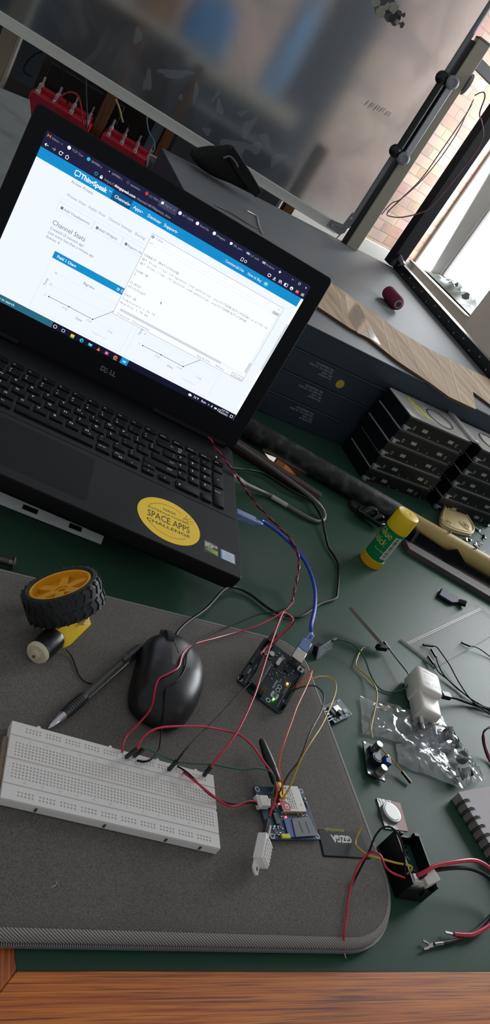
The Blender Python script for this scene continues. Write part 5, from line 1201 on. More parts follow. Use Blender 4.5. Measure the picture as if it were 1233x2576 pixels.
for u, v, r_, h_, lab in ((1118, 1852, 6.5, 12, 'dark knob inside the clear bag nearest the charger prongs'), (1140, 1880, 5, 11, 'dark knob in the middle of the clear bag'), (1155, 1915, 6.5, 13, 'dark knob inside the clear bag, the one nearest its right edge'), (1150, 1955, 6.5, 13, 'dark knob at the lower end of the clear bag'), (1098, 1862, 5, 9, 'dark knob at the left of the parts inside the clear bag')):
    p = Vector(at(u, v, 1)); k = thing('control_knob', lab, 'knob', (p.x, p.y, .6), 0, 'dark knobs in the clear bag')
    an = random.uniform(0, 6); dv = Vector((math.cos(an) * .5, math.sin(an) * .5 - .3, .55)).normalized()
    MB().lathe([(r_, 0), (r_, 2), (r_ * .8, 3), (r_ * .75, h_), (r_ * .6, h_ + .8)], (0, 0, r_ * .8), dv, 20).build('knob_body', M_knob, k); MB().cyl(Vector((0, 0, r_ * .8)), Vector((0, 0, r_ * .8)) - dv * 4, 2, n=10).build('shaft', M_tin, k)

# button cell in its blister
cA, cB, cC, cD = [Vector(at(u, v, 0)) for u, v in ((946, 2009), (1006, 2021), (1026, 2092), (968, 2086))]; cm = (cA + cB + cC + cD) / 4
ce = thing('button_cell', 'round silver button cell in a clear and red blister pack on the bench', 'battery', cm)
MB().prism([((p - cm).x, (p - cm).y) for p in (cD, cC, cB, cA)], .3, .7).build('blister_card', mat('blister_red', '8a4a40', .4, vary=.3, scale=60), ce)
b = MB(); h1 = [(cA - cm), (cA - cm).lerp(cB - cm, .6), (cD - cm).lerp(cC - cm, .55), (cD - cm)]
b.prism([(p.x, p.y) for p in (h1[3], h1[2], h1[1], h1[0])], .8, 1.3); b.build('foil', mat('blister_foil', '8f8f90', .25, metal=.5, alpha=.8, bump=.6, bscale=300), ce)
p = Vector(at(985, 2044, 3)) - cm
MB().lathe([(10.2, 0), (10.4, .4), (10.4, 2.6), (10, 3), (8.8, 3.1), (8.4, 3.5), (.1, 3.5)], (p.x, p.y, 1.2), n=40).build('cell', mat('cell_silver', 'aeaeac', .42, metal=.5), ce)

# open black housing with a circuit board and two connectors
M_bk = mat('housing_black', '0c0c0d', .42)
hb = thing('panel_meter_housing', 'open black plastic housing with a green circuit board inside, right of the sleeve corner', 'housing', (329, -138, 0), R_(-4))
b = MB(); b.box(-15, -24, 0, 15, 24, 1.6); b.build('bottom_wall', M_bk, hb)
for x in (-15, 13.4): MB().box(x, -24, 1.6, x + 1.6, 24, 24 if x > 0 else 25).build('side_wall', M_bk, hb)
b = MB(); b.box(-13.4, 22.4, 1.6, 13.4, 24, 20); b.box(-9, 22.4, 20, -5, 24, 25); b.box(8, 22.4, 20, 14, 25.5, 25); b.build('end_wall', M_bk, hb)
b = MB(); b.box(-13.4, -24, 1.6, 13.4, -22.4, 16); b.box(4, -25.5, 10, 10, -22.4, 17); b.build('end_wall', M_bk, hb)
MB().box(-13, -22, 9.0, 13, 22, 10.6).build('circuit_board', mat('pcb_green', '1d4a3c', .4, vary=.2, scale=200), hb)
b = MB()
for k in range(34): b.cbox(random.uniform(-11, 8), random.uniform(-12, 20), 11.1, random.uniform(1, 3), random.uniform(1, 2), 1, random.choice((0, 1, 2)))
q = b.build('small_components', [M_smd, M_tin, M_chip], hb, flat=True); q['kind'] = 'stuff'
b = MB(); b.box(-7, -19, 10.6, 3, -12, 21); b.build('white_connector', M_jst, hb, bevel=.6)
b = MB(); b.bar((3, -18, 20), (15, -14, 25), 10, 9); b.box(2, -20, 10.6, 10, -13, 19); b.build('white_plug', M_jst, hb, bevel=.7)
pl = Vector((329, -138, 0))
tk = thing('heavy_wire_pair', 'thick red and black wire pair with a fork terminal, curving out of the black housing', 'wire', at(1050, 2205, 22)); L = tk.location / S
P = spline([Vector(at(*q)) - L for q in ((1050, 2203, 24), (1075, 2190, 28), (1098, 2178, 30), (1151, 2167, 32), (1197, 2165, 30), (1233, 2185, 26), (1256, 2215, 20), (1262, 2265, 12), (1240, 2318, 8), (1197, 2348, 6), (1168, 2352, 5), (1142, 2350, 4))], 8)
MB().tube(P, 1.9, 10).build('red_wire', M_red, tk)
P = spline([Vector(at(*q)) - L for q in ((1056, 2208, 23), (1080, 2196, 25), (1102, 2188, 27), (1151, 2183, 28), (1193, 2188, 26), (1233, 2210, 22), (1250, 2240, 16), (1246, 2285, 8), (1228, 2312, 5), (1197, 2341, 4), (1151, 2364, 3), (1114, 2373, 3))], 8)
MB().tube(P, 1.8, 10).build('black_wire', M_blkw, tk)
a, c = Vector(at(1142, 2350, 4)) - L, Vector(at(1120, 2345, 3.5)) - L; MB().bar(a, c, 1.8, 1.2).build('bare_pin', M_tin, tk)
f0, f1 = Vector(at(1114, 2373, 3)) - L, Vector(at(1092, 2376, 3)) - L
b = MB(); b.cyl(f0, f1, 1.7, n=10); g = Vector(at(1082, 2380, 3)) - L; b.bar(f1, g, 3, 1)
for e_ in ((1064, 2367), (1066, 2388)): m_ = Vector(at((e_[0] + 1082) / 2 + 2, (e_[1] * 2 + 2380) / 3, 3)) - L; b.bar(g, m_, 1.8, 1); b.bar(m_, Vector(at(*e_, 3)) - L, 1.8, 1)
b.build('fork_terminal', mat('fork_metal', '6d6a64', .35, metal=.9), tk)
hz = {'red': ([(1018, 2208, 22), (986, 2195, 30), (969, 2178, 36), (958, 2153, 38), (940, 2143, 36), (923, 2150, 30), (902, 2178, 23), (888, 2213, 17), (877, 2259, 16), (872, 2311, 16), (866, 2345, 15.6), (865, 2372, 11), (865, 2390, 5)], M_red, 'thin red wire from the black housing over the sleeve corner, bare tipped', .9, (((865, 2390, 5), (870, 2411, 1.5)),)),
      'black': ([(1019, 2206, 22), (1018, 2164, 34), (1012, 2125, 42), (1000, 2097, 46), (983, 2081, 47), (962, 2083, 45), (944, 2104, 40), (930, 2139, 32), (916, 2167, 25), (898, 2202, 18), (884, 2230, 15.5)], M_blkw, 'thin black wire arching from the black housing onto the sleeve', .9, ()),
      'yellow': ([(1025, 2199, 22), (1035, 2188, 27), (1032, 2178, 28), (997, 2171, 28), (958, 2160, 28), (923, 2150, 26), (898, 2129, 20), (895, 2115, 18), (902, 2097, 20), (910, 2083, 22)], M_yelw, 'thin yellow wire bending from the black housing onto the zip of the sleeve', .85, ())}
for k, (px, m_, lab, r_, ex_) in hz.items(): jumper('sensor_wire', px, m_, lab, (), r_, None, ex_)

# ring bound notebook
M_pap = mat('notebook_cover', 'b9b2b4', .7, vary=.06, scale=20); M_pedge = mat('paper_edge', '8d8680', .85, vary=.25, scale=400)
nbk = thing('spiral_notebook', 'ring bound notebook with a pale cover at the right edge of the bench', 'notebook', (446, -51, 0))
n0, n1 = Vector((0, 0)), Vector((54, 13)).normalized() * 130; nd = Vector((9, -52)).normalized() * 150
poly = [(0, 0), (nd.x, nd.y), (nd.x + n1.x, nd.y + n1.y), (n1.x, n1.y)]
b = MB(); b.prism(poly, .4, 11.2); b.build('pages', M_pedge, nbk)
b = MB(); b.prism([(x - .6, y + .4) for x, y in poly], 11.2, 12.0); b.build('front_cover', M_pap, nbk); b = MB(); b.prism(poly, 0, .4); b.build('back_cover', M_pedge, nbk)
e1 = nd.normalized(); e2 = n1.normalized()
for k in range(15):
    c_ = e1 * (9 + k * 9.4) + e2 * 3.0
    b = MB()
    for dd_ in (0, 1.8):
        pts = [Vector((c_.x + e1.x * dd_, c_.y + e1.y * dd_, 6)) + Vector((e2.x, e2.y, 0)) * (6.2 * math.cos(a)) + Vector((0, 0, 7.6 * math.sin(a))) for a in [PI * (-.35 + 1.7 * i / 14) if False else PI * (0.12 + 1.3 * i / 14) for i in range(15)]]
        b.tube(pts, .55, 6)
    b.build('wire_ring', mat('ring_wire', '3a3838', .35, metal=.7), nbk)
    MB().cbox(c_.x + e1.x + e2.x * 4.6, c_.y + e1.y + e2.y * 4.6, 12.03, 3.6, 3.2, .06).build('punched_hole', M_hole, nbk)
for k in range(3):
    wire('ribbon_wire', [(1250, 1826, 30), (1232, 1829 + k, 32), (1219 - k, 1840, 28), (1214 + k * 2, 1856, 20), (1218 + k * 2, 1880, 10), (1228 + k * 3, 1908, 3), (1245 + k * 3, 1935, 2)], .9, [M_blkw, M_red, M_brn][k], ['black wire curling at the right edge beside the notebook', 'dark red wire curling at the right edge beside the notebook', 'brown wire curling at the right edge beside the notebook'][k], 'wire')

# bolt at the far left
bt = thing('steel_bolt', 'steel bolt with a round head at the left edge of the bench', 'bolt', at(30, 1420, 0)); L = bt.location / S
e = Vector(at(-60, 1392, 8)) - L; s_ = Vector(at(30, 1417, 8)) - L; dv = (e - s_).normalized(); M_bolt = mat('bolt_steel', '7d7770', .35, metal=.9)
b = MB(); b.cyl(s_, e, 3.6, n=14)
for k in range(20): b.lathe([(3.5, 0), (4.2, .5), (3.5, 1)], s_ + dv * (4 + k * 1.3), dv, 14)
b.build('shank', M_bolt, bt); MB().lathe([(1, -3.4), (5, -2.8), (7.4, -1), (7.6, 0)], s_, dv, 20).build('head', M_bolt, bt)
# lint on the sleeve
o = MB().tube([(-8, 0, .4), (-2, 3, .9), (0, 8, .6), (3, 4, .8)], .5, 5).build('lint_thread', mat('lint', 'b9b9b4', .9)); p = at(143, 2233, 14); o.location = Vector(p) * S * 1; o.scale = (.45, .45, .45); tag(o, 'scrap of pale lint lying on the front of the sleeve', 'lint')

# gasket, washer and metal scraps behind the pole
M_cream = mat('cream_plastic', 'dcc48e', .5); M_wash = mat('washer_white', 'bdb9ae', .4, alpha=.85)
gk = thing('moulded_gasket', 'cream three-lobed moulded part with spiral recesses beyond the pole', 'moulded part', (*at(1143, 1302, 0)[:2], 0)); L = Vector(gk.location) / S
tri = [Vector(at(u, v, 5)) - L for u, v in ((1120, 1265), (1110, 1318), (1180, 1345), (1188, 1325), (1150, 1270))]
ol = spline(tri + [tri[0]], 8)[:-1]
cen = sum(ol, Vector()) / len(ol)
b = MB(); b.loft([[(p.x, p.y, z) for p in [cen + (p - cen) * k for p in ol]] for z, k in ((0, .97), (1, 1), (8, 1), (9, .97))], 0); b.build('body', M_cream, gk, angle=50)
b = MB(); b.tube([(cen.x + (p.x - cen.x) * .93, cen.y + (p.y - cen.y) * .93, 9.4) for p in ol] + [(cen.x + (ol[0].x - cen.x) * .93, cen.y + (ol[0].y - cen.y) * .93, 9.4)], 1.7, 8); b.build('rim', M_cream, gk)
for u, v in ((1133, 1283), (1124, 1312), (1170, 1322)):
    c_ = Vector(at(u, v, 9)) - L; b = MB(); b.tube([(c_.x + (3 + t * .75) * math.cos(t * .75), c_.y + (3 + t * .75) * math.sin(t * .75), 9.2) for t in range(16)], 1.3, 6); b.build('spiral', M_cream, gk)
    MB().cyl((c_.x, c_.y, 9.0), (c_.x, c_.y, 9.12), 2.2, n=12).build('hole', M_hole, gk)
c_ = at(1184, 1283, 3); wsh = thing('plastic_washer', 'round milky plastic washer behind the cream moulded part', 'washer', (c_.x, c_.y, 0))
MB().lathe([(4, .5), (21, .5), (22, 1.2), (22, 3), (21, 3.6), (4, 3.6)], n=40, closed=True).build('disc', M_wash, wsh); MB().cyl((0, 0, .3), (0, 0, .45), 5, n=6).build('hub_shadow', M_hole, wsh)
labs = ['bright metal scrap in the pile right of the cream part, topmost', 'bent metal clip in the scrap pile at the right edge', 'small silver bracket lowest in the scrap pile by the pole', 'curled metal strip in the scrap pile', 'short screw lying among the metal scraps', 'second short screw among the metal scraps, nearer the pole', 'flat silver tab in the scrap pile, leftmost', 'dark clip among the metal scraps']
for k, (u, v) in enumerate(((1205, 1335), (1222, 1360), (1180, 1350), (1190, 1372), (1165, 1345), (1212, 1392), (1172, 1362), (1228, 1330))):
    p = Vector(at(u, v, 0)); a_ = random.uniform(0, PI); dx, dy = math.cos(a_), math.sin(a_)
    b = MB()
    if k in (4, 5): b.cyl((0, 0, 3), (dx * 16, dy * 16, 3), 1.8, n=10); b.cyl((0, 0, 3), (-dx * 2, -dy * 2, 3), 3.6, n=12)
    else:
        pts = [Vector((dx * t * 5 - dy * 4 * math.sin(t * 1.3 + k), dy * t * 5 + dx * 4 * math.sin(t * 1.3 + k), 2.2 + 1.6 * math.sin(t * .9 + k))) for t in range(7)]
        b.tube(spline(pts, 4), 1.5, 6, flat=1.8)
    o = b.build('metal_scrap' if k not in (4, 5) else 'screw', M_chrome if k != 7 else M_bk); o.location = (p.x * S, p.y * S, 0); tag(o, labs[k], 'scrap' if k not in (4, 5) else 'screw')

# black pad and clip left of the glue stick
p = at(918, 1300, 0); o = MB().loft([[(30 * k * math.cos(a), 21 * k * math.sin(a), z) for a in [2 * PI * i / 32 for i in range(32)]] for z, k in ((0, .96), (2, 1), (6, 1), (8, .95))]).build('black_pad', mat('felt_black', '1a1a1a', .9, bump=.4, bscale=400)); o.location = (p.x * S, (p.y + 16) * S, 0); o.rotation_euler = (0, 0, R_(20)); tag(o, 'oval black felt pad lying under the black clip left of the glue stick', 'pad')
c_ = at(945, 1325, 0); kc = thing('black_clip', 'black plastic clip with shiny edges lying against the left of the glue stick', 'clip', (c_.x - 16, c_.y + 6, 8.2), R_(-25)); M_sh = mat('clip_black', '101114', .22)
b = MB(); b.prism([(-26, -12), (18, -14), (26, -4), (22, 10), (-4, 14), (-24, 8)], 0, 7); b.build('clip_base', M_sh, kc, bevel=1.5)
b = MB(); b.tube(spline([(-16, -6, 6), (-12, -4, 14), (-4, 0, 17), (4, 4, 14), (10, 8, 7)], 6), 2.6, 8, flat=1.8); b.build('clip_arch', M_sh, kc)
b = MB(); b.tube(spline([(2, -10, 6), (8, -6, 13), (14, 0, 14), (18, 6, 8)], 6), 2.2, 8, flat=2.0); b.build('clip_arch', M_sh, kc)

# black folded bracket and dark plank in front of the bamboo
pn2 = Vector((pd.y, -pd.x, 0)); pn2 = pn2 if pn2.y < 0 else -pn2
f = lambda s_, t_, z: (q0 + pd * s_ + pn2 * t_).to_tuple()[:2] + (z,)
s0 = (Vector(at(1045, 1400, 10)) - q0).dot(pd)
br = thing('black_bracket', 'black folded plastic bracket lying along the near side of the bamboo', 'bracket', f(s0, 34, 0)); L = br.location / S
def rl(*a): return Vector(f(*a)) - L
b = MB(); b.add([rl(s0, 20, 2), rl(s0 + 330, 20, 2), rl(s0 + 330, 58, 2), rl(s0, 50, 2), rl(s0, 20, 5), rl(s0 + 330, 20, 5), rl(s0 + 330, 58, 5), rl(s0, 50, 5)], [(0, 3, 2, 1), (4, 5, 6, 7), (0, 1, 5, 4), (1, 2, 6, 5), (2, 3, 7, 6), (3, 0, 4, 7)]); b.build('bracket_floor', M_sh, br)
b = MB(); b.add([rl(s0 - 2, 20, 5), rl(s0 - 2, 52, 5), rl(s0 - 2, 46, 26), rl(s0 - 2, 20, 24), rl(s0 + 3, 20, 5), rl(s0 + 3, 52, 5), rl(s0 + 3, 46, 26), rl(s0 + 3, 20, 24)], [(0, 1, 2, 3), (7, 6, 5, 4), (0, 4, 5, 1), (1, 5, 6, 2), (2, 6, 7, 3), (3, 7, 4, 0)]); b.build('end_flap', M_sh, br)
b = MB()
prof = [(0, 20), (70, 15), (84, 26), (110, 12), (170, 10), (230, 9), (330, 10), (330, 5), (0, 5)]
b.add([rl(s0 + s_, 22, z) for s_, z in prof] + [rl(s0 + s_, 25, z) for s_, z in prof], [tuple(range(9)), tuple(range(17, 8, -1))] + [(i, (i + 1) % 9, 9 + (i + 1) % 9, 9 + i) for i in range(9)]); b.build('rear_flap', M_sh, br)
b = MB(); b.add([rl(s0 + 190, 30, 5), rl(s0 + 300, 30, 5), rl(s0 + 240, 32, 38), rl(s0 + 190, 34, 5), rl(s0 + 300, 34, 5), rl(s0 + 240, 36, 38)], [(0, 1, 2), (5, 4, 3), (0, 3, 4, 1), (1, 4, 5, 2), (2, 5, 3, 0)]); b.build('pointed_flap', M_sh, br)
pk = thing('dark_plank', 'worn dark grey strip of board in front of the black bracket', 'plank', f(s0 - 20, 70, 0)); L = pk.location / S
b = MB(); b.add([rl(s0 - 14, 54, z) for z in (0,)] + [rl(s0 + 340, 62, 0), rl(s0 + 340, 94, 0), rl(s0 - 8, 78, 0), rl(s0 - 14, 54, 9), rl(s0 + 340, 62, 9), rl(s0 + 340, 94, 9), rl(s0 - 8, 78, 9)], [(0, 3, 2, 1), (4, 5, 6, 7), (0, 1, 5, 4), (1, 2, 6, 5), (2, 3, 7, 6), (3, 0, 4, 7)])
b.build('plank', mat('worn_board', '4a4440', .6, vary=.3, scale=60), pk, bevel=.8)
c_ = at(1125, 1505, 0); bf = thing('blue_foil_scrap', 'small dark blue plastic scrap in front of the dark plank', 'scrap', (c_.x, c_.y, 0))
MB().prism([(-26, -6), (-4, -16), (18, -8), (24, 6), (-8, 14)], .5, 6).build('scrap_body', mat('dark_blue_plastic', '161c30', .5, spec=.25), bf, bevel=1.5); MB().cyl((20, -4, 3), (28, -10, 7), 5, n=14).build('dark_knob', M_sh, bf)
# ================================================================== hard drives in front of the cases
M_hd = mat('drive_black', '101216', .35, spec=.5); M_hs = mat('drive_silver', 'c9c7c2', .28, metal=.4, vary=.12, scale=50); M_hl = mat('drive_label', 'b4afa8', .5, vary=.1, scale=80); M_slotm = mat('drive_slot', 'b9bec6', .3, metal=.7)
M_edge = mat('drive_edge_sheen', '565d66', .3, metal=.7)  # bluish sheen of the lips put into a lighter colour
def make_drive(label, loc, rz, top=True):
    t = thing('hard_drive', label, 'hard drive', loc, rz, 'black hard drives in stacks')
    Wd, Dd, Hd = 152, 93, 26.6
    MB().box(0, 0, 0, Wd, Dd, Hd - 1.6).build('drive_body', M_hd, t, bevel=.6)
    b = MB()
    for x in (24, 118): b.prism([(x + 3.0 * math.cos(2 * PI * i / 16), 0) for i in range(3)], 0, 0) if False else None
    for x in (22, 126):
        b = MB(); b.add([(x + 2.6 * math.cos(2 * PI * i / 20), -.25, 9 + 3.8 * math.sin(2 * PI * i / 20)) for i in range(20)] + [(x + 1.5 * math.cos(2 * PI * i / 20), -.25, 9 + 2.6 * math.sin(2 * PI * i / 20)) for i in range(20)],
            [(i, (i + 1) % 20, 20 + (i + 1) % 20, 20 + i) for i in range(20)]); b.build('oval_slot', M_slotm, t, flat=True)
    for x in (40, 104): MB().box(x, -.5, 8, x + 12, 0, 14).build('side_tab', M_slotm, t)
    for x in (8, 62, 84, 142): MB().cyl((x, -.6, 4), (x, 0, 4), 1.3, n=10).build('screw_head', M_slotm, t)
    MB().box(-.4, -1.2, 0, Wd + .4, 0, 1.6).build('lower_lip', M_edge, t); MB().box(-.4, -1.0, Hd - 3.4, Wd + .4, 0, Hd - 1.6).build('upper_lip', M_edge, t)
    MB().box(-3, -7, 2, 5, 0, 9).build('white_connector', M_slotm, t, bevel=.5); MB().box(4, -4.5, 6, 13, 0, 8).build('connector_pins', M_slotm, t)
    b = MB(); b.prism(rrect(1, 1, Wd - 1, Dd - 1, 5), Hd - 1.6, Hd); b.build('top_cover', M_hs, t, bevel=.5)
    return t
HX, HY = 606, 588; HA = R_(3.5)
lab1 = ['topmost hard drive of the left stack, silver top with a label and yellow tag', 'second hard drive from the top of the left stack', 'middle hard drive of the left stack', 'fourth hard drive from the top of the left stack', 'bottom hard drive of the left stack, lying on the bench']
lab2 = ['topmost hard drive of the right stack at the picture edge, round silver lid', 'second hard drive from the top of the right stack', 'middle hard drive of the right stack', 'fourth hard drive from the top of the right stack', 'bottom hard drive of the right stack']
ux, uy = math.cos(HA), math.sin(HA)
d0 = make_drive(lab1[4], (HX, HY, .2), HA)
for k in range(1, 5):
    off = (1.5, -2, 0, 2)[k - 1]
    d_ = dup(d0, (HX + off, HY - off * .4, .2 + k * 28.4), HA, lab1[4 - k])
    if k == 4: topd = d_
    b = None
for k in range(5):
    off = (0, 2, -1.5, 1, 0)[k]
    d_ = dup(d0, (HX + 174 * ux + off, HY + 172 * uy * .2 - off * .4 - 2, .2 + k * 28.4), HA, lab2[4 - k])
    if k == 4: topd2 = d_
for k in range(1, 5):                                     # small spacers keep the drives apart
    pass
pr = Print((75, 45, 26.64), (1, 0, 0), (0, 1, 0), .04)
pr.poly([(-44, -20), (-40, 24), (28, 26), (40, -14), (32, -26), (-10, -28)], 0, 1)
for k in range(7): pr.line((-34, 18 - k * 5), (random.uniform(0, 26), 18 - k * 5), 1.0, 1, 2)
pr.rect(-34, 19.5, -8, 22.5, 1, 2)
pr.build('label', [M_hl, mat('label_grey_print', '77726c', .6)], topd, flat=True)
MB().lathe([(27, 26.6), (29, 26.9), (29, 27.2), (27, 27.3)], (96, 42, 0), (0, 0, 1), 40, closed=True).build('platter_ring', mat('drive_groove', '4a4a4b', .35, metal=.7), topd)
b = MB(); b.bar((38, 78, 27.1), (54, 20, 27.1), 7.5, .5); b.build('yellow_tag', mat('yellow_tag', 'd8d020', .5), topd)
MB().lathe([(30, 26.6), (32, 27), (32, 27.3), (30, 27.4)], (62, 44, 0), (0, 0, 1), 44, closed=True).build('platter_ring', mat('drive_groove', '4a4a4b', .35), topd2); MB().cyl((62, 44, 26.6), (62, 44, 27), 26, n=40).build('round_label', M_hl, topd2)
o = MB().box(0, 0, 0, 14, 92, 5).build('metal_strip', M_hs, bevel=.8); o.location = ((HX + 154 * ux) * S, (HY + 154 * uy) * S, .2 * S + .1232); o.rotation_euler = (0, 0, HA)
tag(o, 'bright metal strip lying between the tops of the two drive stacks', 'strip')
o.location.x = (HX + 152 * ux) * S; o.location.z = 113.6 * S + 26.8 * S

# ================================================================== flat server cases
M_case = mat('case_slate', '3d4753', .42, metal=.45, vary=.08, scale=60); M_ctop = mat('case_top_lit', '64676a', .55, metal=.0, spec=.35, vary=.08, scale=14, bump=.04, bscale=700)  # top in lighter grey than the slate: light on it put into colour
CY, CH = 690, 43.0
clabs = ['bottom flat server case of the stack behind the drives', 'second flat server case from the bottom, printed block by the laptop lid', 'third flat server case with a yellow dot sticker', 'topmost flat server case, its wide grey top carrying the cardboard and spool']
def make_case(k):
    t = thing('server_case', clabs[k], 'server case', (700, CY, k * CH), 0, 'flat server cases in a stack')
    Wc = 352
    yl, yr = (850, 850) if k < 3 else (770, 955)
    MB().prism([(-430, 0), (Wc, 0), (Wc + (20 if k == 3 else 0), yr), (-430, yl)], .3, CH - (.2 if k < 3 else 1.2)).build('case_body', M_case, t, bevel=1.2)
    if k == 3: MB().prism([(-430, 0), (Wc, 0), (Wc + 20, yr), (-430, yl)], CH - 1.2, CH).build('case_lid', M_ctop, t, bevel=.8)
    for x, z in ((-282, 33), (-292, 10), (-30, 31), (18, 26), (150, 33), (205, 30)):
        MB().cyl((x, -.15, z), (x, .3, z), 2.0, n=14).build('bolt_hole', M_hole, t)
    MB().box(-430, -1.0, CH - 3.2, Wc, 0, CH - 1.2).build('front_lip', M_case, t, bevel=.3)
    if k < 3:
        x0 = (-205, -215, -222)[k]
        pr = Print((x0, -.2, 14), (-1, 0, 0), (0, 0, -1), .05)          # the block is printed upside down
        for r, tx in enumerate(('ServerModel', 'BM: 14/05', '100-240V AC, 7A 50Hz', 'PN: 24R2640 E23')): pr.text(tx, -26 + r * 2, 6 - r * 5.4 - 12, 5.2, 0, 1)
        pr.build('printed_block', mat('case_print', 'aab2b8', .6), t, flat=True)
    if k == 2:
        b = MB(); b.cyl((-176, -.5, 18), (-176, 0, 18), 8, n=28); b.build('dot_sticker', mat('dot_yellow', 'b9a93a', .6), t)
    return t
for k in range(4): make_case(k)
# rail along the right edge of the top case
M_rail = mat('rail_black', '0f1012', .22, spec=.6)
ra, rb_ = Vector((1006, 860, 172)), Vector((1064, 1640, 172)); rt = thing('slide_rail', 'black perforated slide rail along the right edge of the top server case', 'rail', ra)
v = rb_ - ra
b = MB(); b.bar((0, 0, 13), v + Vector((0, 0, 13)), 5, 26); b.build('rail_web', M_rail, rt, bevel=.6)
b = MB(); b.bar((10, 0, 2), v + Vector((10, 0, 2)), 24, 3); b.build('lower_flange', M_rail, rt); b = MB(); b.bar((9, 0, 25), v + Vector((9, 0, 25)), 20, 3); b.build('upper_flange', M_rail, rt, bevel=.5)
for k in range(16):
    p = v * ((k + .5) / 16); MB().cyl(p + Vector((-3.2, 0, 8 + (k % 2) * 9)), p + Vector((-2.4, 0, 8 + (k % 2) * 9)), 2.4, n=10).build('rail_hole', M_slotm, rt)
MB().bar(v + Vector((-2, -40, 26)), v + Vector((2, 10, 34)), 8, 12).build('rail_end', M_slotm, rt, bevel=1)
# cardboard strip
def card_mat():
    m = bpy.data.materials.new('cardboard'); m.use_nodes = True; nt = m.node_tree; b = nt.nodes['Principled BSDF']
    tc = nt.nodes.new('ShaderNodeTexCoord'); n = nt.nodes.new('ShaderNodeTexNoise'); n.inputs['Scale'].default_value = 40; n.inputs['Detail'].default_value = 6; mp = nt.nodes.new('ShaderNodeMapping'); mp.inputs['Scale'].default_value = (1, .12, 1); mp.inputs['Rotation'].default_value = (0, 0, R_(-20))
    nt.links.new(tc.outputs['Object'], mp.inputs[0]); nt.links.new(mp.outputs[0], n.inputs['Vector'])
    rp = nt.nodes.new('ShaderNodeValToRGB'); e = rp.color_ramp.elements; e[0].position = .3; e[0].color = lin('93785a'); e[1].position = .7; e[1].color = lin('bba283'); nt.links.new(n.outputs['Fac'], rp.inputs[0]); nt.links.new(rp.outputs[0], b.inputs['Base Color']); b.inputs['Roughness'].default_value = .75
    w = nt.nodes.new('ShaderNodeTexWave'); w.inputs['Scale'].default_value = 11; w.inputs['Distortion'].default_value = 1.5; nt.links.new(mp.outputs[0], w.inputs['Vector']); bp = nt.nodes.new('ShaderNodeBump'); bp.inputs['Strength'].default_value = .4; bp.inputs['Distance'].default_value = .001; nt.links.new(w.outputs['Fac'], bp.inputs['Height']); nt.links.new(bp.outputs[0], b.inputs['Normal']); return m
cpx = [(800, 690), (850, 722), (925, 775), (1000, 830), (1080, 878), (1160, 918), (1250, 962), (1250, 1030), (1190, 985), (1198, 1030), (1130, 998), (1085, 965), (1000, 908), (930, 852), (880, 825), (820, 785), (760, 745)]
cw = [Vector(at(u, v_, 177)) for u, v_ in cpx]; cc = sum(cw, Vector()) / len(cw)
cbd = thing('cardboard_strip', 'torn strip of brown cardboard with clear tape lying on the top server case', 'cardboard', (cc.x, cc.y, 172.2))
pl_ = [((p - cc).x, (p - cc).y) for p in cw]
b = MB(); b.prism(pl_[::-1], .4, 4.8, 0, 1); b.build('cardboard_sheet', [card_mat(), mat('card_edge', '5c4733', .9, vary=.4, scale=500)], cbd, flat=True)
b = MB(); random.seed(4)
for (u0, v0), (u1, v1) in (((845, 722), (868, 806)), ((905, 765), (930, 850)), ((985, 822), (1020, 920)), ((1020, 846), (1062, 948)), ((1062, 872), (1098, 972)), ((1098, 890), (1135, 998)), ((1130, 906), (1160, 1010)), ((960, 803), (985, 893)), ((1185, 935), (1215, 1000))):
    p, e = Vector(at(u0, v0, 177)) - cc, Vector(at(u1, v1, 177)) - cc; b.bar((p.x, p.y, 4.85), (e.x, e.y, 4.85), random.uniform(1.2, 3), .5)
q = b.build('creases', mat('card_crease', 'c9b496', .7), cbd, flat=True); q['kind'] = 'stuff'
tw = [Vector(at(u, v_, 177.2)) - cc for u, v_ in ((868, 742), (905, 770), (958, 868), (935, 852), (900, 838), (878, 800))]
b = MB(); b.prism([(p.x, p.y) for p in tw][::-1], 4.85, 5.1); b.build('clear_tape', mat('clear_tape', 'cdbba4', .12, alpha=.35, spec=.8), cbd)
# reel of maroon thread
M_thr = mat('thread_maroon', '72183c', .7, vary=.15, scale=300, bump=.4, bscale=900)
sa, sc_ = Vector(at(978, 737, 188)), Vector(at(999, 766, 186)); sp = thing('thread_spool', 'reel of maroon thread lying on the grey top of the server cases', 'thread reel', ((sa + sc_) / 2).to_tuple()[:2] + (172,)); Ls = sp.location / S
d_ = (sc_ - sa).normalized(); d_.z = 0; d_.normalize(); c_ = Vector((0, 0, 16.2)); hl = 34
MB().lathe([(10, -hl), (15.4, -hl + 2), (16, -hl + 6), (16, hl - 6), (14, hl - 1), (8, hl)], c_, d_, 28).build('thread', M_thr, sp, angle=60)
MB().lathe([(6.5, hl - 2), (9.5, hl - 2), (9.5, hl + 2.5), (6.5, hl + 2.5)], c_, d_, 24, closed=True).build('paper_tube', mat('reel_tube', 'a58a86', .7), sp); MB().cyl(c_ + d_ * (hl - 1), c_ + d_ * (hl + 1.2), 6.5, n=20).build('tube_hole', M_hole, sp)

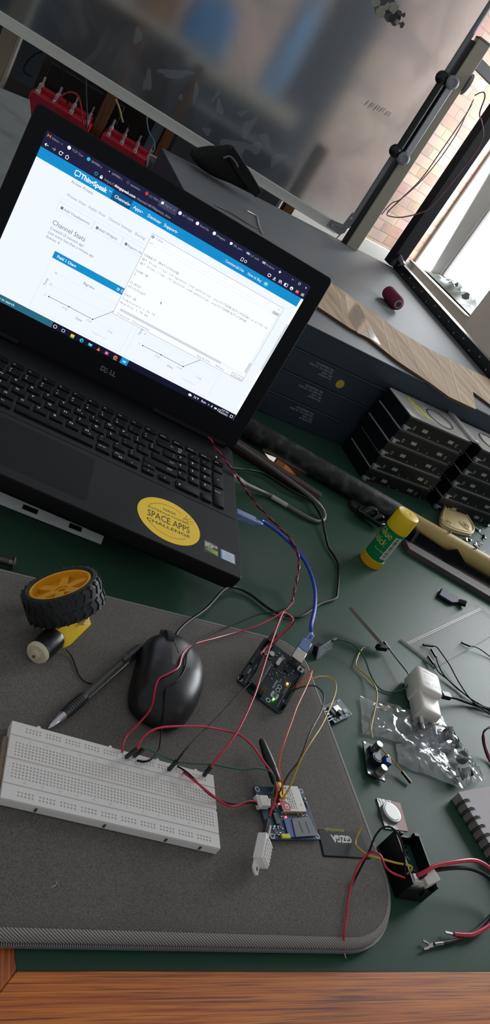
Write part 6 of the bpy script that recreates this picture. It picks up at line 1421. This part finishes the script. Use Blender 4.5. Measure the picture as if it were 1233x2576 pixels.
# ================================================================== the big hanging sheet and its frame
PA, PB = Vector((-114, 1779, 0)), Vector((829, 1591, 0)); pdv = (PB - PA).normalized(); pnv = Vector((pdv.y, -pdv.x, 0))      # pnv points to the viewer
def pp(s_, z, o_=0): return PB + pdv * s_ + pnv * o_ + Vector((0, 0, z))
def sheet_mat():
    m = bpy.data.materials.new('smudged_sheet'); m.use_nodes = True; nt = m.node_tree; b = nt.nodes['Principled BSDF']; out = nt.nodes['Material Output']
    b.inputs['Base Color'].default_value = lin('e8f0f6'); b.inputs['Transmission Weight'].default_value = 1; b.inputs['Roughness'].default_value = .34; b.inputs['IOR'].default_value = 1.18
    tc = nt.nodes.new('ShaderNodeTexCoord'); n = nt.nodes.new('ShaderNodeTexNoise'); n.inputs['Scale'].default_value = 7; n.inputs['Detail'].default_value = 7; n.inputs['Distortion'].default_value = 1.2; nt.links.new(tc.outputs['Object'], n.inputs['Vector'])
    mr = nt.nodes.new('ShaderNodeMapRange'); mr.inputs[1].default_value = .42; mr.inputs[2].default_value = .8; mr.inputs[3].default_value = .08; mr.inputs[4].default_value = .36; nt.links.new(n.outputs['Fac'], mr.inputs[0])
    d_ = nt.nodes.new('ShaderNodeBsdfDiffuse'); d_.inputs[0].default_value = lin('a8b0b6'); mx = nt.nodes.new('ShaderNodeMixShader'); nt.links.new(mr.outputs[0], mx.inputs[0]); nt.links.new(b.outputs[0], mx.inputs[1]); nt.links.new(d_.outputs[0], mx.inputs[2]); nt.links.new(mx.outputs[0], out.inputs[0]); return m
M_alu = mat('dull_aluminium', 'c8c8c2', .45, metal=.15, vary=.08, scale=10); M_dkm = mat('dark_metal', '2a2c30', .4, metal=.4); M_gask = mat('gasket', '7a7d80', .5)
hs_ = thing('hanging_sheet', 'large smudged translucent sheet in a metal frame standing behind the laptop', 'sheet', PB)
def prl(s_, z, o_=0): return pp(s_, z, o_) - PB
M_sheet = sheet_mat()
b = MB(); b.add([prl(s_, z, o_) for o_ in (-2, 2) for s_, z in ((-1500, 205), (8, 205), (8, 1500), (-1500, 1500))], [(3, 2, 1, 0), (4, 5, 6, 7), (0, 1, 5, 4), (1, 2, 6, 5), (2, 3, 7, 6), (3, 0, 4, 7)]); b.build('sheet', M_sheet, hs_, flat=True)
b = MB(); b.bar(prl(-1500, 196, 3), prl(-14, 196, 3), 12, 22); b.build('bottom_rail', M_alu, hs_, bevel=1.5)
b = MB(); b.bar(prl(-1500, 184, 8), prl(-14, 184, 8), 22, 3); b.build('rail_flange', M_alu, hs_, bevel=.5)
b = MB(); b.tube(spline([prl(-30, 200, 5), prl(-6, 203, 5), prl(8, 216, 5), prl(11, 245, 5)], 6) + [prl(11, z, 5) for z in (300, 500, 800, 1100, 1500)], 7, 10); b.build('edge_tube', M_gask, hs_)
b = MB(); b.add([prl(s_, z, o_) for o_ in (8, 11) for s_, z in ((-42, 184), (0, 184), (10, 196), (10, 250), (-2, 250), (-6, 212), (-42, 206))], [(0, 1, 2, 3, 4, 5, 6), (13, 12, 11, 10, 9, 8, 7)] + [(i, (i + 1) % 7, 7 + (i + 1) % 7, 7 + i) for i in range(7)]); b.build('corner_plate', M_gask, hs_)
for s_, z in ((-30, 196), (3, 236), (-330, 196)): MB().cyl(prl(s_, z, 9), prl(s_, z, 13), 4, n=14).build('screw', M_chrome, hs_)
def shp(u, v): q = onv(u, v, (PA + pnv * 2.2), (PB + pnv * 2.2)) - PB; return (q.dot(pdv), q.z)
sm = Print(pnv * 2.3, pdv, (0, 0, 1), .05); random.seed(21)
for u, v, a, bq, an in ((372, 205, 30, 12, 1.9), (347, 90, 12, 22, .2), (440, 185, 50, 12, .5), (493, 230, 28, 7, -1.2), (552, 270, 22, 10, -.9), (545, 240, 20, 6, 1.4), (640, 372, 26, 16, .6), (625, 320, 34, 14, 1.5), (668, 352, 24, 12, -.5), (455, 245, 8, 8, 0), (590, 370, 40, 22, .3), (700, 400, 30, 14, 1), (520, 330, 14, 10, 0), (610, 285, 16, 7, .8)):
    c0_ = shp(u, v); pts = []
    for i_ in range(22):
        t_ = 2 * PI * i_ / 22; rr = 1 + .25 * math.sin(3 * t_ + u) + random.uniform(-.1, .1); x_, y_ = a * rr * math.cos(t_) * .8, bq * rr * math.sin(t_) * .8
        pts.append((c0_[0] + x_ * math.cos(an) - y_ * math.sin(an), c0_[1] + x_ * math.sin(an) + y_ * math.cos(an)))
    sm.poly(pts, 0, 1)
q = sm.build('hand_smears', mat('pale_smear', '9aa6ae', .9, alpha=.26), hs_, flat=True); q['kind'] = 'stuff'
pe = Print(pnv * 2.3, pdv, (0, 0, 1), .08)  # irregular dark and pale blotches on the sheet
for u, v, a, m_ in ((965, 8, 26, 0), (980, 30, 20, 0), (992, 48, 13, 0), (1012, 62, 7, 0), (958, 30, 12, 1), (990, 20, 12, 1), (1016, 38, 5, 0), (975, 15, 8, 1), (1000, 56, 6, 1), (945, 4, 12, 1), (1003, 36, 10, 0)):
    c0_ = shp(u, v); pe.poly([(c0_[0] + a * (1 + random.uniform(-.35, .3)) * math.cos(2 * PI * i_ / 14), c0_[1] + a * (1 + random.uniform(-.35, .3)) * math.sin(2 * PI * i_ / 14)) for i_ in range(14)], m_, 1 + m_)
for k in range(14):
    c0_ = shp(920 + k * 4.6, 258 + k * 2.2 + random.uniform(-4, 4)); pe.poly([(c0_[0] - 3, c0_[1] - 6), (c0_[0], c0_[1] - 6), (c0_[0] + 2, c0_[1] + 6), (c0_[0] - 1, c0_[1] + 6)], 2, 1)
pe.build('blotch_patch', [mat('blotch_dark', '474a48', .8), mat('blotch_pale', '8d8a7e', .8), mat('blotch_mark', '7d7276', .8, alpha=.5)], hs_, flat=True)
# post with the clamp
ps = thing('frame_post', 'square grey metal post at the right end of the hanging sheet', 'post', pp(48, 172, 0)); L = ps.location / S
PH = 560
b = MB(); b.bar((0, 0, 0), (0, 0, PH), 34, 34, up=pnv); b.build('square_tube', mat('post_beige', 'a39d8c', .5, vary=.06, scale=8), ps, bevel=1.5)
b = MB(); b.bar(-pdv * 22, -pdv * 22 + Vector((0, 0, PH - 10)), 10, 20, up=pnv); b.build('inner_channel', M_dkm, ps)
MB().bar((0, 0, PH), (0, 0, PH + 5), 36, 36, up=pnv).build('end_cap', M_gask, ps, bevel=2); MB().cyl(pdv * 18 + Vector((0, 0, PH - 90)), pdv * 26 + Vector((0, 0, PH - 90)), 26, n=28).build('grey_disc', M_gask, ps)
cl = thing('clamp_handle', 'black handle with two round silver knobs clamped on the frame post', 'handle', pp(22, 430, 24)); L = cl.location / S
z0, z1 = 0, 190
b = MB(); b.cyl((-pdv * 14) + Vector((0, 0, z0 - 6)), (-pdv * 14) + Vector((0, 0, z1 + 6)), 10, n=20); b.sphere(-pdv * 20 + Vector((0, 0, z0)), 16, 16); b.sphere(-pdv * 20 + Vector((0, 0, z1)), 16, 16); b.build('black_grip', mat('handle_black', '0e0f11', .35), cl, angle=60)
b = MB(); b.bar(pdv * 10 + pnv * 4 + Vector((0, 0, z0)), pdv * 10 + pnv * 4 + Vector((0, 0, z1)), 16, 8, up=pnv); b.build('silver_bar', mat('bar_silver', 'aeb0b4', .35, metal=.3), cl, bevel=1)
for z in (z0 - 4, z1 + 4): MB().lathe([(15, 0), (16, 2), (16, 16), (12, 19), (9, 19), (8, 17), (.1, 17)], pdv * 6 + Vector((0, 0, z)), pnv, 24).build('round_knob', mat('knob_grey', '85878a', .4, metal=.3), cl)
# black upright at the end of the rail
bp_ = thing('black_upright', 'black angle iron upright standing at the far end of the slide rail', 'post', (1070, 1668, 172))
b = MB(); b.prism([(-18, -18), (22, -18), (22, -14), (-14, -14), (-14, 22), (-18, 22)], 0, 1250); b.build('angle_iron', mat('upright_black', '17181c', .4, metal=.2), bp_, bevel=.5)
b = MB(); b.box(-14, -14, 0, 18, 6, 1240); b.build('inner_strip', mat('upright_grey', '55565c', .45, metal=.3), bp_)
o = MB().bar((0, 0, 0), (190, 40, -10), 14, 26).build('cross_bar', mat('crossbar_dark', '3a3a3d', .45), bevel=1); o.location = pp(62, 690, 6) * S; tag(o, 'dark cross bar reaching right from the top of the frame post', 'bar')
WA, WB = (905, 1595), (1120, 1632)
def vw(pts, o_=0): return [onv(u, v_, WA, WB) for u, v_ in pts]
wire('hanging_wire', None, 1.7, mat('wire_maroon', '5a2a38', .35), 'maroon wire drooping in a loop between the frame post and the black upright', pts=spline(vw([(1188, 262), (1165, 300), (1110, 380), (1060, 450), (1010, 500), (975, 535), (985, 545), (1015, 546), (1060, 535), (1085, 520), (1120, 480), (1160, 430), (1195, 385), (1215, 345), (1213, 310), (1207, 285), (1220, 245), (1215, 232), (1195, 240)]), 8))
wire('hanging_wire', None, 1.4, mat('wire_darkgrey', '34302f', .4), 'thin dark wire hanging straight down beside the frame post before the brick wall', pts=spline(vw([(1192, 250), (1175, 285), (1150, 335), (1110, 395), (1060, 455), (1010, 500), (985, 512), (960, 540)]), 8))
wire('hanging_wire', None, 1.3, M_cable, 'thin dark cable dangling from the lower right corner of the hanging sheet', pts=spline([onv(u, v_, (700, 1620), (880, 1600)) for u, v_ in [(867, 577), (856, 590), (845, 604), (870, 606), (895, 596), (905, 585)]], 8))
# crumpled dark plastic on the window sill
b = MB(); vs = []
for j in range(9):
    for i in range(26):
        t_, s_ = i / 25, j / 8; y = 3090 + 640 * t_; x = 2680 - 165 * s_
        n1 = mnoise.noise(Vector((y * .02, x * .03, 3.1))); vs.append((x, y, -57 + (50 + 60 * n1) * math.sin(PI * s_) * math.sin(PI * min(1, t_ * 1.05)) + 6))
b.add(vs, [(j * 26 + i, j * 26 + i + 1, (j + 1) * 26 + i + 1, (j + 1) * 26 + i) for j in range(8) for i in range(25)])
o = b.build('crumpled_bag', mat('sill_bag', '2f3b36', .3, vary=.6, scale=18, spec=.5), angle=25, loc=(2600, 3400, -58)); tag(o, 'crumpled dark green plastic bag lying on the far window sill', 'bag')

# ================================================================== dim clutter under and behind the sheet
QA, QB = (-114, 2050), (829, 1860); qd = Vector((QB[0] - QA[0], QB[1] - QA[1], 0)).normalized(); qn = Vector((qd.y, -qd.x, 0)); qang = math.atan2(qd.y, qd.x)
M_rack = wood_mat('rack_wood', '6d4526', '97683c', 'z')
for x, wd, lab in ((0, 30, 'wooden post under the hanging sheet, between the two red terminal boxes'), (176, 24, 'wooden post under the hanging sheet, right of the second red terminal box'), (577, 30, 'short wooden post beside the white wall under the right of the hanging sheet')):
    p = Vector((221, 1985, 0)) + qd * x; t = thing('wooden_post', lab, 'post', p, qang, 'wooden posts behind the hanging sheet')
    MB().box(-wd / 2, -12, 0, wd / 2, 14, 330).build('post_body', M_rack, t, bevel=1)
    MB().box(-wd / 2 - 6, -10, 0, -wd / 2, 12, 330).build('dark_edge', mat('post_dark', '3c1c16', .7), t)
M_redb = mat('red_box', 'c42a3c', .45, vary=.1, scale=20); M_pin2 = mat('terminal_silver', 'cfc8c6', .3, metal=.8)
def red_box(label, s_, wd, np_):
    c_ = onv(*s_, QA, QB); t = thing('terminal_box', label, 'terminal box', (c_.x, c_.y, 0), qang, 'red terminal boxes')
    MB().box(0, -62, 0, wd, 30, 54).build('box_body', M_redb, t, bevel=3); MB().box(6, -10, 54, wd - 6, 26, 66).build('raised_back', M_redb, t, bevel=2)
    for k in range(np_):
        x = 14 + k * (wd - 28) / max(1, np_ - 1)
        for y, z in ((-48, 54), (-24, 54), (8, 66)):
            g = MB(); g.lathe([(6, 0), (6, 6), (3.4, 8), (3.4, 24), (2, 25)], (x, y, z), n=14); g.build('terminal_post', M_pin2, t)
    return t
red_box('red terminal box with silver posts left of the wooden rack leg', (82, 235), 172, 4)
red_box('red terminal box with silver posts right of the first wooden rack leg', (262, 330), 150, 4)
bxs = thing('black_case', 'black case standing behind the left red terminal box', 'case', (*onv(95, 200, QA, QB)[:2], 0), qang); MB().box(10, 45, 0, 230, 120, 128).build('case_body', mat('case_black', '131316', .5), bxs, bevel=4)
gb = thing('grey_board', 'grey brown board standing behind the black case', 'board', (*onv(70, 190, QA, QB)[:2], 0), qang); MB().box(10, 128, 0, 350, 142, 330).build('board_sheet', mat('dim_board', '4d4743', .8, vary=.15, scale=12), gb)
sp1 = onv(452, 380, QA, QB)
for k, (x0, x1, lab) in enumerate(((-26, 62, 'narrow grey equipment case behind the black cap, left one'), (66, 318, 'wide grey equipment case under the hanging sheet, behind the black cap'))):
    t = thing('equipment_case', lab, 'case', (sp1.x, sp1.y, 0), qang); MB().box(x0, -10, 0, x1, 160, 235).build('case_body', mat('case_grey', '4a4c52', .55, vary=.08, scale=20), t, bevel=3)
t = thing('white_post', 'pale painted wooden post at the far left below the hanging sheet', 'post', (*onv(18, 120, QA, QB)[:2], 0), qang); MB().box(-24, -16, 0, 16, 20, 420).build('post_body', mat('pale_post', 'b6a98e', .6, vary=.1, scale=10), t, bevel=2)
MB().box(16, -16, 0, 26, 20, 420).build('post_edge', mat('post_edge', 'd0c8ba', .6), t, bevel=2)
for px, m_, r_, lab in (([(138, 268), (150, 245), (175, 232), (195, 240), (203, 262), (208, 300), (212, 320)], mat('lead_pink', 'd0384a', .35), 2.6, 'red lead arching between posts of the left red terminal box'),
                        ([(157, 150), (158, 180), (156, 200), (168, 230), (170, 262)], M_cable, 2.4, 'black lead hanging down to the left red terminal box'), ([(216, 185), (217, 240), (219, 290), (218, 322)], mat('lead_grey', '2b2a2c', .5), 2.2, 'dark grey lead hanging before the wooden rack leg'),
                        ([(120, 125), (90, 135), (68, 155), (60, 178), (80, 192)], M_cable, 2.4, 'black lead curling at the far left under the sheet'), ([(291, 250), (300, 272), (307, 300), (310, 308)], mat('lead_cream', 'c9b078', .4), 2.6, 'cream lead hanging beside the right red terminal box'),
                        ([(370, 285), (370, 310), (376, 335), (386, 352), (388, 375), (372, 400), (368, 412)], mat('lead_teal', '3f8a90', .4), 2.0, 'teal and black lead hanging between the rack legs'), ([(322, 310), (328, 335), (335, 345), (345, 330)], M_cable, 2.2, 'short black lead on the right red terminal box')):
    wire('test_lead', None, r_, m_, lab, 'lead', 'leads on the terminal boxes', pts=spline([onv(u, v_, (QA[0] + qn.x * 70, QA[1] + qn.y * 70), (QB[0] + qn.x * 70, QB[1] + qn.y * 70)) for u, v_ in px], 8))
# black cap and earphone lead on the top case
ca_, cb_ = (380, 1440), (620, 1400)
capx = [(438, 430), (462, 424), (500, 416), (528, 420), (556, 410), (572, 430), (600, 478), (628, 522), (622, 540), (607, 538), (560, 512), (520, 500), (470, 476)]
cpts = [onv(u, v_, ca_, cb_) for u, v_ in capx]; cm_ = sum(cpts, Vector()) / len(cpts)
M_cap2 = mat('cap_cloth', '0b0b0c', .85, bump=.5, bscale=120)
ct = thing('cloth_hat', 'black cloth hat flopped on the grey case top behind the laptop lid', 'hat', (cm_.x, cm_.y, 172))
L = Vector((cm_.x, cm_.y, 172)); dn = Vector((.16, .98, 0)); zlo = min(p.z for p in cpts)
sh = Vector((0, 0, max(0, 172.5 - zlo)))
rings = [[cm_ + (p - cm_) * k + dn * o_ - L + sh for p in cpts] for o_, k in ((-34, .55), (-26, .86), (0, 1.0), (24, .92), (36, .6))]
b = MB(); b.loft(rings); b.build('hat_crown', M_cap2, ct, angle=70, subsurf=1)
pk_ = [onv(u, v_, ca_, cb_) for u, v_ in ((556, 412), (600, 476), (628, 522), (612, 536), (585, 505), (560, 470), (545, 440))]; b = MB(); b.loft([[p + dn * o_ - L + sh for p in pk_] for o_ in (-40, -30)]); b.build('hat_peak', M_cap2, ct, bevel=1.5)
ps_ = [onv(u, v_, ca_, cb_) for u, v_ in ((532, 440), (548, 436), (562, 450), (568, 462))]; MB().tube([p + dn * -39 - L + sh for p in spline(ps_, 6)], 2.2, 6).build('grey_seam', mat('cap_seam', '6d6d6d', .8), ct)
wire('earphone_lead', [(622, 530, 176), (636, 538, 174), (647, 546, 173.5), (650, 562, 173.5), (656, 578, 173.5), (662, 590, 173.5)], 1.6, mat('lead_white', 'b9b6ae', .5), 'pale earphone lead trailing from the black cap over the grey case top', 'lead')
wire('earphone_lead', [(540, 515, 173.8), (580, 535, 173.8), (620, 560, 173.8), (650, 575, 173.8)], 1.5, mat('lead_dim', '6f6a62', .5), 'dull lead lying along the edge of the laptop lid behind the cap', 'lead')
pb2 = onv(420, 408, (300, 1500), (520, 1455)); t = thing('wire_bracket', 'pale bent wire bracket with a pink sleeve behind the laptop lid', 'bracket', (pb2.x, pb2.y, 172)); L = Vector((pb2.x, pb2.y, 172))
q_ = [onv(u, v_, (300, 1500), (520, 1455)) - L for u, v_ in ((372, 425), (374, 396), (380, 391), (410, 408), (427, 418), (424, 428), (418, 442))]; MB().tube(spline(q_, 4), 3, 8).build('bent_wire', mat('bracket_pale', 'a9a49c', .5), t); MB().cyl(q_[4] + (q_[3] - q_[4]) * .5, q_[4], 6, n=14).build('pink_sleeve', mat('sleeve_pink', 'c98d88', .5), t)
# store cupboard and blue drums seen blurred through the sheet
cu = thing('store_counter', 'dark store counter with a pale top seen dimly through the hanging sheet', 'counter', (-60, 2600, FZ))
MB().box(-940, -180, 0, 930, 180, 1045).build('cupboard_body', mat('cupboard_dark', '1d252d', .6, vary=.2, scale=3), cu, bevel=4)
MB().box(-950, -192, 1045, 940, 190, 1092).build('counter_top', mat('counter_pale', 'b7aa98', .6, vary=.1, scale=6), cu, bevel=4)
for x in (-320, 300): MB().box(x - 3, -183, 60, x + 3, -179, 1000).build('door_gap', M_hole, cu)
CT = FZ + 1092
M_bagb = mat('bag_blue', '2b86c0', .6); M_bagl = mat('bag_pale_blue', '7aa6cc', .6)
for x, y, wd, ht, m_, lab in ((490, 2500, 160, 165, M_bagb, 'blue bag standing on the counter, blurred through the middle of the hanging sheet'), (775, 2530, 80, 330, M_bagl, 'tall pale blue bag on the counter, blurred through the right half of the sheet')):
    t = thing('cloth_bag', lab, 'bag', (x, y, CT), 0)
    b = MB(); b.loft([[(a, c, z) for a, c in rrect(-wd / 2 * k, -34 * k, wd / 2 * k, 34 * k, 20 * k)] for z, k in ((0, .8), (ht * .06, .97), (ht * .3, 1), (ht * .7, .95), (ht * .95, .75), (ht, .4))]); b.build('bag_body', m_, t, angle=60)
    MB().tube(spline([(-20, 0, ht * .97), (-10, 10, ht * 1.15), (10, 10, ht * 1.15), (20, 0, ht * .97)], 6), 4, 8).build('strap', m_, t)
t = thing('brown_carton', 'brown carton on the counter left of the blurred blue bag', 'carton', (330, 2520, CT)); MB().box(-65, -60, 0, 50, 60, 210).build('carton_body', mat('carton_brown', '8a5a3c', .8), t, bevel=2); MB().box(-8, -61, 0, 8, -60, 210).build('tape', mat('carton_tape', 'b39468', .4), t)
t = thing('grey_pillar', 'dark grey pillar seen blurred through the right half of the hanging sheet', 'pillar', (985, 2660, FZ)); MB().box(-95, -60, 0, 80, 60, 3000).build('pillar_body', mat('pillar_grey', '3e444c', .8, vary=.1, scale=4), t, bevel=6)
